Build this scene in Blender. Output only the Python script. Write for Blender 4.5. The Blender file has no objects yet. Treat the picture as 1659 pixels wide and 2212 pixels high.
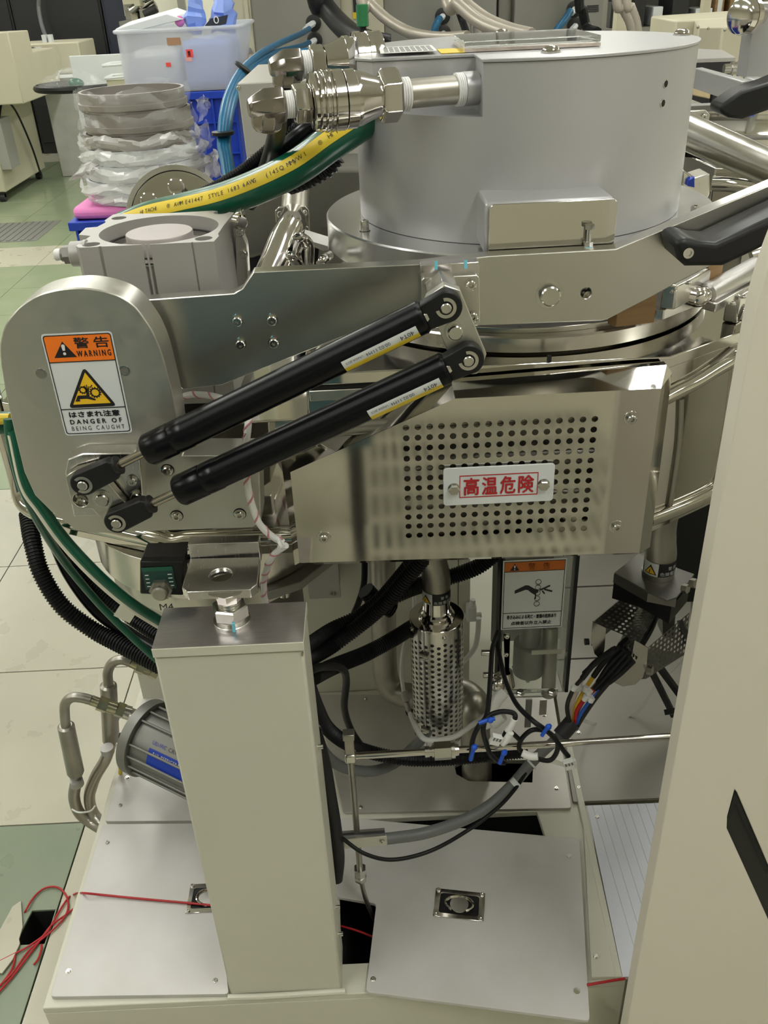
import bpy, bmesh, math, random
from mathutils import Vector as V, Matrix, Quaternion
from mathutils.geometry import delaunay_2d_cdt
Vector2 = V
from math import sin, cos, pi, radians, atan2, sqrt
random.seed(7)
scene = bpy.context.scene
col = scene.collection
# ---------------------------------------------------------------- camera
IW, IH, FPX = 1659.0, 2212.0, 1923.7
PITCH, ROLL = 0.54366, 0.0479
CAM = V((0, 0, 1.2))
_cp, _sp, _c, _s = cos(PITCH), sin(PITCH), cos(ROLL), sin(ROLL)
FW = V((0, _cp, -_sp)); _up = V((0, _sp, _cp)); _rt = V((1, 0, 0))
RT = _c*_rt - _s*_up; UP = _s*_rt + _c*_up
cd = bpy.data.cameras.new('camera'); cam = bpy.data.objects.new('camera', cd); col.objects.link(cam)
cd.sensor_fit = 'VERTICAL'; cd.sensor_height = 24.0; cd.lens = 24.0*FPX/IH
cd.clip_start = 0.02; cd.clip_end = 100
m3 = Matrix((RT, UP, -FW)).transposed()
cam.matrix_world = Matrix.Translation(CAM) @ m3.to_4x4()
scene.camera = cam
# ---------------------------------------------------------------- world, lights, exposure
w = bpy.data.worlds.new('world'); scene.world = w; w.use_nodes = True
w.node_tree.nodes['Background'].inputs[0].default_value = (0.9, 0.92, 0.85, 1)
w.node_tree.nodes['Background'].inputs[1].default_value = 0.15
scene.view_settings.view_transform = 'Standard'; scene.view_settings.look = 'None'
scene.view_settings.gamma = 1.0; scene.view_settings.use_curve_mapping = False
scene.view_settings.exposure = 0.5
LAMP = 13.0          # emission of the ceiling fluorescents
CEIL = 2.45; FLOOR = -0.15
# ---------------------------------------------------------------- helpers
def ray(px, py): return FW + ((px-IW/2)/FPX)*RT - ((py-IH/2)/FPX)*UP
def at(px, py, Y): d = ray(px, py); return CAM + d*(Y/d.y)
def atz(px, py, Z): d = ray(px, py); return CAM + d*((Z-1.2)/d.z)
def atx(px, py, X): d = ray(px, py); return CAM + d*(X/d.x)
X3, Y3, Z3 = V((1,0,0)), V((0,1,0)), V((0,0,1))

def perp(n):
    n = n.normalized(); a = Z3 if abs(n.z) < .9 else X3
    u = a.cross(n).normalized(); return u, n.cross(u)
class MB:
    def __init__(s): s.v = []; s.f = []
    def add(s, vs, fs):
        o = len(s.v); s.v += [V(p) for p in vs]; s.f += [tuple(i+o for i in f) for f in fs]; return s
    def prism(s, poly, vec):
        n = len(poly); vec = V(vec)
        a = [V(p) for p in poly]
        nrm = V((0,0,0))
        for i in range(n): nrm += a[i].cross(a[(i+1)%n])
        if nrm.dot(vec) > 0: a.reverse()
        b = [p+vec for p in a]
        fs = [tuple(range(n)), tuple(range(2*n-1, n-1, -1))]
        fs += [(i, i+n, (i+1)%n+n, (i+1)%n) for i in range(n)]
        return s.add(a+b, fs)
    def box(s, lo, hi):
        x0,y0,z0 = lo; x1,y1,z1 = hi
        return s.prism([(x0,y0,z0),(x1,y0,z0),(x1,y1,z0),(x0,y1,z0)], (0,0,z1-z0))
    def loft(s, rings, caps=True, closed=True):
        n = len(rings[0]); o = len(s.v)
        for r in rings: s.v += [V(p) for p in r]
        for k in range(len(rings)-1):
            for i in range(n if closed else n-1):
                j = (i+1) % n
                s.f.append((o+k*n+i, o+k*n+j, o+(k+1)*n+j, o+(k+1)*n+i))
        if caps:
            s.f.append(tuple(o+i for i in range(n-1,-1,-1)))
            s.f.append(tuple(o+(len(rings)-1)*n+i for i in range(n)))
        return s
    def lathe(s, o, ax, prof, seg=32, caps=True, a0=0.0):
        o = V(o); ax = V(ax).normalized(); u, v = perp(ax)
        return s.loft([[o+ax*h+(u*cos(a0+2*pi*i/seg)+v*sin(a0+2*pi*i/seg))*r for i in range(seg)] for h, r in prof], caps)
    def cyl(s, a, b, r, seg=24, r2=None):
        a, b = V(a), V(b); return s.lathe(a, b-a, [(0, r), ((b-a).length, r if r2 is None else r2)], seg)
    def tube(s, pts, r, seg=12, caps=True):
        pts = [V(p) for p in pts]; n = len(pts)
        t = [((pts[min(i+1,n-1)]-pts[max(i-1,0)])).normalized() for i in range(n)]
        u = perp(t[0])[0]; rings = []
        for i in range(n):
            u = (u - t[i]*u.dot(t[i])).normalized(); v = t[i].cross(u)
            rr = r[i] if isinstance(r, (list, tuple)) else r
            rings.append([pts[i]+(u*cos(2*pi*k/seg)+v*sin(2*pi*k/seg))*rr for k in range(seg)])
        return s.loft(rings, caps)
    def ball(s, c, r, seg=20, rings=12, sq=(1,1,1)):
        c = V(c); R = []
        for k in range(rings+1):
            a = -pi/2+pi*k/rings; rr = max(cos(a), 1e-3)
            R.append([c+V((cos(2*pi*i/seg)*rr*sq[0], sin(2*pi*i/seg)*rr*sq[1], sin(a)*sq[2]))*r for i in range(seg)])
        return s.loft(R)
def spline(pts, n=8):
    """Catmull-Rom through pts"""
    P = [V(p) for p in pts]; P = [P[0]*2-P[1]] + P + [P[-1]*2-P[-2]]; out = []
    for i in range(1, len(P)-2):
        for k in range(n):
            t = k/n; a, b, c, d = P[i-1:i+3]
            out.append(.5*((2*b)+(c-a)*t+(2*a-5*b+4*c-d)*t*t+(3*b-3*c+d-a)*t**3))
    out.append(P[-2]); return out
def resample(pts, step):
    out = [pts[0].copy()]; acc = 0
    for a, b in zip(pts, pts[1:]):
        L = (b-a).length; d = step-acc
        while d <= L:
            out.append(a+(b-a)*(d/L)); d += step
        acc = (acc+L) % step
    return out
def corrugated(pts, r, pitch=.004, seg=12, depth=.14):
    q = resample(spline(pts, 14), pitch/4); rr = [r*(1 if (i % 4) in (0, 1) else 1-depth) for i in range(len(q))]
    return MB().tube(q, rr, seg)
def rounded(poly, r, seg=5):
    """round the corners of a list of 3D points (planar polygon)"""
    out = []; n = len(poly); rs = r if isinstance(r, (list, tuple)) else [r]*n
    for i in range(n):
        p = V(poly[i]); a = V(poly[i-1])-p; b = V(poly[(i+1)%n])-p; k = min(rs[i], a.length*.48, b.length*.48)
        if k < 1e-5: out.append(p); continue
        a = a.normalized()*k; b = b.normalized()*k
        for j in range(seg+1):
            t = j/seg; out.append(p+a*(1-t)**2+b*t*t)
    return out
def circle(c, n, r, seg=24, a0=0):
    u, v = perp(V(n)); return [V(c)+(u*cos(a0+2*pi*i/seg)+v*sin(a0+2*pi*i/seg))*r for i in range(seg)]
def holed(outline, holes, vec):
    """thick flat plate with holes: 3D outline, hole loops in its plane; filled by Blender's 2D curve fill"""
    vec = V(vec); n = vec.normalized(); u, v = perp(n); o = V(outline[0]); t = vec.length
    loops = [[((V(p)-o).dot(u), (V(p)-o).dot(v)) for p in l] for l in [outline]+list(holes)]
    pts = []; edges = []
    for l in loops:
        k = len(pts); pts += [Vector2(q) for q in l]; edges += [(k+i, k+(i+1) % len(l)) for i in range(len(l))]
    r = delaunay_2d_cdt(pts, edges, [], 1, 1e-7)
    vs, fs = r[0], r[2]
    def inside(q, l):
        c_ = False; j = len(l)-1
        for i in range(len(l)):
            if (l[i][1] > q[1]) != (l[j][1] > q[1]) and q[0] < (l[j][0]-l[i][0])*(q[1]-l[i][1])/(l[j][1]-l[i][1])+l[i][0]: c_ = not c_
            j = i
        return c_
    keep = []
    for f in fs:
        q = (sum(vs[i][0] for i in f)/len(f), sum(vs[i][1] for i in f)/len(f))
        if inside(q, loops[0]) and not any(inside(q, l) for l in loops[1:]): keep.append(tuple(f))
    mb = MB(); N = len(vs)
    lo = [o+u*p[0]+v*p[1] for p in vs]
    mb.add(lo+[p+vec for p in lo], [tuple(reversed(f)) for f in keep]+[tuple(i+N for i in f) for f in keep])
    cnt = {}
    for f in keep:
        for i in range(len(f)):
            e = (f[i], f[(i+1) % len(f)]); cnt[e] = 1
    mb.f += [(a_, b_, b_+N, a_+N) for a_, b_ in cnt if (b_, a_) not in cnt]
    return mb
ORI = {}
def thing(name, label, cat, loc=(0,0,0), group=None):
    o = bpy.data.objects.new(name, None); col.objects.link(o); o.location = V(loc); ORI[o.name] = V(loc)
    o.empty_display_size = .02
    o['label'] = label; o['category'] = cat
    if group: o['group'] = group
    return o
def tag(o, label, cat, group=None, kind=None):
    if label: o['label'] = label
    if cat: o['category'] = cat
    if group: o['group'] = group
    if kind: o['kind'] = kind
    return o
def mesh_of(name, mb, mat, bevel_angle=35, weld=False):
    me = bpy.data.meshes.new(name)
    me.from_pydata([tuple(p) for p in mb.v], [], mb.f)
    if weld:
        bm = bmesh.new(); bm.from_mesh(me); bmesh.ops.remove_doubles(bm, verts=bm.verts, dist=1e-5)
        bmesh.ops.recalc_face_normals(bm, faces=bm.faces); bm.to_mesh(me); bm.free()
    me.materials.append(mat); me.validate(); me.shade_smooth(); me.set_sharp_from_angle(angle=radians(bevel_angle))
    return me
def obj(name, mb, mat, parent=None, bevel=0, label=None, kind=None, seg=2, ang=35, solid=0, weld=False):
    xs = [p.x for p in mb.v]; ys = [p.y for p in mb.v]; zs = [p.z for p in mb.v]
    c = V(((min(xs)+max(xs))/2, (min(ys)+max(ys))/2, min(zs) if parent is None else (min(zs)+max(zs))/2))
    m2 = MB(); m2.v = [p-c for p in mb.v]; m2.f = mb.f
    o = bpy.data.objects.new(name, mesh_of(name, m2, mat, ang, weld)); col.objects.link(o)
    if parent is not None:
        o.parent = parent; o.location = c - ORI[parent.name]
    else: o.location = c
    ORI[o.name] = c
    if solid:
        md = o.modifiers.new('s', 'SOLIDIFY'); md.thickness = solid; md.offset = 0
    if bevel:
        md = o.modifiers.new('b', 'BEVEL'); md.width = bevel; md.segments = seg; md.limit_method = 'ANGLE'; md.angle_limit = radians(40)
    if label: o['label'] = label
    if kind: o['kind'] = kind
    return o
def inst(name, me, pos, axis, parent, spin=0, label=None, xdir=None):
    """object sharing mesh me (modelled along +Z) placed at pos, its Z along axis"""
    o = bpy.data.objects.new(name, me); col.objects.link(o)
    q = Z3.rotation_difference(V(axis).normalized()) @ Quaternion(Z3, spin)
    o.rotation_mode = 'QUATERNION'; o.rotation_quaternion = q
    pos = V(pos); ORI[o.name] = pos
    if parent is not None: o.parent = parent; o.location = pos-ORI[parent.name]
    else: o.location = pos
    if label: o['label'] = label
    return o
# ---------------------------------------------------------------- materials
def mat(name, c, r=.5, m=0., var=0., vs=8., bump=0., bs=200., brush=None, rv=0., coat=0., tr=0., ior=1.45, alpha=1., em=None, es=0., spec=.5, aniso=0., c2=None, stretch=None):
    M = bpy.data.materials.new(name); M.use_nodes = True; nt = M.node_tree; b = nt.nodes['Principled BSDF']
    if len(c) == 3: c = (*c, 1)
    b.inputs['Base Color'].default_value = c; b.inputs['Roughness'].default_value = r; b.inputs['Metallic'].default_value = m
    b.inputs['Coat Weight'].default_value = coat; b.inputs['Transmission Weight'].default_value = tr; b.inputs['IOR'].default_value = ior
    b.inputs['Alpha'].default_value = alpha; b.inputs['Specular IOR Level'].default_value = spec
    b.inputs['Anisotropic'].default_value = aniso
    if em: b.inputs['Emission Color'].default_value = (*em, 1); b.inputs['Emission Strength'].default_value = es
    L = nt.links.new
    def tex(scale, detail=3, st=None):
        tc = nt.nodes.new('ShaderNodeTexCoord'); mp = nt.nodes.new('ShaderNodeMapping'); n = nt.nodes.new('ShaderNodeTexNoise')
        n.inputs['Scale'].default_value = scale; n.inputs['Detail'].default_value = detail
        L(tc.outputs['Object'], mp.inputs[0]); L(mp.outputs[0], n.inputs['Vector'])
        if st: mp.inputs['Scale'].default_value = st
        return n
    if var:
        n = tex(vs, 5, stretch); rp = nt.nodes.new('ShaderNodeValToRGB'); rp.color_ramp.elements[0].position = .35; rp.color_ramp.elements[1].position = .68
        d = c2 if c2 else tuple(x*(1-var) for x in c[:3])
        rp.color_ramp.elements[0].color = (*d[:3], 1); rp.color_ramp.elements[1].color = c
        L(n.outputs['Fac'], rp.inputs[0]); L(rp.outputs[0], b.inputs['Base Color'])
    if rv:
        n = tex(vs*2.3, 4, brush or stretch); mr = nt.nodes.new('ShaderNodeMapRange')
        mr.inputs['From Min'].default_value = .3; mr.inputs['From Max'].default_value = .7
        mr.inputs['To Min'].default_value = max(0, r-rv); mr.inputs['To Max'].default_value = min(1, r+rv)
        L(n.outputs['Fac'], mr.inputs[0]); L(mr.outputs[0], b.inputs['Roughness'])
    if bump:
        n = tex(bs, 3, brush or stretch); bp = nt.nodes.new('ShaderNodeBump'); bp.inputs['Strength'].default_value = bump; bp.inputs['Distance'].default_value = .001
        L(n.outputs['Fac'], bp.inputs['Height']); L(bp.outputs[0], b.inputs['Normal'])
    return M
M = {}
M['mirror'] = mat('polished_steel', (.62,.60,.55), .07, 1, rv=.02, vs=6)
M['steel'] = mat('satin_steel', (.60,.585,.55), .22, 1, rv=.06, vs=12)
M['chrome'] = mat('chrome', (.62,.59,.56), .10, 1, rv=.02, vs=20)
M['brushed'] = mat('brushed_steel', (.56,.55,.51), .30, 1, rv=.025, vs=14, brush=(1,30,30))
M['machined'] = mat('machined_steel', (.66,.64,.63), .24, 1, rv=.035, vs=20, brush=(30,1,1))
M['anod'] = mat('anodised_aluminium', (.56,.55,.50), .36, .9, rv=.05, vs=30, bump=.03, bs=900)
M['lidpaint'] = mat('silver_paint', (.45,.45,.46), .34, .45)
M['cylalu'] = mat('grey_anodised_extrusion', (.43,.42,.40), .5, .5, bump=.02, bs=1200)
M['dull'] = mat('dull_steel_pipe', (.42,.40,.35), .38, .9, var=.25, vs=18)
M['cream'] = mat('cream_paint', (.60,.59,.49), .42, 0, bump=.02, bs=600, var=.04, vs=5)
M['panel'] = mat('panel_paint', (.74,.70,.60), .38, 0, bump=.02, bs=600, var=.03, vs=3)
M['cap'] = mat('scored_steel', (.56,.53,.53), .34, .9, rv=.05, vs=30, brush=(2,40,40), var=.15, stretch=(2,40,40))
M['alu'] = mat('scuffed_aluminium', (.60,.585,.57), .5, .15, var=.16, vs=9, rv=.04, c2=(.53,.515,.49))
M['black'] = mat('black_plastic', (.010,.010,.011), .42, spec=.35)
M['gas'] = mat('black_enamel', (.004,.004,.005), .25, spec=.22)
M['rubber'] = mat('black_conduit', (.008,.008,.009), .42, spec=.3)
M['blackmat'] = mat('dark_void', (.01,.01,.01), .8)
M['grey'] = mat('grey_cable', (.16,.165,.165), .45)
M['green'] = mat('green_jacket', (.005,.10,.055), .3, coat=.2)
M['yellow'] = mat('yellow_stripe', (.76,.57,.045), .38)
M['white'] = mat('white_plastic', (.75,.75,.73), .4)
M['label'] = mat('white_label', (.66,.69,.70), .4)
M['orange'] = mat('orange_print', (.92,.20,.015), .45)
M['ink'] = mat('black_print', (.012,.01,.012), .5)
M['red'] = mat('red_print', (.42,.015,.02), .5)
M['amber'] = mat('amber_print', (.85,.52,.02), .45)
M['blue'] = mat('blue_plastic', (.012,.05,.42), .4)
M['bluetie'] = mat('blue_tie', (.01,.09,.6), .4)
M['hose'] = mat('blue_hose', (.01,.12,.25), .35)
M['ptfe'] = mat('white_thread_tape', (.8,.8,.8), .55)
M['cyan'] = mat('cyan_marker', (.16,.55,.70), .5)
M['tin'] = mat('grey_cast_metal', (.22,.215,.20), .45, .5)
M['woodp'] = mat('plywood', (.36,.22,.10), .6, var=.3, vs=4, stretch=(1,1,18))
M['clear'] = mat('clear_acrylic', (.93,.95,.92), .03, 0, tr=.95, ior=1.2, spec=.5)
M['film'] = mat('clear_film', (.95,.95,.95), .08, 0, alpha=.12, bump=1., bs=40, spec=1.)
M['redw'] = mat('red_cord', (.42,.015,.02), .45)
# ---------------------------------------------------------------- shared small fixings (modelled along +Z)
def socket_screw(r, h, dome=False):
    """button / cap screw head with a hex socket, washer below"""
    mb = MB()
    mb.lathe((0,0,0), Z3, [(0,r*1.25),(r*.18,r*1.25),(r*.18,r),(h*.8,r),(h,r*.82),(h,r*.5)], 20, caps=False)
    hx = [V((r*.5*cos(a*pi/3), r*.5*sin(a*pi/3), h)) for a in range(6)]
    u = [V((r*.5*cos(2*pi*i/20), r*.5*sin(2*pi*i/20), h)) for i in range(20)]
    mb.lathe((0,0,0), Z3, [(h,r*.5),(h,r*.44)], 20, caps=False)
    mb.lathe((0,0,0), Z3, [(h,r*.44),(h*.45,r*.42)], 6, caps=False)
    mb.add([V((r*.42*cos(a*pi/3), r*.42*sin(a*pi/3), h*.45)) for a in range(6)], [tuple(range(6))])
    return mb
SCREW = mesh_of('socket_screw', socket_screw(.0048, .0045), M['steel'])
SCREWS = mesh_of('socket_screw_small', socket_screw(.003, .0026), M['steel'])
def capscrew():
    mb = socket_screw(.005, .011); return mb
CAPSC = mesh_of('cap_screw', capscrew(), M['steel'])
def dome_nut():
    mb = MB(); mb.lathe((0,0,0), Z3, [(0,.0095),(.0012,.0095),(.0012,.0085),(.0025,.0083)], 24, caps=False)
    mb.lathe((0,0,0), Z3, [(.0025,.0083),(.0045,.0072),(.0058,.005),(.0062,.0028)], 24, caps=False)
    mb.lathe((0,0,0), Z3, [(.0062,.0028),(.0048,.0024)], 6)
    return mb
DOME = mesh_of('dome_screw', dome_nut(), M['chrome'])
def hexbolt(r=.006, h=.005):
    mb = MB(); mb.lathe((0,0,0), Z3, [(0,r*1.05),(.0008,r*1.05)], 24)
    mb.lathe((0,0,.0008), Z3, [(0,r),(h*.85,r),(h,r*.86)], 6); return mb
HEXB = mesh_of('hex_bolt', hexbolt(), M['steel'])
# ---------------------------------------------------------------- flat print
def text(name, s, o, u, v, size, m, parent, align='LEFT', sx=1.0, font=None, sp=1.0, bold=0.0, off=.0006):
    """lettering as a flat mesh: baseline origin o, along u, up v"""
    cu = bpy.data.curves.new('t', 'FONT'); cu.body = s; cu.size = size; cu.align_x = align; cu.space_character = sp; cu.offset = bold
    cu.resolution_u = 2
    ob = bpy.data.objects.new('t', cu); me = bpy.data.meshes.new_from_object(ob)
    u = V(u).normalized(); v = V(v).normalized(); n = u.cross(v)
    mb = MB(); mb.add([V(o)+u*(p.co.x*sx)+v*p.co.y+n*off for p in me.vertices], [tuple(p.vertices) for p in me.polygons])
    bpy.data.objects.remove(ob); bpy.data.curves.remove(cu); bpy.data.meshes.remove(me)
    return obj(name, mb, m, parent) if mb.v else None
class Sheet:
    """2D drawing frame on a surface: (x,y) in 0..1 of a quad given by origin, u-vector, v-vector"""
    def __init__(s, o, u, v): s.o, s.u, s.v = V(o), V(u), V(v); s.n = s.u.cross(s.v).normalized()
    def p(s, x, y, off=0): return s.o+s.u*x+s.v*y+s.n*off
    def poly(s, name, pts, m, parent, off=.0003, t=.0002):
        return obj(name, MB().prism([s.p(x, y, off-t) for x, y in pts], s.n*t), m, parent)
    def holed(s, name, pts, holes, m, parent, off=.0003, t=.0002):
        return obj(name, holed([s.p(x, y, off-t) for x, y in pts], [[s.p(x, y, off-t) for x, y in h] for h in holes], s.n*t), m, parent)
    def text(s, name, body, x, y, h, m, parent, w=None, off=.0006, bold=0., sp=1., fat=0.):
        """text of cap height h (sheet units) fitted to width w (sheet units)"""
        cu = bpy.data.curves.new('t', 'FONT'); cu.body = body; cu.size = 1; cu.space_character = sp; cu.offset = bold; cu.resolution_u = 2
        ob = bpy.data.objects.new('t', cu); me = bpy.data.meshes.new_from_object(ob)
        xs = [p.co.x for p in me.vertices]; ys = [p.co.y for p in me.vertices]
        x0, x1, y0, y1 = min(xs), max(xs), min(ys), max(ys)
        ky = h/(y1-y0); kx = (w/(x1-x0)) if w else ky*s.v.length/s.u.length
        mb = MB()
        for q, (du, dv) in enumerate(((0,0),(-1,0),(1,0),(0,-1),(0,1)) if fat else ((0,0),)):
            du *= fat/s.u.length; dv *= fat/s.v.length
            mb.add([s.p(x+(p.co.x-x0)*kx+du, y+(p.co.y-y0)*ky+dv, off+q*.00002) for p in me.vertices], [tuple(p.vertices) for p in me.polygons])
        bpy.data.objects.remove(ob); bpy.data.curves.remove(cu); bpy.data.meshes.remove(me)
        return obj(name, mb, m, parent)
def rect2(x0, y0, x1, y1, r=0, ar=1.0, seg=4):
    if not r: return [(x0,y0),(x1,y0),(x1,y1),(x0,y1)]
    out = []
    for cx, cy, a in ((x1-r,y0+r*ar,-pi/2),(x1-r,y1-r*ar,0),(x0+r,y1-r*ar,pi/2),(x0+r,y0+r*ar,pi)):
        for k in range(seg+1):
            t = a+pi/2*k/seg; out.append((cx+r*cos(t), cy+r*ar*sin(t)))
    return out
# ================================================================ the room
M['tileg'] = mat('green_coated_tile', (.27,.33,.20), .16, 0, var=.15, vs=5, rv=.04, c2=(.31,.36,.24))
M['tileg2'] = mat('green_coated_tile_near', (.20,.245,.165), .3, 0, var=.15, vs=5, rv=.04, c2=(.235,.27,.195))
M['tilep'] = mat('pale_worn_tile', (.50,.48,.38), .3, 0, var=.1, vs=4, rv=.05, c2=(.46,.44,.35))
M['wallc'] = mat('cream_wall', (.74,.72,.60), .6, 0, var=.05, vs=2)
M['ceil'] = mat('ceiling_white', (.75,.75,.70), .7, 0, var=.04, vs=3)
M['lamp'] = mat('fluorescent_diffuser', (.9,.9,.9), .5, 0, em=(1.0,1.0,.94), es=LAMP)
RX0, RX1, RY0, RY1 = -6.0, 5.0, -3.0, 9.6
P = .4435; TX0, TY0 = -.592-P*7, .7095-P*1; NTX, NTY = 11, 19
TX1, TY1 = TX0+P*NTX, TY0+P*NTY
fl = MB()
fl.box((RX0,RY0,FLOOR-.45),(RX1,RY1,FLOOR-.40))
for lo, hi in (((RX0,RY0),(TX0,RY1)),((TX1,RY0),(RX1,RY1)),((TX0,RY0),(TX1,TY0)),((TX0,TY1),(TX1,RY1))):
    fl.box((lo[0],lo[1],FLOOR-.40),(hi[0],hi[1],FLOOR))
floor = obj('floor', fl, M['tilep'], kind='structure')
ORI['floor'] = floor.location.copy()
g = .0016; tiles = {}
tm = {}
for k in ('tileg','tileg2','tilep'):
    m_ = MB().box((-P/2+g,-P/2+g,-.03),(P/2-g,P/2-g,0)); tm[k] = mesh_of('floor_tile', m_, M[k])
HX0, HX1, HY0, HY1 = atz(45,2000,FLOOR).x, atz(112,1990,FLOOR).x, atz(75,2040,FLOOR).y, atz(85,1966,FLOOR).y      # the open hole in one tile
for i in range(NTX):
    for j in range(NTY):
        cx, cy = TX0+P*(i+.5), TY0+P*(j+.5)
        pale = (2 <= j <= 4 and i <= 7) or (i == 6 and j > 4 and j < 8) or (j == 11 and i < 7)
        if (i == 7 and j == 1) or j == 0 or i > 7: pale = True
        if i == 6 and j == 1:
            b = [(TX0+P*6+g,TY0+P+g),(TX0+P*7-g,TY0+P+g),(TX0+P*7-g,TY0+2*P-g),(TX0+P*6+g,TY0+2*P-g)]
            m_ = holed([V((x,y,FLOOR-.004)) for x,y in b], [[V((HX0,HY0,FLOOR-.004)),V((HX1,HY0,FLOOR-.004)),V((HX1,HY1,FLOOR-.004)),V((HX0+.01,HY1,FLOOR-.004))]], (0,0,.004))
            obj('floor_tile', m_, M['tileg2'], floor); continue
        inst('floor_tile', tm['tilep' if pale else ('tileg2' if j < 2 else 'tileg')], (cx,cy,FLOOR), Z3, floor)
hole_shade = MB()
hole_shade.box((HX0-.02,HY0-.02,FLOOR-.10),(HX1+.02,HY1+.02,FLOOR-.098))
for lo, hi in (((HX0-.021,HY0-.02),(HX0-.0005,HY1+.02)),((HX1+.0005,HY0-.02),(HX1+.021,HY1+.02)),((HX0,HY0-.021),(HX1,HY0-.0005)),((HX0,HY1+.0005),(HX1,HY1+.021))):
    hole_shade.box((lo[0],lo[1],FLOOR-.098),(hi[0],hi[1],FLOOR-.0045))
obj('opening_shade', hole_shade, M['blackmat'], floor)  # black box added under the hole so its inside reads as deep shade
# grating tile by the bench
gx, gy = -2.75, 5.75
m_ = MB()
for k in range(14):
    m_.box((gx+k*.045,gy,FLOOR+.001),(gx+k*.045+.02,gy+.5,FLOOR+.006))
m_.box((gx-.02,gy-.02,FLOOR+.0005),(gx+.65,gy+.52,FLOOR+.002))
o = obj('floor_grating', m_, mat('grating_grey', (.24,.24,.22), .5, .3), floor, kind='stuff')
for nm, lo, hi in (('wall_left',(RX0-.1,RY0,FLOOR-.4),(RX0,RY1,CEIL)),('wall_right',(RX1,RY0,FLOOR-.4),(RX1+.1,RY1,CEIL)),
                   ('wall_back',(RX0,RY1,FLOOR-.4),(RX1,RY1+.1,CEIL)),('wall_front',(RX0,RY0-.1,FLOOR-.4),(RX1,RY0,CEIL))):
    obj(nm, MB().box(lo, hi), M['wallc'], kind='structure')
obj('ceiling', MB().box((RX0,RY0,CEIL),(RX1,RY1,CEIL+.1)), M['ceil'], kind='structure')
# ceiling fluorescents: rows of troffers
lampmesh = None; n_ = 0
for i, x in enumerate((-3.4,-1.3,.75,2.9)):
    for j, y in enumerate((-.15,1.85,3.9,5.95,8.1)):
        n5 = ('first','second','third','fourth','fifth')
        t = thing('ceiling_light', 'long fluorescent ceiling light, '+n5[i]+' row from the left wall, '+n5[j]+' from the front wall', 'ceiling light', (x,y,CEIL-.03), 'ceiling lights over the hall')
        fr = MB().box((x-.17,y-.64,CEIL-.03),(x+.17,y+.64,CEIL-.001))
        obj('housing', fr, M['white'], t)
        obj('diffuser', MB().box((x-.14,y-.61,CEIL-.036),(x+.14,y+.61,CEIL-.031)), M['lamp'], t)
# cart and grille added behind the camera for steel reflections; cart also shades pit
tc = thing('added_cart', 'dark teal cart on castors added behind the camera for reflections and shade', 'cart', (-.38,-.36,FLOOR))
mt_ = mat('teal_paint', (.045,.10,.12), .5)
cx0_, cx1_, cy0_, cy1_ = -.75, -.02, -.60, -.20
obj('cart_body', MB().box((cx0_,cy0_,.27),(cx1_,cy1_,.90)), mt_, tc, bevel=.01)
for k in range(3): obj('drawer', MB().box((cx0_+.02,cy1_+.001,.29+k*.2),(cx1_-.02,cy1_+.013,.47+k*.2)), mt_, tc, bevel=.004)
for x in (cx0_+.03,cx1_-.06):
    for y in (cy0_+.03,cy1_-.06): obj('cart_leg', MB().box((x,y,FLOOR+.06),(x+.03,y+.03,.2695)).cyl((x,y+.015,FLOOR+.03),(x+.03,y+.015,FLOOR+.03),.03,14), M['black'], tc)
gp_ = thing('added_grille', 'slotted grille added on the floor behind the camera for the cover to reflect', 'floor grille', (.3,-.9,FLOOR))  # added out of view so the mirror cover has slats to reflect
obj('tray', MB().box((-.05,-1.25,FLOOR+.0005),(.75,-.35,FLOOR+.002)), M['blackmat'], gp_)
bars = MB()
for k in range(24): bars.box((-.05+k*.034,-1.25,FLOOR+.002),(-.05+k*.034+.018,-.35,FLOOR+.012))
for k in range(6): bars.box((-.05,-1.25+k*.17,FLOOR+.002),(.75,-1.22+k*.17,FLOOR+.011))
obj('bars', bars, M['tilep'], gp_, kind='stuff')
# ================================================================ base frame, post and floor plates
YB = .708                                     # front plane of the base
BX0, BX1 = -.503, .302
base = thing('machine_plinth', 'low cream painted steel base frame under the whole machine', 'machine base', (0,1.0,FLOOR))
op = [V((-.092,.752,-.012)),V((.252,.752,-.012)),V((.230,1.003,-.012)),V((-.1,1.003,-.012))]
op2 = [atz(a,b,0)+V((0,0,-.012)) for a,b in ((982,1650),(985,1672),(1015,1688),(1150,1690),(1155,1640),(1000,1640))]
obj('top_plate', holed([V((BX0,YB,-.012)),V((BX1,YB,-.012)),V((BX1,1.9,-.012)),V((BX0,1.9,-.012))],[op,op2],(0,0,.012)), M['cream'], base, bevel=.0015)
obj('front_rail', MB().box((BX0,YB,FLOOR),(BX1,YB+.03,-.012)), M['cream'], base, bevel=.0015)
obj('side_rail', MB().box((BX0,YB+.03,FLOOR),(BX0+.03,1.9,-.012)), M['cream'], base)
obj('side_rail', MB().box((BX1-.03,YB+.03,FLOOR),(BX1,1.9,-.012)), M['cream'], base)
obj('pit_liner', MB().box((BX0+.03,YB+.03,FLOOR),(BX1-.03,1.9,FLOOR+.01)), M['blackmat'], base)
obj('pit_wall', MB().box((-.14,1.006,FLOOR+.01),(.26,1.01,-.013)), M['blackmat'], base)
obj('weld_bead', MB().tube([(-.247,YB+.003,.001),(-.2,YB+.001,.002),(-.085,YB+.003,.002)],.004,8), M['cream'], base)
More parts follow.
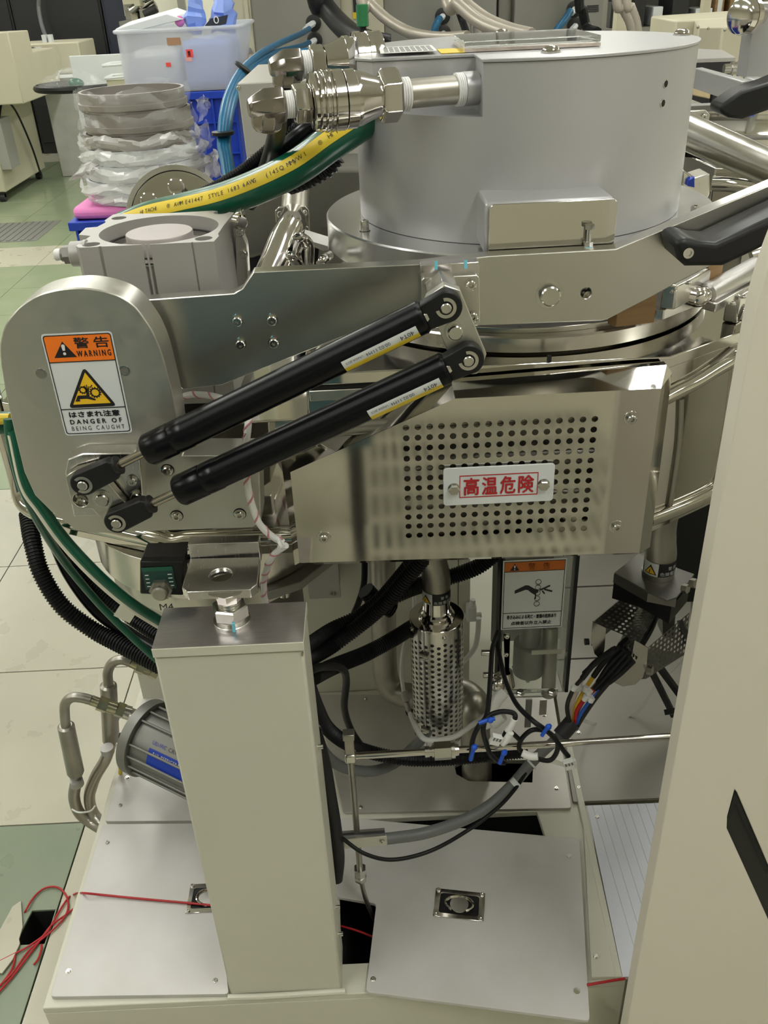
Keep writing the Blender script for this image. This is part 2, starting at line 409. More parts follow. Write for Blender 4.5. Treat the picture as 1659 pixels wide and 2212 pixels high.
# --- support post
pz = at(335,1399,.714).z; pz1 = pz-.0125
post = thing('support_post', 'rectangular cream painted steel post carrying the levelling foot', 'post', (-.168,.745,0))
px0, px1, py0, py1 = -.2445, -.0895, .714, .779
obj('post_body', MB().box((px0,py0,0),(px1,py1,pz1)), M['cream'], post, bevel=.003)
obj('cap_plate', MB().box((px0,py0-.002,pz1+.0004),(px1+.001,py1+.002,pz-.0006)), M['cream'], post, bevel=.0008)
obj('cap_top', MB().box((px0+.0006,py0-.0014,pz-.0005),(px1+.0004,py1+.0014,pz)), M['cap'], post, label='bare scored steel top face')
sm = MB()
for a, b in ((1250,300),):
    pass
obj('paint_chip', MB().prism([at(652,1409,.7125),at(656,1409,.7125),at(655,1418,.7125),at(650,1416,.7125)],(0,.0008,0)), M['dull'], post)
for yy in (1613, 1960, 2018):
    p = at(690 if yy < 1700 else 726, yy, .745)
    p.x = px1
    obj('side_stud', MB().cyl(p, p+V((.006,0,0)), .003, 12), M['steel'], post)
# --- levelling bolt + foot bracket
bc = V((atz(497,1368,pz).x, .752, pz))
lb = thing('levelling_bolt', 'stout steel levelling bolt with hex nut on the post cap', 'bolt', bc)
obj('washer', MB().lathe(bc, Z3, [(0,.020),(.0035,.020),(.004,.0195)], 36), M['steel'], lb)
obj('spring_washer', MB().lathe(bc+Z3*.004, Z3, [(0,.0165),(.004,.0165)], 36), M['steel'], lb)
obj('hex_nut', MB().lathe(bc+Z3*.008, Z3, [(0,.018),(.0015,.0195),(.0135,.0195),(.015,.0175)], 6, a0=.3), M['steel'], lb)
obj('threaded_stud', MB().lathe(bc+Z3*.023, Z3, [(0,.0125)]+[(.0015*i,.0125-(i%2)*.0006) for i in range(1,12)]+[(.018,.0125)], 28), M['steel'], lb)
zb_ = at(477,1262,.752).z
obj('upper_collar', MB().lathe(bc+Z3*.030, Z3, [(0,.014),(.010,.015),(.016,.022),(zb_-pz-.032,.0225)], 8), M['chrome'], lb)
obj('mark', MB().prism([bc+V((.003,-.0205,.001)),bc+V((.006,-.0203,.001)),bc+V((.006,-.0203,.012)),bc+V((.003,-.0205,.012))],(0,.002,0)), M['cyan'], lb, label='cyan torque mark')
fb = thing('foot_bracket', 'machined steel foot bracket with a bolt hole under the chamber front', 'bracket', V((-.17,.80,zb_)))
ztop = zb_
c4 = [atz(*q, ztop) for q in ((410,1206),(561,1203),(556,1262),(540,1274),(404,1279),(393,1268))]
hc = atz(477,1241,ztop)
dn = V((0,0,-.0105))
obj('foot_plate', holed([p+dn for p in c4],[circle(hc+dn, Z3, .0122, 28)], -dn), M['machined'], fb, bevel=.0008)
obj('bolt_end', MB().lathe(hc-Z3*.0115, Z3, [(0,.0105),(.0055,.0105),(.006,.009)], 24), M['steel'], fb)
yb0 = c4[0].y
obj('back_plate', MB().prism([V((c4[0].x,yb0+.001,ztop-.010)),V((c4[1].x,yb0+.001,ztop-.010)),V((c4[1].x,yb0+.001,at(561,1172,yb0).z)),V((c4[0].x,yb0+.001,at(418,1176,yb0).z))],(0,.015,0)), M['machined'], fb, bevel=.001)
# --- floor plates
def plate_px(name, pts, z, t, m, label, holes=(), r=.006, cat='floor plate', group=None):
    P_ = rounded([atz(a,b,z+t)-V((0,0,t)) for a,b in pts], r, 4)
    o = obj(name, holed(P_, [[p-V((0,0,0)) for p in h] for h in holes], (0,0,t)), m, bevel=.0012); tag(o, label, cat, group)
    return o
pl1 = plate_px('floor_plate', ((108,2153),(494,2147),(455,1778),(222,1780)), .0005, .007, M['alu'], 'bare aluminium floor plate left of the post, front one with red cord across it')
pl2 = plate_px('floor_plate', ((226,1774),(455,1772),(420,1500),(309,1503)), .0005, .007, M['alu'], 'bare aluminium floor plate under the grey refrigerator cylinder')
def screw_at(par, px, py, z, me=SCREWS, dy=0):
    return inst('screw', me, atz(px,py,z), Z3, par, random.random())
for q in ((232,1820),(148,2098),(465,2118)): screw_at(pl1, *q, .0076)
for q in ((260,1740),(275,1680)): screw_at(pl2, *q, .0076)
def ring_pull(par, c, u, v, n, wx, wy, m):
    """recessed lift ring: c centre on surface, u,v in-plane axes"""
    sh = lambda x, y, h=0: c+u*(x*wx/2)+v*(y*wy/2)+n*h
    obj('pull_frame', holed([sh(*q,-.0) for q in ((-1,-1),(1,-1),(1,1),(-1,1))], [rounded([sh(*q,0) for q in ((-.78,-.7),(.78,-.7),(.78,.7),(-.78,.7))], .004)], n*.0016), m, par, bevel=.0005, label='chrome recessed pull frame')
    dish = [[sh(.74*cos(2*pi*i/28)*k, .66*sin(2*pi*i/28)*k, h) for i in range(28)] for k, h in ((1.0,.0012),(.86,.0006),(.7,.0004),(.1,.0003))]
    obj('pull_dish', MB().loft(dish, caps=False).prism([sh(*q,.0001) for q in ((-.8,-.72),(.8,-.72),(.8,.72),(-.8,.72))], n*.0001), M['black'], par)
    ring = [sh(.55*cos(a), .52*sin(a), .003) for a in [radians(-60+i*300/30) - pi*0 for i in range(31)]]
    obj('pull_ring', MB().tube(ring, .0022, 8), m, par)
    obj('pull_disc', MB().lathe(c+n*.0015, n, [(0,min(wx,wy)*.30),(.001,min(wx,wy)*.29)], 28), M['steel'], par)
    for q in ((-.88,-.86),(.88,-.86),(.88,.86),(-.88,.86)): inst('screw', SCREWS, sh(*q,.0016), n, par)
pc = atz(450,1940,.0076)
ring_pull(pl1, pc, X3, Y3, Z3, .062, .05, M['chrome'])
# loose plate, lying skew over the opening
LZ = .002; LT = .006
pl3 = plate_px('loose_floor_plate', ((790,2142),(1274,2205),(1252,1812),(738,1765),(716,1935),(813,1952)), LZ, LT, M['alu'], 'loose aluminium floor plate lying skew over the open pit',
    holes=[circle(atz(a,b,LZ+LT)-V((0,0,LT)), Z3, .0045, 16) for a,b in ((1246,2140),)])
for q in ((806,2115),(1229,1850)): screw_at(pl3, *q, LZ+LT+.0002)
pa, pb, pd = atz(936,1981,LZ+LT), atz(1046,1993,LZ+LT), atz(938,1920,LZ+LT)
pc = (atz(1047,1930,LZ+LT)+pa)/2; u = (pb-pa); v = (pd-pa)
ring_pull(pl3, pc+Z3*.0004, u.normalized(), Z3.cross(u.normalized()), Z3, u.length, v.length, M['chrome'])
# fixed rear plates
hole_r = [atz(a,b,.006) - V((0,0,.006)) for a,b in ((982,1655),(986,1672),(1012,1687),(1150,1690),(1152,1642),(1010,1642))]
M['alushade'] = mat('shaded_aluminium', (.50,.48,.44), .45, .5, var=.14, vs=6, c2=(.42,.40,.36))  # darker copy of the plate aluminium, shade of the pit put into its colour
pl4 = plate_px('rear_floor_plate', ((742,1755),(1235,1745),(1195,1502),(682,1500)), .0005, .0055, M['alushade'], 'fixed aluminium floor plate behind the pit with a cut-out round the drain pipe', holes=[[p+V((0,0,.0005)) for p in hole_r]])
for q in ((779,1744),(1202,1703),(1175,1545),(790,1510)): screw_at(pl4, *q, .0062)
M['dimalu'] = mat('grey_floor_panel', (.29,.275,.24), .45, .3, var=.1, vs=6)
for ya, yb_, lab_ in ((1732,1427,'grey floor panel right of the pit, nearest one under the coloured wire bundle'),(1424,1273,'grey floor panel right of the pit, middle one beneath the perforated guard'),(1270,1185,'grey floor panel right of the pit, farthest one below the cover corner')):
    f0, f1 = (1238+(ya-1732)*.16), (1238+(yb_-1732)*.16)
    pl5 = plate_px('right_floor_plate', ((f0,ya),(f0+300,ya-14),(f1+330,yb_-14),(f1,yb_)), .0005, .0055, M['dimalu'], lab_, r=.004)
    if ya > 1700:
        for q in ((1250,1702),(1250,1583)): screw_at(pl5, *q, .0062)
# right rail and lined panel
rail = obj('base_rail', MB().prism([atz(1212,1560,.008),atz(1225,1560,.008),atz(1345,2110,.008),atz(1330,2110,.008)],(0,0,-.0075)), M['cream'], bevel=.001); tag(rail, 'narrow cream rail running back beside the lined white panel', 'rail')
rail2 = obj('clamp_strip', MB().prism([atz(1258,1740,.007),atz(1270,1740,.007),atz(1332,2110,.007),atz(1278,2110,.007)],(0,0,-.0065)), M['cream'], bevel=.001); tag(rail2, 'cream edge strip with one screw right of the loose plate', 'strip')
inst('screw', SCREWS, atz(1287,2066,.0072), Z3, rail2)
lp = thing('lined_panel', 'white panel with thin ruled lines on the floor right of the pit', 'panel', atz(1340,1900,.004))
mlp = mat('white_laminate', (.62,.64,.70), .3, 0, var=.03)
lpq = [atz(a,b,.008) for a,b in ((1268,1740),(1440,1734),(1440,2110),(1345,2110))]
obj('board', MB().prism([p-V((0,0,.006)) for p in lpq], (0,0,.006)), mlp, lp)
for k in range(9):
    a = lpq[0].lerp(lpq[1], (k+.6)/9); b = lpq[3].lerp(lpq[2], (k+.6)/9); b = b.lerp(a, 0); d = V((.0005,0,0))
    a = V((a.x, lpq[0].y, a.z)); b = V((a.x+.003, lpq[3].y, a.z))
    obj('ruled_line', MB().prism([a-d, a+d, b+d, b-d], (0,0,.0003)), M['cylalu'], lp)
inst('screw', SCREWS, atz(1290,1765,.0083), Z3, lp)
# ================================================================ process chamber
YC = .860; K = .735
LX, LY = .2414*K, 1.5115*K; ZLT, ZLB, RL, RF = 1.2-.0988*K, 1.2-.3334*K, .2557*K, .3123*K
zt = at(1437,768,YC).z; zb = at(480,1168,YC).z
xL, xR = at(372,1168,YC).x, at(1441,768,YC).x
r1 = atz(1617,707,zt); l1 = atz(70,1108,zb)
ch = thing('process_chamber', 'polished steel vacuum chamber body behind the perforated cover', 'vacuum chamber', (LX,LY,zb))
xM = -.075
lobe = lambda z, e=0: [V((xL-e*.4,YC-e,z)),V((xM,YC-e,z)),V((xM,1.3,z)),V((l1.x-e,1.3,z)),V((l1.x-e,l1.y-e*.4,z))]
obj('left_lobe', MB().prism(lobe(zb), (0,0,.80-zb)), M['mirror'], ch, bevel=.002)
obj('bottom_plate', MB().prism(lobe(zb-.022,-.001), (0,0,.0215)), M['mirror'], ch, bevel=.001)
octo = lambda z, e=0: [V((xM-e*.4,YC-e,z)),V((xR+e*.4,YC-e,z)),V((r1.x+e*1.0,r1.y-e*.4,z)),V((r1.x+e,1.55,z)),V((xM-e,1.55,z))]
obj('chamber_body', MB().prism(octo(zb), (0,0,zt-.0131-zb)), M['mirror'], ch, bevel=.002)
obj('slot_band', MB().box((xM+.003,YC-.0012,zt-.0185),(xR-.005,YC-.0002,zt-.0131)), M['blackmat'], ch)
obj('top_flange', MB().prism(octo(zt-.013,.004), (0,0,.013)), M['mirror'], ch, bevel=.0012)
obj('lower_flange', MB().box((xM+.003,YC-.004,zt-.031),(xR-.002,YC-.0003,zt-.0187)), M['steel'], ch, bevel=.0012)
obj('bottom_plate', MB().prism(octo(zb-.022,-.001), (0,0,.0215)), M['mirror'], ch, bevel=.001)
for q in ((1187,776),(1187,806)):
    p = at(*q, YC-.0045); obj('index_notch', MB().box((p.x-.002,p.y-.0005,p.z-.003),(p.x+.002,p.y+.004,p.z+.003)), M['blackmat'], ch)
# raised rounded welded rims of the jacket
def rim(name, pts, r, parent, m):
    return obj(name, MB().tube(spline(pts, 8), r, 14), m, parent)
yj = YC-.003
rim('jacket_rim', [at(640,1160,yj),at(560,1163,yj),at(470,1167,yj),at(400,1170,yj),at(368,1174,yj)-V((0,0,0))]+[V((xL,YC,zb)).lerp(V((l1.x,l1.y,zb)),t)+V((-.004,-.006,.006+.012*t*0)) for t in (.12,.4,.75)]+[V((l1.x-.004,l1.y-.004,zb+.012)),V((l1.x-.012,l1.y+.01,zb+.05)),V((l1.x-.012,l1.y+.012,zb+.16))], .0095, ch, M['mirror'])
def chamf(px, py, off=.0):
    a, b = V((xR,YC,0)), V((r1.x,r1.y,0)); d = (b-a).normalized(); n = V((d.y,-d.x,0))
    rr = ray(px,py); t = ((a-CAM).dot(n)+off)/rr.dot(n)
    return CAM+rr*t
for nm, P_ in (('jacket_rim',((1430,862),(1462,845),(1500,826),(1550,795),(1590,775),(1603,790),(1592,900),(1575,990),(1556,1050),(1535,1066),(1480,1092),(1400,1124))),):
    rim(nm, [chamf(*q,.004) for q in P_], .0085, ch, M['mirror'])
rim('weld_bead', [chamf(*q,.003) for q in ((1462,835),(1500,815),(1540,790),(1583,755))], .0032, ch, M['dull'])
rim('weld_bead', [chamf(*q,.002) for q in ((1470,860),(1465,960),(1446,1090))], .004, ch, M['dull'])
rim('weld_bead', [at(530,1152,YC-.002),at(560,1150,YC-.002),at(620,1148,YC-.002)], .002, ch, M['dull'])
# ring on top
zr = zt+.020
RR = [ (lambda p: sqrt((p.x-LX)**2+(p.y-LY)**2))(atz(a,b,zr)) for a,b in ((1200,726),(1400,696))]
RR = sum(RR)/2
obj('seal_ring', MB().lathe((LX,LY,zt+.0022), Z3, [(0,RR-.004),(.0005,RR-.001),(zr-zt-.0042,RR),(zr-zt-.0022,RR-.0015),(zr-zt-.0022,RR-.05),(0,RR-.05)], 128, caps=False), M['steel'], ch, label='polished ring flange')
obj('shadow_gap', MB().lathe((LX,LY,zt+.0005), Z3, [(0,RR-.012),(.0018,RR-.012),(.0018,RR-.05)], 96, caps=False), M['blackmat'], ch)
obj('inner_floor', MB().lathe((LX,LY,zt+.001), Z3, [(0,RR-.02),(.002,RR-.02)], 64), M['steel'], ch)
obj('clamp_ring', MB().lathe((LX,LY,zr+.0002), Z3, [(0,RR-.012),(.005,RR-.012),(.0055,RR-.0125),(.0055,RR-.05),(0,RR-.05)], 128, caps=False), M['steel'], ch)
# boxes added to block light into the pit from the rear and the side
nb = thing('rear_blocker', 'plain box added behind the pit to block light from the rear', 'light blocker', (.5,2.1,FLOOR))
obj('blocker_body', MB().box((.16,1.92,FLOOR),(1.5,2.6,.60)), M['cream'], nb, bevel=.003)
nb2 = thing('side_blocker', 'plain box added behind the door panel to block light from the side', 'light blocker', (1.1,1.2,FLOOR))
obj('blocker_body', MB().box((.72,.70,FLOOR),(1.5,1.90,.72)), M['cream'], nb2, bevel=.003)
# ================================================================ lid
lid = thing('chamber_lid', 'silver painted round chamber lid with a notched upper corner', 'lid', (LX,LY,ZLB))
def cpt(a, r, z): return V((LX+r*cos(a), LY+r*sin(a), z))
nA = atz(1046,128,ZLT); nB = atz(1023,115.5,ZLT); nC = atz(809,127,ZLT); nD = atz(767,114,ZLT); nE = atz(782,102,ZLT)
Xn = nA.x; Yw = .999
zn = None
an = -math.acos(max(-1,min(1,(Xn-LX)/RL)))        # front intersection of the notch wall with the circle
zn = at(1040,253,cpt(an,RL,0).y).z
full = [cpt(2*pi*i/128, RL, 0) for i in range(128)]
lowb = MB().loft([[V((p.x,p.y,ZLB)) for p in full],[V((p.x,p.y,zn)) for p in full]])
obj('lid_shell', lowb, M['lidpaint'], lid)
a2 = pi+.0
xb = at(770,140,Yw).x
def uppoly(z, e=0.0, top=False):
    pts = [V((Xn-e,Yw-e,z)),V((Xn-e,cpt(an,RL+e,0).y,z))]
    N = 90; A0 = an; A1 = pi-radians(28)
    pts += [cpt(A0+(A1-A0)*i/N, RL+e, z) for i in range(1,N+1)]
    yb_ = pts[-1].y
    pts += [V((xb+.02-e*.5,yb_,z)),V((xb-e,yb_-.03,z)),V((xb-e,Yw+.022-e*.5,z)),V((xb+.016-e*.5,Yw-e,z))]
    return pts
obj('upper_shell', MB().prism(uppoly(zn), (0,0,ZLT-.0035-zn)), M['lidpaint'], lid)
obj('top_plate', MB().prism(uppoly(ZLT-.003,.0018), (0,0,.003)), M['lidpaint'], lid, bevel=.0006)
obj('seam', MB().prism(uppoly(ZLT-.0046,-.0008), (0,0,.0017)), M['blackmat'], lid)
for q in ((1085,73),(1190,111),(1473,74),(788,106)):
    p = atz(*q, ZLT+.001); inst('dome_screw', DOME, V((p.x,p.y,ZLT+.0002)), Z3, lid, random.random())
for q in ((1438,181),(1432,223)):
    r_ = ray(*q); A = r_.x**2+r_.y**2; B = -2*(LX*r_.x+LY*r_.y); Cc = LX*LX+LY*LY-(RL+.0003)**2
    t = (-B-sqrt(B*B-4*A*Cc))/(2*A); p = CAM+r_*t; n = V((p.x-LX,p.y-LY,0)).normalized()
    obj('tapped_hole', MB().lathe(p-n*.004, n, [(0,.0033),(.0044,.0033)], 18), M['blackmat'], lid)
    obj('hole_rim', MB().lathe(p-n*.0005, n, [(0,.0042),(.0009,.0040),(.0009,.0033)], 18, caps=False), M['steel'], lid)
# window plate, paper and yellow label lying on the top plate
wq = [atz(a,b,ZLT) for a,b in ((1002,90),(1230,78),(1262,97),(1020,113))]
wq = [V((nB.x-.008,Yw+.012,ZLT)),V((nB.x+.13,Yw+.012,ZLT)),V((nB.x+.13,Yw+.14,ZLT)),V((nB.x-.008,Yw+.14,ZLT))]
win = obj('window_plate', MB().prism([p+Z3*.0045 for p in wq], (0,0,.006)), M['clear'], bevel=.001)
tag(win, 'clear acrylic plate lying on the lid top by the yellow label', 'acrylic plate')
wp = obj('film_sheet', MB().prism([p+Z3*.0006 for p in wq], (0,0,.003)), mat('pearly_film', (.7,.62,.56), .25, .5, var=.4, vs=40)); tag(wp, 'iridescent film sheet under the clear plate on the lid', 'film')
Q = [atz(a,b,ZLT+.001) for a,b in ((817,97),(942,92),(952,107),(821,112))]
qx0, qx1 = at(822,112,Yw+.01).x, at(945,105,Yw+.01).x
ps = thing('paper_notice', 'white printed paper slip lying on the lid top near the hose couplings', 'paper', V((qx0,Yw+.01,ZLT+.002)))
obj('sheet', MB().box((qx0,Yw+.012,ZLT+.003),(qx1,Yw+.095,ZLT+.0035)), M['white'], ps)
for r_ in range(4):
    for c_ in range(9):
        x = qx0+.004+c_*(qx1-qx0-.006)/9
        obj('print', MB().box((x,Yw+.02+r_*.018,ZLT+.0036),(x+(qx1-qx0)/13,Yw+.028+r_*.018,ZLT+.0038)), M['grey'], ps)
yl = obj('yellow_label', MB().box((qx1+.004,Yw+.012,ZLT+.0004),(qx1+.028,Yw+.07,ZLT+.0009)), M['yellow']); tag(yl, 'small yellow caution label on the lid top beside the paper slip', 'label')
# box-side tag "0" and small white tag
Sh = Sheet(V((xb-.0003,Yw+.08,at(775,155,Yw).z)), V((0,-.05,0)), V((0,0,.03)))
Sh.poly('tag_plate', rect2(0,0,1,1,.08), M['label'], lid, off=.0008)
# lid flange
fl_ = MB().lathe((LX,LY,ZLB-.034), Z3, [(0,RF-.001),(.001,RF),(.0318,RF),(.0335,RF-.0016),(.0335,RL-.02),(0,RL-.02)], 160, caps=False)
obj('lid_flange', fl_, mat('polished_flange', (.58,.58,.58), .24, .9, rv=.03), lid)
for q in ((788,497),(1500,466)):
    inst('cap_screw', CAPSC, atz(*q, ZLB), Z3, lid)
# access box on the lid front
YA = .872
b0, b1 = at(1042,552,YA), at(1330,428,YA)
fx0, fx1, fz0, fz1 = at(1055,548,YA).x, at(1326,535,YA).x, at(1190,547,YA).z, at(1190,436,YA).z
ab = thing('access_box', 'silver box with a polished steel door on the front of the lid', 'box', ((fx0+fx1)/2, YA, fz0))
obj('box_shell', MB().prism([V((fx0-.004,YA+.004,fz0)),V((fx1-.003,YA+.004,fz0)),V((fx1-.003,YA+.004,fz1+.001)),V((fx0-.004,YA+.004,fz1+.001))],(0,.062,0)), M['lidpaint'], ab, bevel=.003)
e = .0035
obj('box_door', MB().prism([V((fx0,YA,fz0+.002)),V((fx1,YA,fz0+.002)),V((fx1,YA,fz1-e)),V((fx1-e,YA,fz1)),V((fx0+e,YA,fz1)),V((fx0,YA,fz1-e))],(0,.0025,0)), M['mirror'], ab, bevel=.0005)
bp = at(1270,535,YA-.006)
obj('stop_bolt', MB().lathe(bp, Z3, [(0,.0048),(.006,.0048)], 6).lathe(bp+Z3*.006, Z3, [(0,.0026),(.013,.0026)], 12).lathe(bp+Z3*.018, Z3, [(0,.0052),(.004,.0052)], 6), M['steel'], ab)
obj('mark', MB().box((bp.x-.003,bp.y-.006,bp.z-.004),(bp.x+.003,bp.y-.0052,bp.z+.002)), M['cyan'], ab)
# ================================================================ hinge arm with its handle
YR = .850
arm = thing('lid_lever', 'long steel hinge arm plate across the lid front with a black handle', 'hinge arm', at(900,640,YR))
ao = [at(*q,YR) for q in ((318,648),(505,634),(523,624),(546,588),(905,571),(1057,553),(1330,538),(1480,476),(1549,447),(1622,417),(1900,300),(1900,390),(1600,540),(1525,580),(1463,611),(1415,638),(1313,690),(1300,693),(1037,704),(760,720),(560,800),(480,832),(395,842),(352,800))]
obj('arm_plate', holed(ao, [circle(at(*q,YR),Y3,.0055,20) for q in ((1266,633),)], (0,.018,0)), M['brushed'], arm, bevel=.001)
obj('end_bore', MB().lathe(at(1266,633,YR+.016), -Y3, [(0,.0052),(.008,.0052),(.009,.0045)], 20), M['chrome'], arm)
p = at(1187,636,YR)
obj('pivot_ring', MB().lathe(p+Y3*.001, -Y3, [(0,.0135),(.0016,.0135),(.0016,.0105)], 36, caps=False), M['steel'], arm)
obj('pivot_pin', MB().lathe(p+Y3*.002, -Y3, [(0,.0098),(.009,.0098),(.0102,.0085)], 32), M['steel'], arm)
for q in ((513,693),(588,691),(520,743),(592,740)):
    inst('screw', SCREW, at(*q,YR-.0003), -Y3, arm, .3)
    pp = at(q[0]-8,q[1]-9,YR-.0004); obj('mark', MB().prism([pp,pp+V((.003,0,-.001)),pp+V((.002,0,.003))],(0,.0002,0)), M['cyan'], arm)
# handle
YH = .80
ho = [at(*q,YH) for q in ((1456,526),(1478,513),(1512,522),(1548,525),(1659,474),(1900,362),(1900,440),(1659,531),(1562,576),(1482,577),(1466,563))]
hd = obj('handle', MB().prism(ho, (0,.048,0)), M['black'], arm, bevel=.006, seg=3, label='black moulded plastic handle')
obj('handle_screw', socket_screw(.0045,.003) if False else MB().lathe(at(1486,546,YH-.0005), -Y3, [(0,.0048),(.002,.0048),(.002,.003),(.0005,.0028)], 18), M['steel'], arm)
# spacer block, mount plate
sp_ = obj('spacer_block', MB().prism([at(*q,.835) for q in ((908,573),(1034,566),(1036,592),(910,600))],(0,.0148,0)), M['machined'], arm, bevel=.0006)
mp = obj('mount_plate', MB().prism([at(*q,.826) for q in ((910,606),(916,600),(1030,594),(1036,600),(1037,697),(1032,704),(912,704))],(0,.0238,0)), M['brushed'], arm, bevel=.0008)
for q in ((1017,615),(1021,684)): inst('screw', SCREW, at(*q,.8258), -Y3, arm, .2)
for q in ((942,573),(1006,571)):
    pp = at(*q,.8346); obj('mark', MB().box((pp.x-.0015,pp.y-.0003,pp.z-.004),(pp.x+.0015,pp.y,pp.z+.004)), M['cyan'], arm)
# ================================================================ hinge housing with the warning label
YHs = .797
hs = thing('hinge_housing', 'round-topped anodised hinge housing plate with an orange warning label', 'hinge housing', at(200,1150,YHs))
arc = [(2,790),(0,745),(10,705),(27,680),(50,657),(84,637),(120,627),(150,623),(178,622),(205,625),(232,631),(262,642),(290,661),(313,690),(332,720),(348,758),(361,805),(374,860),(383,905),(392,985),(560,985),(564,1128),(545,1140),(200,1152),(165,1146),(110,1105),(75,1070),(52,1020),(30,930),(14,860)]
hp = [at(*q,YHs) for q in arc]
hp = spline(hp[:19],5) + hp[19:28] + spline(hp[28:]+[hp[0]],4)[:-1]
obj('housing_plate', MB().prism(hp,(0,.041,0)), M['anod'], hs, bevel=.0012, ang=25)
for q in ((89,807),(269,801)):
    p = at(*q,YHs); obj('dowel_rim', MB().lathe(p+Y3*.001, -Y3, [(0,.0055),(.0013,.0052),(.0013,.0042)], 22, caps=False), M['steel'], hs)
    obj('dowel_pin', MB().lathe(p+Y3*.001, -Y3, [(0,.0042),(.0014,.004)], 20), M['dull'], hs)
for q in ((362,1015),(382,1114),(518,1110)):
    p = at(*q,YHs); obj('counterbore', MB().lathe(p+Y3*.0005, -Y3, [(0,.0068),(.0007,.0068)], 24), M['blackmat'], hs)
    inst('screw', SCREW, p-Y3*.0004, -Y3, hs, .5)
    pp = at(q[0]-18,q[1],YHs-.0003); obj('mark', MB().prism([pp,pp+V((.003,0,.0012)),pp+V((.003,0,-.0012))],(0,.0002,0)), M['cyan'], hs)
# warning label
A = at(142,941,YHs-.0003); Bv = at(286,931,YHs-.0003)-A; Cv = at(88,722,YHs-.0003)-A
Bv = V((Bv.x,0,0)); Cv = V((0,0,Cv.z))
S = Sheet(A, Bv, Cv); asp = S.u.length/S.v.length
wl = S.poly('warning_label', rect2(0,0,1,1,.05,asp), M['label'], hs, off=.0003)
fr_o = rect2(.022,.015,.978,.985,.04,asp); 
S.holed('label_border', fr_o, [rect2(.034,.023,.966,.977,.035,asp)], M['ink'], wl, off=.0006)
S.poly('orange_band', rect2(.036,.735,.964,.976), M['orange'], wl, off=.0005)
S.poly('rule', rect2(.034,.727,.966,.735), M['ink'], wl, off=.0007)
S.poly('rule', rect2(.034,.265,.966,.273), M['ink'], wl, off=.0007)
S.poly('alert_triangle', [(.12,.775),(.44,.775),(.28,.925)], M['ink'], wl, off=.0007)
S.poly('exclamation_mark', [(.262,.84),(.295,.84),(.305,.885),(.295,.898),(.265,.898),(.252,.885)], M['white'], wl, off=.0009)
S.poly('exclamation_mark', [(.278+.022*cos(a*pi/5), .811+.022*asp*sin(a*pi/5)) for a in range(10)], M['white'], wl, off=.0009)
S.text('lettering', '警', .44, .855, .10, M['ink'], wl, w=.21, fat=.0002)
S.text('lettering', '告', .72, .855, .10, M['ink'], wl, w=.21, fat=.0002)
S.text('lettering', 'W A R N I N G', .45, .775, .057, M['ink'], wl, w=.48, fat=.0002)
tri = lambda s: [(.50+s*x, .43+s*y*asp) for x, y in ((-.36,-.24),(.36,-.24),(0,.40))]
def rtri(s, r): return [(p.x,p.y) for p in rounded([V((x,y,0)) for x,y in tri(s)], r, 5)]
S.poly('hazard_triangle', rtri(.98,.06), M['ink'], wl, off=.0006)
S.poly('hazard_field', rtri(.76,.004), M['amber'], wl, off=.0008)
def gear(cx, cy, r, n):
    out = []
    for i in range(n*4):
        rr = r*(1.18 if i % 4 in (0,1) else .95); a = 2*pi*(i-.5)/(n*4); out.append((cx+rr*cos(a), cy+rr*asp*sin(a)))
    return out
def circ2(cx, cy, r, n=20): return [(cx+r*cos(2*pi*i/n), cy+r*asp*sin(2*pi*i/n)) for i in range(n)]
S.holed('gear_picture', gear(.415,.455,.055,10), [circ2(.415,.455,.036)], M['ink'], wl, off=.001)
S.holed('gear_picture', gear(.585,.425,.075,13), [circ2(.585,.425,.052)], M['ink'], wl, off=.001)
S.poly('hand_picture', [(.27,.345),(.34,.345),(.34,.368),(.45,.368),(.55,.348),(.57,.352),(.565,.362),(.49,.39),(.495,.44),(.52,.485),(.51,.492),(.49,.46),(.488,.505),(.476,.505),(.474,.46),(.455,.50),(.445,.495),(.455,.44),(.45,.402),(.32,.402)], M['ink'], wl, off=.001)
S.poly('hand_picture', [(.53,.47),(.565,.495),(.56,.505),(.525,.482)], M['ink'], wl, off=.001)
S.text('lettering', 'はさまれ注意', .13, .185, .058, M['ink'], wl, w=.74, fat=.0003)
S.text('lettering', 'D A N G E R   O F', .12, .115, .046, M['ink'], wl, w=.76, fat=.0002)
S.text('lettering', 'B E I N G   C A U G H T', .12, .048, .044, M['ink'], wl, w=.78)
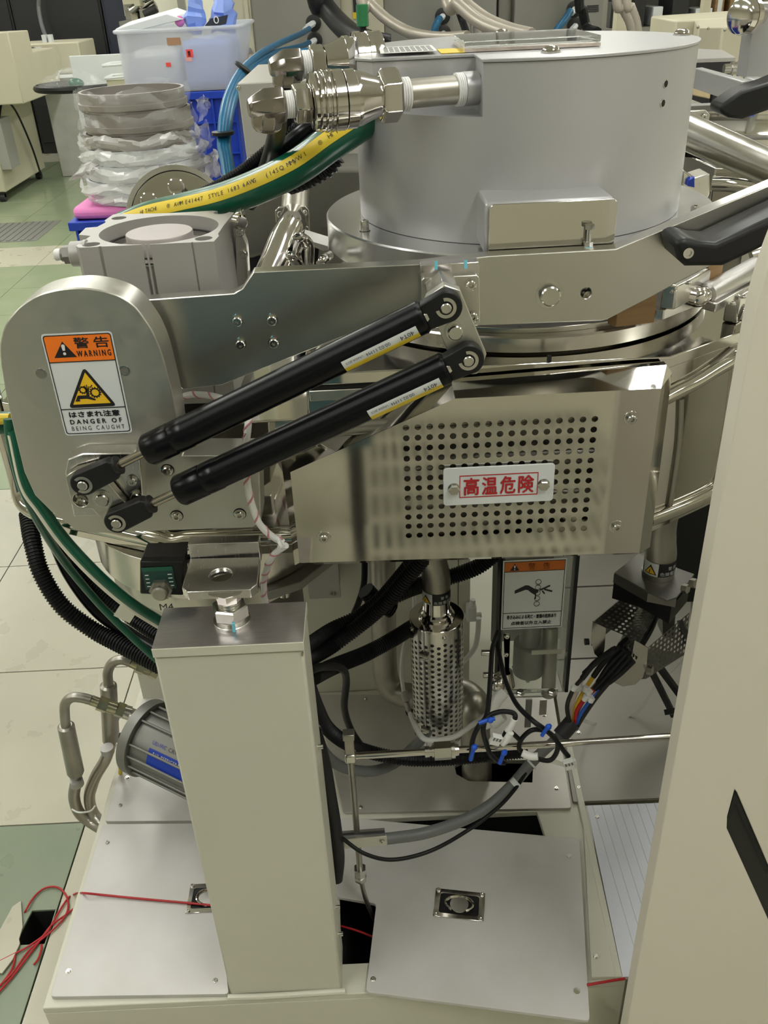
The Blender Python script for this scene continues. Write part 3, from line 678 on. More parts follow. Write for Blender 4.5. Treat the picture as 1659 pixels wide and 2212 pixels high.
# ================================================================ gas springs and link brackets
YS = .757
def gas_spring(pl, tl, tr, pr_, label, grp='gas springs holding the lid', lab=True):
    L = at(*pl,YS); R = at(*pr_,YS); d = (R-L).normalized(); n = V((-d.z,0,d.x))
    T0 = at(*tl,YS); T1 = at(*tr,YS)
    T0 = L+d*(T0-L).dot(d); T1 = L+d*(T1-L).dot(d); Lt = (T1-T0).length
    t = thing('gas_spring', label, 'gas spring', L, grp)
    r = .0153
    obj('cylinder_tube', MB().lathe(T0, d, [(0,r*.72),(.0008,r*.9),(.004,r*1.03),(.030,r*1.03),(.0315,r*.985),(.033,r*1.03),(Lt*.16,r*1.03),(Lt*.165,r*.99),(Lt-.006,r*.985),(Lt-.003,r*1.0),(Lt-.0005,r*.9),(Lt,r*.8)], 40), M['gas'], t)
    obj('piston_rod', MB().cyl(L+d*.02, T0+d*.002, .0043, 20), mat('rod_steel_'+str(len(bpy.data.materials)), (.40,.36,.30), .2, 1), t, label='bare steel piston rod')
    for P0, sgn, rr in ((L,1,.0125),(R,-1,.0145)):
        dd = d*sgn; nn = n*sgn; ln = .034 if sgn > 0 else .020
        ey = [P0+(-dd)*rr*cos(a)+nn*rr*sin(a) for a in [radians(-80+i*160/14) for i in range(15)]]
        ey += [P0+dd*ln+nn*rr*.85, P0+dd*(ln+.004)+nn*rr*.55, P0+dd*(ln+.004)-nn*rr*.55, P0+dd*ln-nn*rr*.85]
        f = V((0,-.0065,0))
        obj('end_eye', MB().prism([p+f for p in ey],(0,.0125,0)), M['black'], t, bevel=.0015)
        if sgn > 0: obj('lock_collar', MB().lathe(P0+dd*(ln+.002), dd, [(0,.0085),(.003,.0095),(.004,.0095)], 14), M['black'], t)
        else: obj('neck', MB().lathe(T1-d*.001, d, [(0,.008),((P0-T1).length-ln+.004,.007)], 16), M['steel'], t)
        pp = P0+f
        obj('pivot_pin', MB().lathe(pp+Y3*.002, -Y3, [(0,.0048),(.0045,.0048),(.0052,.004)], 24), M['steel'], t)
        cl = [pp+V((cos(a),0,sin(a)))*.0092 for a in [radians(-165+i*270/26)+(.6 if sgn>0 else 0) for i in range(27)]]
        ci = [pp+V((cos(a),0,sin(a)))*.0062 for a in [radians(-165+i*270/26)+(.6 if sgn>0 else 0) for i in range(27)]]
        obj('retaining_clip', MB().prism(cl+ci[::-1],(0,-.0009,0)), M['steel'], t)
    if lab:
        # paper rating label wrapped on the lower side of the tube near its upper end
        nl = 12; a0, a1 = radians(-92), radians(-40)      # angle about axis: 0 = +n , measured toward camera
        def sp(x, a, off=.0004): return T0+d*x+(n*cos(a)+V((0,-1,0))*sin(a))*(r+off)
        x0, x1 = Lt*.715, Lt*.965
        A0, AM, A1 = radians(88), radians(116), radians(140)
        def strip(name, a, b, m, off):
            rows = [[sp(x, a+(b-a)*i/6, off) for i in range(7)] for x in (x0+ (0), x1)]
            mb = MB(); mb.loft(rows, caps=False, closed=False); return obj(name, mb, m, t)
        lb_ = strip('rating_label', A0, AM, M['label'], .0003)
        strip('yellow_strip', AM, A1, M['yellow'], .0003)
        am = (A0+AM)/2+.02; o_ = sp(x1-.01, am-.13, .0008); uu = -d; vv = (sp(0,am-.1)-sp(0,am+.1)).normalized()*-1
        Tn = uu.cross(vv)
        if Tn.y > 0: vv = -vv
        LL = x1-x0
        for s_, fx, hh in (('40T4', .05, .0050), ('00.02.11', .36, .0040), ('M4', .60, .0038), ('UNISIA JECS', .72, .0026)):
            o_ = sp(x1-LL*fx, am-.12, .0009)
            text('lettering', s_, o_, uu, vv, hh*1.25, M['ink'], lb_)
    return t
gas_spring((183,1040),(311,968),(915,674),(962,660), 'upper one of the two black gas springs, nearer the hinge arm')
gas_spring((255,1122),(379,1056),(961,780),(1010,773), 'lower one of the two black gas springs, just above the perforated cover')
def big_pin(t, q, Y):
    p = at(*q,Y); obj('link_washer', MB().lathe(p, -Y3, [(0,.0098),(.001,.0098)], 30), M['anod'], t)
    obj('link_pin', MB().lathe(p-Y3*.001, -Y3, [(0,.0068),(.0035,.0068),(.0045,.0058)], 28), M['steel'], t)
    cl = [p+V((cos(a),0,sin(a)))*.0082 for a in [radians(30+i*300/26) for i in range(27)]]; ci = [p+V((cos(a),0,sin(a)))*.0064 for a in [radians(30+i*300/26) for i in range(27)]]
    obj('link_clip', MB().prism([c-Y3*.001 for c in cl+ci[::-1]],(0,-.0008,0)), M['steel'], t)
YL = YS+.0066
ul = thing('upper_link', 'anodised link plate joining both gas springs to the hinge arm', 'link plate', at(985,710,YL))
obj('link_body', MB().prism([at(*q,YL) for q in ((918,652),(923,642),(960,616),(994,627),(1051,765),(1046,780),(1031,808),(986,812),(945,704))],(0,.012,0)), M['anod'], ul, bevel=.0008)
obj('link_boss', MB().prism([at(*q,YL+.0122) for q in ((925,650),(960,618),(990,628),(1008,670),(960,700),(945,704))],(0,.050,0)), M['machined'], ul, bevel=.001)
big_pin(ul, (983,716), YL)
ll = thing('lower_link', 'polished link plate joining the gas spring rods to the hinge housing', 'link plate', at(215,1080,YL))
obj('link_body', holed([at(*q,YL) for q in ((141,1030),(160,1017),(203,1005),(229,1037),(272,1089),(300,1125),(263,1139),(239,1147),(200,1100),(165,1099),(154,1088))],[circle(at(174,1081,YL),Y3,.0075,20)],(0,.010,0)), M['steel'], ll, bevel=.0008)
obj('link_block', MB().prism([at(*q,YHs-.001) for q in ((152,1000),(158,972),(190,960),(300,958),(313,975),(318,1060),(316,1078),(290,1090),(262,1092),(170,1095))],(0,-.020,0)), M['machined'], ll, bevel=.0015)
big_pin(ll, (222,1077), YL)
inst('screw', SCREW, at(176,1081,YL+.009), -Y3, ll)
for q in ((286,1038),(294,1072)): inst('screw', SCREW, at(*q,YHs-.0215), -Y3, ll, .4)
# ================================================================ perforated mirror cover
YV = .812
cv = thing('perforated_cover', 'mirror-polished steel cover with a grid of round holes', 'cover', at(1000,1200,YV))
Fp = [at(*q,YV) for q in ((627,1020),(983,861),(1428,839),(1381,1194),(647,1216))]
Bp = [at(*q,YV+.030) for q in ((608,999),(976,826),(1440,788),(1452,806),(1404,1182),(1383,1196),(637,1221))]
p00, p10, p01, p11 = at(877,924,YV), at(1285,905,YV), at(883,1157,YV), at(1261,1141,YV)
NU, NV = 17, 12
def gridp(u, v): return p00.lerp(p10,u).lerp(p01.lerp(p11,u),v)
eu, ev = .5/(NU-1), .5/(NV-1)
def cp(i, j): return gridp((i-.5)/(NU-1), (j-.5)/(NV-1))
gf = MB()
for i in range(NU):
    for j in range(NV):
        c = gridp(i/(NU-1), j/(NV-1)); q = [cp(i,j), cp(i+1,j), cp(i+1,j+1), cp(i,j+1)]
        per = []
        for k in range(4): per += [q[k], (q[k]+q[(k+1)%4])/2]
        ho = []
        for k in range(16):
            d0 = per[k//2].lerp(per[(k//2+1)%8], .5*(k%2))-c; ho.append(c+d0.normalized()*.00335)
        hb = [p+Y3*.0012 for p in ho]
        fs = []
        for k in range(8):
            k2 = (k+1)%8
            fs += [(k,k2,8+2*k+1,8+2*k), (k2,8+(2*k+2)%16,8+2*k+1)]
        fs += [(8+k,8+(k+1)%16,24+(k+1)%16,24+k) for k in range(16)]
        gf.add(per+ho+hb, fs)
gf.add(Fp+[cp(0,0),cp(NU,0),cp(NU,NV),cp(0,NV)], [(0,1,5),(1,2,6,5),(2,3,7,6),(3,4,8,7),(4,0,5,8)])
obj('cover_face', gf, M['mirror'], cv, ang=30)
bv = MB()
n0 = Fp[:]; B_ = Bp
bv.add(n0+B_, [(0,1,6,5),(1,2,7,6),(2,8,7),(2,3,9,8),(3,10,9),(3,4,11,10),(4,0,5,11)])
obj('bevelled_rim', bv, M['mirror'], cv, ang=10)
bk = MB().loft([B_, [p+V((0,.010,0)) for p in B_]], caps=False)
obj('side_skirt', bk, M['mirror'], cv, ang=10)
for q in ((1363,903),(1331,1137),(700,1160)):
    p = at(*q,YV); obj('screw_cup', MB().lathe(p, -Y3, [(0,.0078),(.0008,.0074),(.0009,.006)], 26), M['steel'], cv); inst('screw', SCREW, p-Y3*.0008, -Y3, cv, .2)
# equipment behind the holes
obj('inner_shield', MB().box((Fp[0].x+.03,YV+.034,zb+.02),(Fp[2].x-.01,YV+.036,zt-.05)), M['dull'], cv)
for k in range(3):
    zc_ = zb+.06+.045*k
    obj('heater_tube', MB().cyl((Fp[0].x+.05,YV+.016,zc_),(Fp[2].x-.02,YV+.016,zc_),.008,14), M['dull'], cv)
# danger plate
sgp = thing('danger_plate', 'white plate with red Japanese high-temperature warning bolted over the holes', 'sign', at(1075,1090,YV))
yq = YV-.0045
s0, s1, s2 = at(958,1093,yq), at(1194,1084,yq), at(957,1013,yq)
Sd = Sheet(V((s0.x,yq,s0.z)), V((s1.x-s0.x,0,0)), V((0,0,s2.z-s0.z))); asd = Sd.u.length/Sd.v.length
obj('plate', MB().prism([Sd.p(x,y) for x,y in rect2(0,0,1,1,.03,asd)], (0,.002,0)), M['label'], sgp, bevel=.0004)
Sd.holed('red_frame', rect2(.145,.2,.855,.8), [rect2(.152,.225,.848,.775)], M['red'], sgp)
for i, chh in enumerate('高温危険'): Sd.text('lettering', chh, .185+i*.165, .27, .46, M['red'], sgp, w=.135, fat=.0005)
for x in (.095,.905):
    inst('hex_bolt', HEXB, Sd.p(x,.47), -Y3, sgp, .5)
    obj('spacer', MB().cyl(Sd.p(x,.47)+Y3*.0021, Sd.p(x,.47)+Y3*.0044, .004, 12), M['steel'], sgp)
# dark oily smudge left bare; big front-right door panel
YP = .64
dp = thing('side_door_panel', 'big cream painted door panel standing at the right, black grip strip in it', 'door panel', V((.5,YP,FLOOR)))
xl = at(1355,2212,YP).x; zt_ = at(1648,560,YP).z
outl = rounded([V((xl,YP,FLOOR)),V((1.0,YP,FLOOR)),V((1.0,YP,zt_+.12)),V((xl+.03,YP,zt_+.12)),V((xl,YP,zt_-.02))],[0,0,0,.03,.03],6)
gp = [at(*q,YP) for q in ((1570,1790),(1571,1765),(1587,1706),(1592,1712),(1720,2010),(1720,2120))]
obj('door_sheet', holed(outl,[gp],(0,.022,0)), M['panel'], dp, bevel=.004, seg=3)
obj('grip_strip', MB().prism([p+Y3*.004 for p in gp],(0,.014,0)), M['black'], dp)
obj('grip_lip', MB().prism([at(*q,YP+.0005) for q in ((1571,1768),(1587,1710),(1591,1716),(1660,1880),(1655,1888),(1588,1735),(1578,1770))],(0,.0034,0)), M['blackmat'], dp)
# ================================================================ behind and under the chamber
rc = thing('rear_cabinet', 'cream painted steel cabinet wall behind the pit under the chamber', 'cabinet', (-.2,1.312,0))
obj('cabinet_body', MB().box((-.488,1.312,.0005),(.128,1.46,.55)), M['cream'], rc, bevel=.002)
obj('side_post', MB().box((.129,1.312,.0005),(.150,1.36,.55)), M['cream'], rc)
obj('panel_seam', MB().box((-.165,1.3113,.002),(-.163,1.3119,.55)), M['blackmat'], rc)
q0, q1 = at(668,1225,1.30), at(735,1262,1.30)
gb = thing('junction_box', 'small grey junction box on the cream cabinet under the cover corner', 'box', q0)
obj('box_body', MB().box((q0.x,1.27,q1.z),(q1.x,1.3118,q0.z+.03)), M['cylalu'], gb, bevel=.002)
obj('box_lid', MB().box((q0.x-.002,1.262,q1.z-.002),(q1.x+.002,1.2698,q0.z+.03)), M['cylalu'], gb, bevel=.001)
text('lettering','43',V((q0.x+.035,1.2618,q1.z+.004)),X3,Z3,.012,M['grey'],gb)
# valve disc under the left lobe
vd = thing('pump_flange', 'round grey pump flange under the left side of the chamber', 'flange', (-.222,1.0,.5))
zf = at(400,1297,.852).z
obj('flange_disc', MB().lathe((-.222,1.005,zf), Z3, [(0,.150),(.002,.153),(zb-.023-zf,.153)], 96), M['steel'], vd, bevel=.001)
z2 = at(390,1332,.875).z
obj('flange_ring', MB().lathe((-.222,1.005,z2), Z3, [(0,.132),(zf-z2-.0003,.132)], 80), M['anod'], vd)
obj('pump_body', MB().lathe((-.222,1.035,.28), Z3, [(0,.10),(z2-.2803,.10)], 48), M['tin'], vd)
a = at(345,1318,.8725); text('lettering','M4',V((a.x,.8732-.0005,a.z)),X3,Z3,.014,M['ink'],vd)
obj('side_bolt', MB().cyl(at(614,1285,.93),at(614,1262,.93),.008,12), M['steel'], vd)
obj('swing_arm', MB().prism([atz(*q,zf-.012) for q in ((560,1270),(640,1245),(720,1195),(720,1220),(650,1275),(570,1300))],(0,0,.012)), M['tin'], vd, bevel=.001)
# black control box with green label
cbx = thing('control_box', 'black control box with a green label and a round hex gland beside the foot bracket', 'control box', at(345,1285,.80))
c4 = [at(*q,.805) for q in ((302,1213),(396,1213),(396,1287),(302,1284))]
obj('box_body', MB().prism(c4,(0,.03,0)), M['black'], cbx, bevel=.002)
obj('box_top', MB().prism([at(*q,.806) for q in ((308,1204),(398,1202),(397,1212),(303,1213))],(0,.028,0)), M['black'], cbx)
Sc = Sheet(c4[3]+V((.005,-.0004,.003)), V((c4[1].x-c4[0].x-.008,0,0)), V((0,0,c4[0].z-c4[3].z-.008)))
Sc.poly('green_label', rect2(.08,.1,.95,.9), mat('dark_green_print',(.01,.05,.04),.5), cbx)
Sc.poly('green_strip', rect2(.08,.78,.95,.92), M['green'], cbx, off=.0005)
for k in range(4): Sc.poly('print', rect2(.14+.0*k,.2+.14*k,.24,.23+.14*k), M['white'], cbx, off=.0006); Sc.poly('print', rect2(.78,.2+.14*k,.9,.23+.14*k), M['white'], cbx, off=.0006)
gl = at(349,1270,.8045)
obj('hex_gland', MB().lathe(gl, -Y3, [(0,.013),(.006,.013)], 6).lathe(gl-Y3*.006, -Y3, [(0,.009),(.006,.009),(.0075,.007)], 24), M['dull'], cbx)
# ---------------------------------------------------------------- perforated trap
TY = 1.05
tcx = at(943,1330,TY).x; tz1 = at(942,1330,TY).z; tz0 = at(946,1578,TY).z; TR = .0400
tr = thing('perforated_trap', 'perforated steel cylinder guard with a pipe entering its top', 'guard cylinder', (tcx,TY,tz0))
def perf_cyl(cx, cy, z0, z1, r, ncol, hr, solid0, solid1):
    mb = MB(); pc = 2*pi*r/ncol; zs0 = z0+solid0; zs1 = z1-solid1; nr = int((zs1-zs0)/pc); pr_ = (zs1-zs0)/nr
    def mp(s, z): a = s/r; return V((cx+r*cos(a), cy+r*sin(a), z))
    for i in range(ncol):
        s0 = i*pc
        for a, b in ((z0,zs0),(zs1,z1)): mb.add([mp(s0,a),mp(s0+pc/2,a),mp(s0+pc,a),mp(s0+pc,b),mp(s0+pc/2,b),mp(s0,b)],[(0,1,4,5),(1,2,3,4)])
        of = pr_/2 if i % 2 else 0
        if of:
            for a, b in ((zs0,zs0+of),(zs1-of,zs1)): mb.add([mp(s0,a),mp(s0+pc/2,a),mp(s0+pc,a),mp(s0+pc,b),mp(s0+pc/2,b),mp(s0,b)],[(0,1,4,5),(1,2,3,4)])
        for j in range(nr-(1 if of else 0)):
            c = (s0+pc/2, zs0+of+(j+.5)*pr_)
            per = [(-.5,-.5),(0,-.5),(.5,-.5),(.5,0),(.5,.5),(0,.5),(-.5,.5),(-.5,0)]
            pv = [mp(c[0]+x*pc, c[1]+y*pr_) for x, y in per]
            hv = []
            for k in range(8):
                x, y = per[k]; l = sqrt(x*x+y*y); hv.append((c[0]+x/l*hr, c[1]+y/l*hr))
            ht = [mp(*h) for h in hv]; hb = [V((cx+(p.x-cx)*.965, cy+(p.y-cy)*.965, p.z)) for p in ht]
            mb.add(pv+ht+hb, [(k,(k+1)%8,8+(k+1)%8,8+k) for k in range(8)]+[(8+k,8+(k+1)%8,16+(k+1)%8,16+k) for k in range(8)])
    return mb
obj('perforated_shell', perf_cyl(tcx,TY,tz0,tz1,TR,26,.0030,.004,.020), M['steel'], tr, ang=50, label='steel shell with staggered round holes')
obj('inner_heater', MB().lathe((tcx,TY,tz0), Z3, [(0,.031),(tz1-tz0-.004,.031)], 32), M['tin'], tr)
obj('top_cap', MB().lathe((tcx,TY,tz1-.003), Z3, [(0,TR+.0006),(.003,TR+.0006),(.0036,TR),(.0036,.026)], 56, caps=False), M['chrome'], tr)
obj('pipe_collar', MB().lathe((tcx,TY,tz1), Z3, [(0,.027),(.003,.027),(.005,.0245),(.006,.0235),(.010,.0235),(.012,.0205),(.03,.0195),(.045,.0195)], 44), M['chrome'], tr)
pts = [at(898,1180,TY-.02), at(915,1208,TY), at(932,1236,TY), at(941,1262,TY)]
e0 = V((tcx,TY,tz1+.05)); pts = spline([V((tcx-.045,TY-.0,tz1+.155)), V((tcx-.022,TY,tz1+.128)), V((tcx-.006,TY,tz1+.10)), V((tcx,TY,tz1+.07)), V((tcx,TY,tz1+.044))], 8)
obj('pipe_elbow', MB().tube(pts, .0205, 28), M['dull'], tr)
def pipe_label(par, c, r, h):
    """white / black high-voltage band wrapped round a vertical pipe, facing the camera"""
    def band(nm, a0, a1, z0, z1, m, off):
        rows = [[c+V((cos(a)*(r+off), sin(a)*(r+off), z)) for a in [radians(a0+(a1-a0)*i/14) for i in range(15)]] for z in (z0, z1)]
        return obj(nm, MB().loft(rows, caps=False, closed=False), m, par)
    w_ = band('white_band', 190, 250, 0, h, M['label'], .0006)
    b_ = band('black_band', 250, 345, 0, h, M['ink'], .0007)
    def pt(a, z, off=.0012): a = radians(a); return c+V((cos(a)*(r+off), sin(a)*(r+off), z))
    obj('hazard_triangle', MB().add([pt(198,h*.12),pt(220,h*.12,.0016),pt(246,h*.12),pt(222,h*.88,.0016)],[(0,1,3),(1,2,3)]), M['ink'], w_)
    obj('hazard_field', MB().add([pt(204,h*.2,.0016),pt(221,h*.2,.002),pt(240,h*.2,.0016),pt(222,h*.72,.002)],[(0,1,3),(1,2,3)]), M['amber'], w_)
    obj('bolt_sign', MB().add([pt(219,h*.26,.0026),pt(222,h*.26,.0026),pt(224,h*.62,.0026),pt(220,h*.46,.0026)],[(0,1,2,3)]), M['ink'], w_)
    for body, z, hh, a0, a1 in (('警告', h*.58, h*.3, 280, 318), ('危険電圧部', h*.14, h*.32, 256, 340)):
        n = len(body)
        for i, chh in enumerate(body):
            aa = a0+(a1-a0)*(i+.5)/n; ra = radians(aa); u = V((-sin(ra),cos(ra),0))
            text('lettering', chh, pt(aa,z,.0012)-u*hh*.5, u, Z3, hh, M['label'], b_)
    return w_
pipe_label(tr, V((tcx,TY,tz1+.034)), .0206, .019)
for q, s_ in (((917,1410),1),((922,1570),1)):
    p = V((tcx+TR*cos(radians(238)), TY+TR*sin(radians(238)), at(*q,TY-.03).z))
    n = V((cos(radians(238)),sin(radians(238)),0)); t_ = V((-n.y,n.x,0))
    obj('clamp_screw', MB().cyl(p+n*.002-t_*.006,p+n*.002+t_*.008,.004,14), M['steel'], tr)
    obj('clamp_screw', MB().cyl(p+n*.002-t_*.004-Z3*.007,p+n*.002+t_*.004-Z3*.004,.003,14), M['steel'], tr)
a_ = radians(238); obj('lap_seam', MB().box((-.0006,-.0006,0),(.0006,.0006,.01)) if False else MB().prism([V((tcx+(TR+.0008)*cos(a_+d),TY+(TR+.0008)*sin(a_+d),tz0)) for d in (-.02,.02)]+[V((tcx+(TR+.0008)*cos(a_+d),TY+(TR+.0008)*sin(a_+d),tz1)) for d in (.02,-.02)], (cos(a_)*.0004,sin(a_)*.0004,0)), M['steel'], tr)
for aa in (282,200,330): inst('screw', SCREWS, V((tcx+TR*cos(radians(aa)),TY+TR*sin(radians(aa)),tz1-.012)), V((cos(radians(aa)),sin(radians(aa)),0)), tr)
# ---------------------------------------------------------------- dull pipes
def pipe(name, pts, r, m, label, cat='pipe', seg=20, n=8, group=None):
    o = obj(name, MB().tube(spline(pts, n), r, seg), m); tag(o, label, cat, group); return o
pipe('exhaust_pipe', [at(824,1120,1.2),at(826,1205,1.2),at(828,1300,1.2),at(830,1400,1.2),at(834,1460,1.2),at(850,1492,1.19),at(885,1502,1.18),at(925,1502,1.18)], .0215, M['dull'], 'dull steel exhaust pipe bending towards the perforated cylinder')
pipe('drain_pipe', [at(960,1490,1.19),at(1000,1497,1.18),at(1024,1518,1.16),V((.138,1.125,.10)),V((.140,1.095,.02)),V((.141,1.09,-.1))], .026, M['dull'], 'wide dull drain pipe going down through the floor cut-out')
# ---------------------------------------------------------------- hoses and conduits in the pit
def cable(name, px, r, m, label, cat='cable', corr=None, group=None, seg=10, n=8):
    P_ = [at(*q) for q in px]
    mb = corrugated(P_, r, corr, 12) if corr else MB().tube(spline(P_, n), r, seg)
    o = obj(name, mb, m, ang=20 if corr else 60); tag(o, label, cat, group); return o
cable('corrugated_conduit', [(640,1415,.86),(668,1392,.93),(715,1360,.98),(770,1333,1.0),(815,1300,1.0),(850,1262,1.0),(905,1195,1.0)], .0100, M['rubber'], 'uppermost black corrugated conduit leaving the post', 'conduit', .0042)
cable('corrugated_conduit', [(640,1450,.86),(668,1424,.92),(720,1393,.965),(775,1352,.98),(822,1312,.98),(862,1268,.98),(915,1205,.98)], .0112, M['rubber'], 'second black corrugated conduit from the post, just below the uppermost', 'conduit', .0042)
cable('corrugated_conduit', [(676,1462,.88),(720,1440,.95),(790,1412,1.0),(850,1380,1.03),(895,1352,1.08),(930,1335,1.13)], .0118, M['rubber'], 'black corrugated conduit running behind the perforated cylinder', 'conduit', .0034)
cable('corrugated_conduit', [(820,1305,1.03),(850,1288,1.03),(895,1268,1.05),(960,1250,1.1),(1030,1225,1.1),(1075,1190,1.1)], .0125, M['rubber'], 'black corrugated conduit crossing behind the elbow pipe to the right', 'conduit', .0042)
cable('conduit_stub', [(790,1275,1.06),(815,1300,1.06),(838,1312,1.06),(848,1318,1.06)], .0135, M['rubber'], 'short black conduit stub where two conduits cross', 'conduit', .0042)
cable('corrugated_conduit', [(668,1490,.86),(684,1530,.90),(705,1570,.93),(745,1603,.95),(800,1625,.97),(880,1640,.97),(960,1640,.97),(1050,1632,.97),(1140,1622,.97)], .0108, M['rubber'], 'long black corrugated conduit sagging behind the thin gas pipe', 'conduit', .0042)
cable('black_hose', [(676,1580,.80),(695,1640,.80),(708,1710,.80),(720,1780,.80),(728,1850,.80),(724,1900,.79)], .0105, M['rubber'], 'smooth black hose hanging down beside the post', 'hose', seg=16)
cable('flat_strap', [(690,1690,.81),(700,1760,.81),(712,1850,.81),(716,1890,.80)], .0045, M['grey'], 'dark grey strap between the post and the black hose', 'strap', seg=8)
cable('grey_hose', [(680,1575,.87),(700,1625,.93),(740,1657,.96),(800,1666,.98),(850,1650,1.0),(895,1612,1.02),(935,1570,1.02)], .0085, M['grey'], 'dark grey hose looping below the sagging conduit', 'hose', seg=14)
cable('black_lead', [(672,1447,.84),(700,1440,.88),(738,1444,.93),(748,1470,.97),(744,1530,1.0),(760,1580,1.02),(790,1625,1.02)], .0055, M['rubber'], 'black lead bending down in front of the cream cabinet', 'cable')
cable('thin_lead', [(788,1205,1.1),(786,1260,1.1),(775,1300,1.1),(760,1335,1.1)], .005, M['rubber'], 'thin black lead hanging above the crossed conduits', 'cable')
cable('clear_tube', [(885,1240,1.15),(895,1300,1.15),(888,1345,1.13),(872,1400,1.1),(867,1450,1.1),(872,1495,1.1)], .0033, M['white'], 'thin translucent tube left of the perforated cylinder', 'tube')
ct = thing('tube_connector', 'grey inline tube connector left of the perforated cylinder foot', 'connector', at(880,1520,1.09))
obj('connector_body', MB().cyl(at(872,1493,1.1),at(878,1515,1.09),.006,16).cyl(at(878,1515,1.09),at(884,1538,1.085),.0045,14), M['cylalu'], ct)
obj('connector_ring', MB().cyl(at(884,1536,1.085),at(885,1541,1.085),.0065,16), M['black'], ct)
cable('clear_tube', [(886,1542,1.08),(900,1575,1.0),(918,1597,.97),(950,1598,.97),(985,1590,.98),(1020,1566,1.0),(1050,1545,1.02)], .0042, M['white'], 'translucent tube passing in front of the perforated cylinder foot', 'tube')
cable('clear_tube', [(1034,1335,1.2),(1032,1370,1.2),(1025,1400,1.2),(1005,1425,1.2),(985,1440,1.2)], .0045, M['white'], 'thin white tube curving on the cabinet right of the perforated cylinder', 'tube')
wf = thing('white_fitting', 'white plastic push-in fitting on the cabinet wall', 'fitting', at(1018,1325,1.292))
obj('fitting_body', MB().box(tuple(at(1008,1345,1.292)),tuple(at(1030,1312,1.292)+V((0,.0195,0)))), M['white'], wf, bevel=.003)
obj('fitting_stem', MB().cyl(at(1000,1330,1.30),at(1040,1328,1.30),.005,12).cyl(at(1020,1310,1.30),at(1022,1295,1.30),.005,12), M['white'], wf)
# ---------------------------------------------------------------- acrylic motor box with the warning sign
AY = 1.0
ax0, ax1 = at(1083,1360,AY).x, at(1231,1360,AY).x; az0 = at(1150,1498,AY).z; az1 = zb-.03
am = thing('acrylic_box', 'clear acrylic guard box with a white hand-danger sign on its front', 'guard box', ((ax0+ax1)/2,AY,az0))
obj('front_panel', MB().box((ax0,AY,az0),(ax1,AY+.003,az1)), M['clear'], am)
obj('side_panel', MB().box((ax1-.003,AY+.0031,az0),(ax1,AY+.12,az1)), M['clear'], am)
obj('edge_strip', MB().box((ax1+.0002,AY-.001,az0),(ax1+.005,AY+.01,az1)), M['black'], am)
obj('foot_flange', MB().prism([atz(*q,az0) for q in ((1106,1492),(1206,1490),(1203,1506),(1104,1508))],(0,0,.004)), M['clear'], am, bevel=.0005)
for q in ((1124,1498),(1192,1497)): inst('hex_bolt', HEXB, atz(*q,az0+.0042), Z3, am)
s0, s1, s2 = at(1081,1360,AY-.0006), at(1213,1359,AY-.0006), at(1086,1211,AY-.0006)
Sm = Sheet(V((ax0-.001,AY-.0012,s0.z)), V((s1.x-ax0+.001,0,0)), V((0,0,s2.z-s0.z))); a_m = Sm.u.length/Sm.v.length
sg = Sm.poly('hand_danger_sign', rect2(0,0,1,1,.01,a_m), M['label'], am)
Sm.holed('label_border', rect2(.022,.018,.978,.982), [rect2(.032,.026,.968,.974)], M['ink'], sg, off=.0006)
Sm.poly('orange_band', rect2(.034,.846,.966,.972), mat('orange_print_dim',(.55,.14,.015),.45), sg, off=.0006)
Sm.poly('rule', rect2(.03,.838,.97,.846), M['ink'], sg, off=.0008); Sm.poly('rule', rect2(.03,.242,.97,.25), M['ink'], sg, off=.0008)
Sm.poly('alert_triangle', [(.11,.858),(.26,.858),(.185,.955)], M['ink'], sg, off=.0008)
Sm.poly('exclamation_mark', [(.178,.895),(.192,.895),(.198,.93),(.172,.93)], M['white'], sg, off=.001)
Sm.poly('exclamation_mark', [(.178,.868),(.192,.868),(.192,.882),(.178,.882)], M['white'], sg, off=.001)
Sm.text('lettering','警',.40,.862,.095,M['ink'],sg,w=.11); Sm.text('lettering','告',.63,.862,.095,M['ink'],sg,w=.11)
Sm.poly('hand_picture', [(.20,.53),(.20,.575),(.37,.645),(.42,.64),(.52,.585),(.575,.575),(.575,.535),(.545,.525),(.545,.44),(.525,.44),(.525,.50),(.47,.53),(.41,.575),(.37,.58)], M['ink'], sg, off=.0008)
for pa, pb_ in (((.60,.565),(.76,.625)),((.67,.575),(.80,.54)),((.64,.555),(.68,.51))):
    d = V((pb_[0]-pa[0],pb_[1]-pa[1],0)).normalized(); n = V((-d.y,d.x,0))*.011
    Sm.poly('hand_picture', [(pa[0]+n.x,pa[1]+n.y),(pa[0]-n.x,pa[1]-n.y),(pb_[0]-n.x,pb_[1]-n.y),(pb_[0]+n.x,pb_[1]+n.y)], M['ink'], sg, off=.0008)
for k in range(5):
    y_ = .685-k*.079
    ro = [(.57-k*.002+.047*cos(2*pi*i/22), y_+.037*sin(2*pi*i/22)) for i in range(22)]; ri = [(.57-k*.002+.040*cos(2*pi*i/22), y_+.031*sin(2*pi*i/22)) for i in range(22)]
    Sm.holed('roller_picture', ro, [ri], M['ink'], sg, off=.001)
Sm.text('lettering','巻き込みによる死亡・重傷の危険あり',.09,.155,.058,M['ink'],sg,w=.80,fat=.00025)
Sm.text('lettering','点検者以外立入禁止',.16,.065,.055,M['ink'],sg,w=.66,fat=.00025)
mo = thing('stirrer_motor', 'grey motor with shaft and pale strip inside the acrylic box', 'motor', at(1140,1450,1.06))
obj('motor_body', MB().lathe(at(1140,1452,1.06), Z3, [(0,.016),(.004,.024),(.06,.024),(.062,.016),(.10,.016)], 32), M['tin'], mo)
obj('drive_shaft', MB().cyl(at(1184,1500,1.05),at(1190,1350,1.05),.011,18), M['dull'], mo)
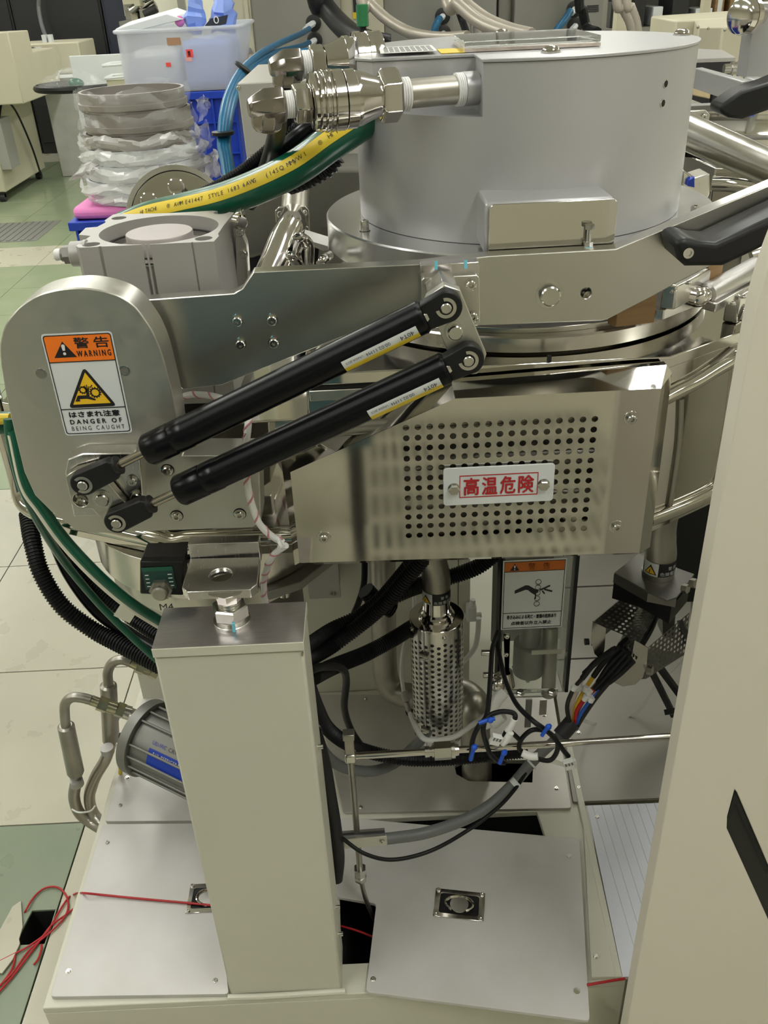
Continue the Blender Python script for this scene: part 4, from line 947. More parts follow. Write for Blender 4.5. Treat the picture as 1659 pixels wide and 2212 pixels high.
p = at(1148,1414,1.03); q = at(1215,1402,1.03); obj('strip_label', MB().box((p.x,1.03,p.z),(q.x,1.031,q.z)), M['wallc'], mo)
obj('back_plate', MB().box((ax0+.004,AY+.125,az0),(ax1,AY+.13,az1)), M['tin'], mo)
for q in ((1140,1470),(1110,1440)): inst('screw', SCREWS, at(*q,AY+.124), -Y3, mo)
obj('foot_strip', MB().box(tuple(at(1133,1572,1.06)),tuple(at(1150,1512,1.06)+V((0,.003,0)))), M['tin'], mo)
obj('foot_strip', MB().box(tuple(at(1165,1545,1.10)),tuple(at(1182,1512,1.10)+V((0,.003,0)))), M['dull'], mo)
bf = thing('bracket_frame', 'black slotted bracket post left of the acrylic box', 'bracket', at(1085,1500,1.03))
obj('frame_post', MB().box(tuple(at(1073,1500,1.02)),tuple(at(1091,1200,1.02)+V((0,.03,0)))), M['black'], bf)
obj('slotted_plate', MB().prism([at(*q,1.0) for q in ((1088,1368),(1102,1372),(1099,1478),(1092,1478))],(0,.003,0)), M['steel'], bf)
for q in ((1095,1375),(1093,1414)): inst('screw', SCREWS, at(*q,.9995), -Y3, bf)
for q in ((1048,1410),(1052,1458)): obj('stud', MB().cyl(at(q[0]-8,q[1],1.0),at(q[0]+14,q[1],1.0),.0045,12), M['steel'], bf)
vb = thing('valve_block', 'chrome needle valve block with white push-in elbows', 'valve', at(1080,1500,.99))
obj('valve_body', MB().cyl(at(1070,1470,1.0),at(1096,1455,1.0),.009,16).ball(at(1075,1478,.99),.012).cyl(at(1094,1450,1.0),at(1100,1482,1.0),.009,14), M['chrome'], vb)
obj('white_elbow', MB().tube(spline([at(1059,1545,.97),at(1066,1525,.97),at(1076,1508,.975),at(1090,1494,.98)],6),[.007]*6+[.0085]*7+[.009]*6,16), M['white'], vb)
obj('white_elbow', MB().tube(spline([at(1048,1568,.97),at(1066,1560,.97),at(1088,1546,.97)],6),[.006]*5+[.0095]*4+[.008]*4,16), M['white'], vb)
# ---------------------------------------------------------------- thin gas line
GY = .84
gl_ = thing('gas_line', 'thin steel gas pipe with union fittings crossing the pit', 'gas pipe', at(755,1635,GY))
E0 = at(757,1634,GY); E1 = at(1560,1583,GY+.0); E1.z = E0.z + (at(1440,1592,GY).z-E0.z)*(E1.x-E0.x)/(at(1440,1592,GY).x-E0.x)
obj('cross_pipe', MB().cyl(E0,E1,.0047,16), M['chrome'], gl_)
obj('elbow_block', MB().box((E0.x-.0075,GY-.007,E0.z-.0075),(E0.x+.0075,GY+.007,E0.z+.0075)), M['steel'], gl_, bevel=.0025)
obj('riser_stub', MB().box((E0.x-.006,GY-.005,E0.z+.0076),(E0.x+.006,GY+.005,E0.z+.034)).box((E0.x-.0075,GY-.0065,E0.z+.034),(E0.x+.0075,GY+.0065,E0.z+.044)), M['dull'], gl_, bevel=.001)
dx = (E1-E0).normalized(); u0 = E0+dx*((at(918,1627,GY)-E0).length)
obj('union_body', MB().lathe(u0, dx, [(0,.0075),(.006,.0075),(.006,.0062),(.009,.0062),(.009,.0078),(.012,.0078)], 18).lathe(u0+dx*.0122, dx, [(0,.0125),(.022,.0125)], 6).lathe(u0+dx*.0345, dx, [(0,.011),(.005,.011),(.005,.008),(.010,.0075)], 18), M['steel'], gl_)
Db = V((E0.x,GY,at(777,1890,GY).z))
obj('drop_pipe', MB().cyl(E0-Z3*.0076,Db,.0045,16), M['dull'], gl_)
obj('drop_nut', MB().lathe(Db-Z3*.012, Z3, [(0,.008),(.002,.0095),(.011,.0095),(.0112,.0082),(.018,.0082)], 6).lathe(Db+Z3*.006, Z3, [(0,.0095),(.010,.0092)], 6), M['steel'], gl_)
obj('lower_pipe', MB().tube(spline([Db-Z3*.012, Db+V((.004,.0,-.05)), Db+V((.012,.004,-.10)), Db+V((.016,.006,-.115))],6),.0036,12), M['dull'], gl_)
# cable clamp and grey cable
CY = .815
cl = thing('cable_clamp', 'two-piece steel cable clamp bar beside the post', 'clamp', at(785,1815,CY))
obj('front_bar', MB().prism(rounded([at(*q,CY) for q in ((722,1816),(836,1806),(837,1826),(724,1836))],.003),(0,.004,0)), M['anod'], cl, bevel=.0005)
obj('rear_bar', MB().prism(rounded([at(*q,CY+.024) for q in ((728,1801),(831,1793),(832,1806),(730,1814))],.002),(0,.004,0)), M['tin'], cl)
for q in ((740,1825),(825,1817)): inst('screw', SCREWS, at(*q,CY-.0002), -Y3, cl)
cable('grey_cable', [(735,1818,.83),(790,1815,.83),(850,1810,.835),(920,1799,.84),(1000,1772,.86),(1060,1738,.88),(1110,1692,.90),(1150,1645,.93),(1185,1612,.95),(1212,1588,.965)], .0082, M['grey'], 'thick grey cable rising from the clamp to the coloured wires', 'cable', seg=16)
for q, lb_ in (((1110,1697,.895),'white numbered sleeve on the grey cable bend'),((1147,1652,.925),'clear cable tie on the grey cable near the white connector')):
    p = at(*q); d = (at(q[0]+14,q[1]-14,q[2]+.005)-p).normalized()
    o = obj('cable_sleeve' if 'sleeve' in lb_ else 'cable_tie', MB().lathe(p, d, [(0,.0092),(.008 if 'sleeve' in lb_ else .003,.0092)], 18), M['label']); tag(o, lb_, 'cable marker')
cable('black_lead', [(722,1795,.80),(745,1815,.80),(790,1845,.79),(850,1857,.79),(930,1838,.80),(1010,1794,.83),(1075,1745,.86),(1112,1705,.885),(1135,1670,.91)], .0028, M['rubber'], 'thin black lead sagging over the loose plate', 'cable')
# black loop cables with blue ties
LY_ = .82
cable('loop_cable', [(1075,1365,1.0),(1064,1400,.95),(1060,1450,.9),(1056,1510,.86),(1050,1548,LY_),(1032,1572,LY_),(1021,1600,LY_),(1018,1640,LY_)], .0033, M['rubber'], 'black lead dropping left of the white elbow fittings', 'cable')
cable('loop_cable', [(1072,1380,1.0),(1082,1430,.95),(1092,1470,.9),(1115,1520,.86),(1150,1556,LY_),(1180,1578,LY_-.005),(1200,1598,LY_-.005),(1218,1622,LY_-.005),(1228,1634,LY_-.005)], .0033, M['rubber'], 'black lead running diagonally down to the white end connector', 'cable')
cable('loop_cable', [(1176,1577,LY_),(1150,1577,LY_),(1130,1592,LY_),(1121,1612,LY_),(1128,1624,LY_),(1155,1637,LY_-.01),(1185,1643,LY_-.01),(1200,1630,LY_-.01),(1205,1608,LY_-.01),(1195,1590,LY_-.006),(1180,1579,LY_)], .0032, M['rubber'], 'small ring of black lead hung on the blue cable tie', 'cable')
cable('loop_cable', [(1048,1555,LY_-.004),(1062,1543,LY_),(1085,1537,LY_),(1108,1540,LY_),(1113,1550,LY_-.005),(1103,1568,LY_-.005),(1094,1580,LY_-.005),(1088,1592,LY_)], .0032, M['rubber'], 'black lead arching right with a white sleeve on it', 'cable')
cable('loop_cable', [(1047,1556,LY_),(1044,1580,LY_),(1050,1605,LY_),(1060,1630,LY_),(1078,1646,LY_+.005),(1090,1648,LY_+.01)], .0032, M['rubber'], 'black lead passing in front of the gas pipe, left of the blue tie', 'cable')
cable('loop_cable', [(1100,1578,LY_),(1112,1588,LY_),(1124,1600,LY_)], .0030, M['rubber'], 'short piece of black lead between the white sleeve and the ring', 'cable')
for k, (qa, qb, r_) in enumerate((((1111,1553,LY_-.006),(1096,1578,LY_-.006),.0046),((1103,1582,LY_-.012),(1085,1606,LY_-.012),.0046),((1128,1626,LY_-.008),(1162,1634,LY_-.014),.005))):
    o = obj('wire_sleeve', MB().tube(spline([at(*qa),(at(*qa)+at(*qb))/2+V((0,-.001,-.002)),at(*qb)],5),r_,14), M['white'])
    tag(o, ('white marker sleeve on the arching black lead','white printed marker sleeve below the arching lead','white marker sleeve on the hanging black ring')[k], 'wire sleeve')
for k, (q, w_) in enumerate((((1052,1556,LY_-.008),(.010,.004,.004)),((1180,1575,LY_-.010),(.005,.004,.011)),((1022,1622,LY_-.012),(.0032,.004,.016)),((1086,1632,LY_-.012),(.0036,.004,.014)))):
    p = at(*q); t = obj('cable_tie', MB().ball(p+V((w_[0]*.4,-.002,w_[2]*.5)),.0040,12,8).tube([p-V((w_[0],0,w_[2])),p,p+V((w_[0],0,w_[2]*.6))],.0026,10), M['bluetie'])
    tag(t, ('blue cable tie gripping the leads by the white elbows','blue cable tie at the top of the hanging ring','blue cable tie on the gas pipe, left one','blue cable tie hanging below the gas pipe')[k], 'cable tie')
def connector(qc, u, v, n, label):
    c = at(*qc); t = thing('plug_connector', label, 'connector', c)
    f = lambda x,y,z: c+(u*x+v*y+n*z)*.8
    obj('plug_body', MB().prism([f(-.008,-.009,0),f(.008,-.009,0),f(.008,.008,0),f(-.008,.008,0)], n*.008), M['white'], t, bevel=.0006)
    for x in (-.005,0,.005): obj('plug_slot', MB().prism([f(x-.0016,.001,.0101),f(x+.0016,.001,.0101),f(x+.0016,.007,.0101),f(x-.0016,.007,.0101)], n*.0003), M['grey'], t)
    obj('plug_latch', MB().prism([f(.0082,-.004,.002),f(.012,-.003,.002),f(.012,.005,.002),f(.0082,.006,.002)], n*.0045), M['white'], t)
connector((1070,1592,LY_-.01), V((.9,0,-.35)).normalized(), V((.35,0,.9)).normalized(), V((0,-1,0)), 'white plug connector among the black loops by the blue tie')
connector((1228,1645,LY_-.01), V((.92,0,.3)).normalized(), V((-.3,0,.92)).normalized(), V((0,-1,0)), 'white plug connector at the end of the diagonal black lead')
o = obj('paper_tag', MB().prism([at(*q,LY_-.004) for q in ((1180,1641),(1200,1640),(1228,1652),(1230,1660),(1185,1648))],(0,.0006,0)), M['white']); tag(o, 'crumpled white tag behind the lower plug connector', 'tag')
# ---------------------------------------------------------------- right: perforated terminal guard with elbow and wires
G0, G1 = 1.0, 1.13
gu = thing('terminal_guard', 'perforated steel terminal guard with dark top plate at the right of the pit', 'terminal guard', at(1390,1400,1.06))
def perf_quad(a, b, c, d, nu, nv, k=.30):
    mb = MB(); g = lambda u, v: a.lerp(b,u).lerp(d.lerp(c,u),v)
    for i in range(nu):
        for j in range(nv):
            q = [g(i/nu,j/nv),g((i+1)/nu,j/nv),g((i+1)/nu,(j+1)/nv),g(i/nu,(j+1)/nv)]
            ctr = (q[0]+q[1]+q[2]+q[3])/4
            per = []
            for s_ in range(4): per += [q[s_],(q[s_]+q[(s_+1)%4])/2]
            hv = [ctr+(p-ctr)*(k*1.9 if t % 2 else k*1.9/1.414) for t, p in enumerate(per)]
            mb.add(per+hv,[(t,(t+1)%8,8+(t+1)%8,8+t) for t in range(8)])
    return mb
P1, P2, P3, P4 = at(1281,1343,G0), at(1362,1276,G1), at(1440,1322,G1), at(1374,1384,G0)
mg = mat('dark_guard_steel', (.16,.155,.145), .35, .8)
obj('perforated_roof', perf_quad(P1,P2,P3,P4,11,9), mg, gu)
P5, P6 = at(1277,1395,G0), at(1355,1330,G1)
obj('perforated_side', perf_quad(at(1398,1400,G0),at(1490,1322,G1),at(1480,1410,G1),at(1396,1462,G0),11,7), mg, gu)
obj('left_side', MB().prism([P1,P2,P6,P5],(.0015,0,0)), mg, gu)
obj('guard_floor', MB().prism([at(1310,1470,G0),at(1396,1465,G0),at(1480,1412,G1),at(1400,1400,G1)],(0,0,-.0015)), mg, gu)
obj('front_lip', MB().prism([at(*q,G0-.001) for q in ((1281,1343),(1309,1357),(1306,1400),(1300,1428),(1284,1412),(1276,1383))],(0,.002,0)), M['steel'], gu)
obj('front_lip', MB().prism([at(*q,G0-.001) for q in ((1371,1383),(1400,1400),(1396,1440),(1388,1464),(1372,1479),(1345,1483),(1322,1472),(1315,1456),(1340,1454),(1358,1435),(1366,1410))],(0,.002,0)), M['steel'], gu)
ztp = at(1420,1240,1.06).z
tp = [atz(*q,ztp) for q in ((1327,1237),(1378,1196),(1500,1240),(1462,1290),(1440,1296),(1400,1278))]
obj('top_plate', MB().prism(tp,(0,0,-.003)), mg, gu, bevel=.0005)
for a, b in ((0,5),(5,3)):
    obj('top_skirt', MB().prism([tp[a]-Z3*.0032,tp[b]-Z3*.0032,tp[b]-Z3*.018,tp[a]-Z3*.018],(0,.0015,0)), mg, gu)
obj('dark_shell', MB().prism([tp[0]+V((.002,.004,-.02)),tp[1]+V((0,0,-.02)),tp[2]+V((-.004,0,-.02)),tp[3]+V((-.004,.004,-.02)),tp[5]+V((0,.03,-.02))],(0,0,-.03)), M['black'], gu)
obj('dark_post', MB().prism([at(*q,1.10) for q in ((1430,1300),(1462,1292),(1455,1380),(1432,1375))],(0,.03,0)), mg, gu)
for q in ((1440,1284),(1475,1270),(1492,1258)):
    p = at(*q,1.02); obj('guard_bolt', MB().lathe(p, V((.6,-.7,.2)), [(0,.007),(.008,.007)], 6), M['steel'], gu)
obj('guard_bolt', MB().lathe(at(1398,1447,G0-.003), V((.8,-.5,.2)), [(0,.007),(.008,.007)], 6), M['chrome'], gu)
obj('guard_bolt', MB().lathe(at(1272,1386,G0), -X3, [(0,.005),(.006,.005)], 12), M['black'], gu)
ce = at(1421,1240,1.06)
obj('elbow_pipe', MB().tube(spline([V((ce.x-.004,1.06,ztp+.115)),V((ce.x-.006,1.06,ztp+.09)),V((ce.x-.004,1.06,ztp+.06)),V((ce.x,1.06,ztp+.035)),V((ce.x,1.06,ztp+.002))],8),[.022]*14+[.0225]*19,26), M['dull'], gu)
obj('pipe_flange', MB().lathe(V((ce.x,1.06,ztp+.0003)), Z3, [(0,.0235),(.008,.0235)], 30), M['steel'], gu)
pipe_label(gu, V((ce.x,1.06,ztp+.010)), .0226, .022)
for k in range(6): obj('inner_lead', MB().tube(spline([at(1395+k*5,1300,1.09),at(1380+k*6,1350,1.06),at(1340+k*6,1395+k*5,1.0)],6),.0045,10), M['rubber'], gu)
obj('spiral_wrap', MB().tube([V((0,0,0)).lerp(at(1330,1400,1.0),1)*0+ (at(1400,1320,1.08).lerp(at(1345,1415,.998),i/120)+V((.014*cos(i*.9),.004*sin(i*.9),.014*sin(i*.9)))) for i in range(121)],.0022,8), M['clear'], gu, label='clear spiral cable wrap')
# support legs of the guard
sl = thing('guard_stand', 'black square-tube stand under the perforated terminal guard', 'stand', at(1440,1530,1.12))
for qa, qb in (((1405,1445),(1455,1545)),((1418,1432),(1490,1530)),((1440,1538),(1500,1530)),((1470,1345),(1500,1400))):
    obj('stand_bar', MB().tube([at(*qa,1.10),at(*qb,1.14)],.0065,4), M['black'], sl)
tube_ = pipe('clear_tube', [at(1255,1555,1.15),at(1300,1565,1.2),at(1370,1545,1.2),at(1420,1480,1.2),at(1480,1420,1.2)], .003, M['clear'], 'clear flexible tube on the floor panel under the guard', 'tube')
# wires
wl_ = (('white',(.62,.52,.44),((1330,1400),(1295,1425),(1262,1455)),((1262,1455),(1248,1490),(1236,1520),(1232,1562))),
       ('yellow',(.72,.45,.02),((1338,1398),(1305,1430),(1282,1461)),((1282,1461),(1262,1492),(1245,1525),(1238,1558))),
       ('brown',(.13,.06,.025),((1348,1405),(1318,1435),(1292,1474)),((1292,1474),(1270,1500),(1250,1530),(1240,1560))),
       ('red',(.5,.02,.025),((1355,1410),(1325,1445),(1285,1488)),((1285,1488),(1262,1512),(1246,1535),(1242,1562))),
       ('blue',(.02,.10,.45),((1362,1420),(1330,1455),(1298,1490)),((1298,1490),(1275,1515),(1256,1540),(1246,1564))),
       ('black',(.01,.01,.01),((1368,1428),(1340,1455),(1316,1474)),((1316,1474),(1290,1505),(1262,1545),(1244,1575))),
       ('outer black',(.01,.01,.01),((1326,1402),(1285,1432),(1258,1465)),((1258,1465),(1238,1490),(1225,1525),(1230,1560))))
for i, (cn, cc, a, b) in enumerate(wl_):
    lab = {'white':'beige core wire','yellow':'yellow core wire','brown':'brown core wire','red':'red core wire','blue':'blue core wire','black':'straight black wire along the lower side','outer black':'black wire bowed out on the upper side'}[cn]
    t = thing('core_wire', lab+' of the bundle leaving the perforated guard', 'wire', at(*a[0],.99))
    obj('black_sleeve', MB().tube(spline([at(q[0],q[1],.985-.004*i+.004*k) for k,q in enumerate(a)],6),.0042,10), M['rubber'], t)
    obj('coloured_core', MB().tube(spline([at(q[0],q[1],.985-.004*i*(1-k/4)+.008-.006*k) for k,q in enumerate(b)],6),.0032,10), mat('wire_'+str(i), cc, .4), t)
    if 'black' != cn:
        m0 = at(*b[1],.985-.004*i*.75-.001); m1 = at(b[1][0]+5,b[1][1]-9,.985-.004*i*.75-.001)
        obj('marker_sleeve', MB().cyl(m0,m1,.0047,12), M['white'], t)
o = obj('shrink_sleeve', MB().cyl(at(1210,1590,.962),at(1236,1560,.975),.0125,20), mat('dark_shrink',(.03,.03,.035),.45)); tag(o, 'dark heat-shrink sleeve where the grey cable meets the coloured wires', 'cable sleeve')
# dark backing right under chamber
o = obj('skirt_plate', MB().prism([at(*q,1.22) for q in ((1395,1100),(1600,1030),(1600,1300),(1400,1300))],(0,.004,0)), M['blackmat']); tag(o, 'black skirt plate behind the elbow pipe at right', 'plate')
# ================================================================ left side: conduits, earth wires, refrigerator
cable('corrugated_conduit', [(60,1110,1.12),(70,1170,1.08),(90,1240,1.05),(135,1310,1.03),(200,1360,1.02),(265,1395,1.0),(350,1440,.97)], .0128, M['rubber'], 'thick black corrugated conduit curving under the left of the chamber', 'conduit', .0046)
cable('corrugated_conduit', [(120,1150,1.12),(145,1210,1.09),(190,1262,1.08),(245,1305,1.07),(300,1345,1.05),(360,1385,1.02)], .0112, M['rubber'], 'black corrugated conduit behind the cream tag', 'conduit', .0046)
cable('black_hose', [(110,1150,1.1),(150,1240,1.06),(210,1320,1.04),(280,1370,1.02),(360,1420,.98)], .0095, M['gas'], 'glossy black hose between the two left conduits', 'hose', seg=14)
cable('earth_wire', [(18,905,.84),(25,960,.835),(48,1050,.835),(85,1130,.87),(140,1215,.93),(215,1305,.96),(290,1380,.96),(345,1430,.96)], .0052, M['green'], 'dark green earth wire hanging at the far left', 'earth wire')
ew = thing('earth_cable', 'green earth cable with a cream stripe slanting down to the post', 'earth cable', at(200,1240,.85))
ep = spline([at(30,930,.835),at(55,1040,.825),at(90,1095,.82),at(140,1165,.82),at(210,1240,.82),at(280,1300,.83),at(350,1345,.845)],8)
obj('green_jacket', MB().tube(ep,.0062,12), M['green'], ew)
obj('cream_stripe', MB().tube([p+V((-.0035,-.0035,-.0035)) for p in ep],.0030,8), M['wallc'], ew)
o = obj('cream_tag', MB().prism([at(*q,.93) for q in ((262,1303),(296,1322),(280,1346),(245,1330))],(0,.001,0)), M['wallc']); tag(o, 'blank cream tag on the left conduits', 'tag')
lc = thing('thick_earth_cable', 'thick green cable with yellow band at the far left edge', 'earth cable', at(5,915,.9))
obj('green_jacket', MB().tube([at(-80,925,.9),at(-20,915,.9),at(22,912,.9),at(40,925,.92)],.013,16), M['green'], lc)
obj('yellow_band', MB().tube([at(-80,918,.888),at(-20,906,.888),at(22,905,.888)],.006,10), M['yellow'], lc)
# cryo refrigerator
rd = V((.86,-.49,-.06)).normalized(); rcn = at(306,1588,1.07); RRf = .063
rf = thing('cryo_refrigerator', 'grey ribbed refrigerator cylinder with a blue label left of the post', 'refrigerator', rcn-Z3*RRf)
obj('end_flange', MB().lathe(rcn, rd, [(0,RRf*.93),(.003,RRf),(.020,RRf),(.021,RRf*.97),(.021,RRf*.8)], 56, caps=True), M['tin'], rf)
obj('barrel', MB().lathe(rcn+rd*.0212, rd, [(0,RRf*.84),(.16,RRf*.84)], 56), M['tin'], rf, label='dark grey barrel')
ru, rv_ = perp(rd)
toc = (CAM-rcn); toc = (toc-rd*toc.dot(rd)).normalized(); tov = rd.cross(toc)
for k in range(-5,6):
    a = k*.36; d = toc*cos(a)+tov*sin(a)
    if abs(k) in (0,): continue
    obj('tie_rod', MB().cyl(rcn+rd*.0212+d*RRf*.9, rcn+rd*.16+d*RRf*.9,.0020,10), M['tin'], rf)
def barrel(a0, a1, x0, x1, m, off, nm, par):
    rows = [[rcn+rd*(.0212+x)+(toc*cos(a)+tov*sin(a))*(RRf*.84+off) for a in [a0+(a1-a0)*i/8 for i in range(9)]] for x in (x0,x1)]
    return obj(nm, MB().loft(rows, caps=False, closed=False), m, par)
sgn = 1 if (tov.z < 0) else -1
bl = barrel(.22*sgn, .75*sgn, .035, .11, M['blue'], .0006, 'blue_label', rf)
def btext(s_, x, a, h, m):
    o_ = rcn+rd*(.0212+x)+(toc*cos(a)+tov*sin(a))*(RRf*.84+.0012); v = (toc*-sin(a)+tov*cos(a))*(-sgn)
    text('lettering', s_, o_, rd, v, h, m, bl)
btext('ULVAC', .036, .10*sgn, .009, M['blue']); btext('CRYO', .068, .10*sgn, .009, M['ink'])
btext('R10  REFRIGERATOR', .044, .38*sgn, .0075, M['white'])
for k in range(7):
    a = k*2*pi/7; 
    obj('flange_bolt', MB().cyl(rcn+(ru*cos(a)+rv_*sin(a))*RRf*.85-rd*.004, rcn+(ru*cos(a)+rv_*sin(a))*RRf*.85,.004,8), M['steel'], rf)
obj('end_gland', MB().cyl(at(276,1590,1.09),at(262,1594,1.09),.009,12), M['black'], rf)
pipe('earth_wire', [at(268,1595,1.09),at(262,1630,1.10),at(260,1670,1.12)], .004, M['yellow'], 'yellow striped wire hanging behind the refrigerator flange', 'earth wire', seg=8)
mbrass = mat('zinc_plated', (.50,.47,.33), .25, .9, var=.25, vs=60)
mbraid = mat('steel_braid', (.42,.39,.35), .3, .9)
def braided(pts, r):
    q = resample(spline(pts,14), .0018); return MB().tube(q,[r*(1+.045*(i%2)) for i in range(len(q))],16)
def cryo_hose(label, start, bend, sleeve, hose, Y):
    A = lambda q: at(q[0], q[1], q[2] if len(q) > 2 else Y)
    t = thing('helium_hose', label, 'hose', A(hose[-1]))
    P_ = [A(q) for q in start]
    for i in range(len(P_)-1):
        r = (.0085,.0125,.0105,.0125,.0115,.0095)[i % 6]
        obj('hose_fitting', MB().lathe(P_[i], P_[i+1]-P_[i], [(0,r),((P_[i+1]-P_[i]).length,r)], 6 if i % 2 else 20), mbrass if i < 4 else M['steel'], t)
    obj('bent_pipe', MB().tube(spline([P_[0]]+[A(q) for q in bend],8),.0082,18), M['dull'], t)
    S_ = [A(q) for q in sleeve]; d = S_[1]-S_[0]; L = d.length
    obj('crimp_sleeve', MB().lathe(S_[0], d, [(0,.010),(.003,.0138),(L-.006,.0145),(L,.012)], 28), M['dull'], t)
    obj('braided_hose', braided([S_[1]]+[A(q) for q in hose], .0098), mbraid, t, ang=60, label='braided steel hose')
    return t
cryo_hose('front braided helium hose with bent steel pipe', [(196,1512),(212,1518),(232,1525),(252,1531),(268,1537),(282,1541),(294,1545)], [(175,1507),(155,1507),(141,1520),(140,1545),(142,1566)], [(142,1566),(164,1672)], [(164,1690,1.10),(160,1722,1.11),(172,1756,1.11),(205,1782,1.10),(240,1800,1.07)], 1.09)
cryo_hose('rear braided helium hose passing behind the fittings', [(282,1430),(296,1437),(312,1443),(326,1448),(340,1455)], [(262,1425),(243,1432),(233,1452),(234,1478)], [(234,1478),(240,1603)], [(228,1640,1.12),(205,1680,1.12),(193,1722,1.12),(205,1762,1.11),(245,1800,1.08)], 1.13)
for q, lb_ in (((166,1690,1.085),'clear collar on the front helium hose'),((232,1620,1.10),'clear collar on the rear helium hose')):
    p = at(*q); o = obj('hose_collar', MB().cyl(p+V((0,0,.006)),p-V((0,0,.006)),.0112,18), M['cylalu']); tag(o, lb_, 'collar')
o = obj('zip_tie', MB().tube(spline([at(155,1748,1.09),at(170,1755,1.085),at(195,1752,1.085),at(206,1740,1.09)],6),.0016,8), M['white']); tag(o, 'white zip tie holding both helium hoses', 'cable tie')
# pink-striped signal cable
pk = thing('striped_cable', 'thin white cable with pink spiral stripe hanging beside the cover', 'cable', at(545,1090,.80))
kp = spline([at(388,858,.90),at(420,852,.88),at(470,858,.86),(at(515,880,.84)),at(535,905,.80),at(532,960,.785),at(532,1020,.78),at(540,1075,.78),at(560,1130,.785),at(590,1160,.79),at(612,1172,.79)],8)
kp2 = spline([at(618,1178,.79),at(590,1200,.80),at(573,1240,.82),at(570,1280,.83),at(578,1318,.84)],8)
for kk in (kp,kp2):
    obj('white_core', MB().tube(kk,.0036,10), M['white'], pk)
    q = resample(kk,.0016); us = perp(q[1]-q[0])
    hx = []
    for i in range(len(q)-1):
        t = (q[i+1]-q[i]).normalized(); u, v = perp(t); a = i*.42; hx.append(q[i]+(u*cos(a)+v*sin(a))*.0031)
    obj('pink_stripe', MB().tube(hx,.0013,6), mat('pink_stripe'+str(len(kk)),(.55,.22,.27),.4), pk)
o = obj('zip_tie', MB().lathe(at(604,1176,.785), V((.8,.1,.3)), [(0,.0062),(.003,.0062)], 14).box(tuple(at(600,1190,.782)),tuple(at(610,1180,.782)+V((0,.003,0)))), M['white']); tag(o, 'white zip tie on the pink-striped cable at the cover corner', 'cable tie')
# ================================================================ red cord and torn tile piece by the floor opening
def fz(px, py, z=FLOOR+.0035): return atz(px,py,z)
zt_c = .0105
rcord = thing('red_cord', 'thin red cord coiled on the floor and running across the plate behind the post', 'cord', fz(100,2015))
runs = [[atz(470,1957,zt_c),atz(400,1950,zt_c),atz(300,1941,zt_c),atz(220,1933,zt_c),atz(176,1929,.004),fz(160,1932),fz(147,1940),fz(130,1965),fz(108,2003),fz(95,2020),fz(60,2045),fz(20,2066),fz(-20,2086)],
        [fz(50,1985,FLOOR-.02),fz(56,1966),fz(75,1936),fz(98,1918),fz(125,1917),fz(143,1935),fz(147,1960),fz(138,1983),fz(115,2008),fz(85,2033),fz(60,2056),fz(30,2098),fz(0,2128),fz(-30,2150)],
        [fz(163,1960),fz(140,1978),fz(110,2000),fz(80,2040),fz(50,2080),fz(25,2112),fz(0,2140),fz(-25,2165)],
        [fz(32,2064),fz(30,2080),fz(22,2100),fz(0,2130)],
        [fz(90,2040),fz(88,2055),fz(82,2072),fz(73,2084)]]
for r_ in runs: obj('cord_run', MB().tube(spline(r_,8),.0017,8), M['redw'], rcord)
o = pipe('red_cord', [atz(735,2000,-.03),atz(770,2010,-.03),atz(812,2026,-.03)], .0017, M['redw'], 'piece of red cord seen inside the dark pit opening', 'cord', 8)
o = pipe('red_cord', [atz(1268,2128,.012),atz(1300,2122,.014),atz(1330,2117,.014),atz(1350,2114,.012)], .0019, M['redw'], 'end of red cord on the right rail by the door panel', 'cord', 8)
tq = [fz(*q,FLOOR+.002) for q in ((28,1960),(46,1948),(48,1975),(50,2005),(42,2030),(44,2040),(28,2075),(5,2105),(-40,2090),(-10,2030))]
o = obj('torn_sheet', MB().prism(tq,(0,0,.003)), M['tilep'], bevel=.0005); tag(o, 'torn pale floor sheet beside the square floor opening', 'torn sheet')
# ================================================================ hose couplings on the lid
def coupling(label, axis_l, axis_r, spec, hexes=(), loc=None, elbow=True):
    pass
YCp = .963
cR = at(1030,190,YCp); cL = atz(597,228,cR.z-.002)
cax = (cR-cL).normalized()
def cpos(px):            # distance along the axis for a picture column
    best = min(range(401), key=lambda i: abs(px-_px(cL+(cR-cL)*(i/400))))
    return (cR-cL).length*best/400
def _px(p):
    d = p-CAM; z = d.dot(FW); return IW/2+FPX*d.dot(RT)/z
hc1 = thing('hose_coupling', 'front steel quick coupling screwed into the notch of the lid', 'coupling', cL)
def ring(nm, x0, x1, r0, r1, m, par, seg=40, o=cL, a=cax): return obj(nm, MB().lathe(o+a*x0, a, [(0,r0),(x1-x0,r1)], seg), m, par, bevel=.0006)
c = cpos
ring('lid_socket', c(1000), c(1045), 0.01548, 0.01548, M['lidpaint'], hc1)
def thread(nm, x0, x1, r, par, o=cL, a=cax):
    n = 4; L = x1-x0; pr = []
    for k in range(n): pr += [(L*k/n, r*.93),(L*(k+.25)/n, r),(L*(k+.75)/n, r),(L*(k+.98)/n, r*.93)]
    return obj(nm, MB().lathe(o+a*x0, a, pr, 36), M['ptfe'], par, label='thread wrapped in white tape')
thread('taped_thread', c(983), c(1000), 0.01512, hc1)
ring('pipe_nipple', c(884), c(983), .0132, .0132, M['dull'], hc1)
thread('taped_thread', c(862), c(884), 0.01526, hc1)
obj('hex_nut', MB().lathe(cL+cax*c(819), cax, [(0,0.02220),(.003,0.02479),(c(862)-c(819)-.003,0.02479),(c(862)-c(819),0.02220)], 6, a0=.52), M['chrome'], hc1, bevel=.0012)
obj('cone_body', MB().lathe(cL+cax*c(766), cax, [(0,0.02479),(.004,0.02479),(c(819)-c(766)-.003,0.01813),(c(819)-c(766),0.01813)], 48), M['chrome'], hc1)
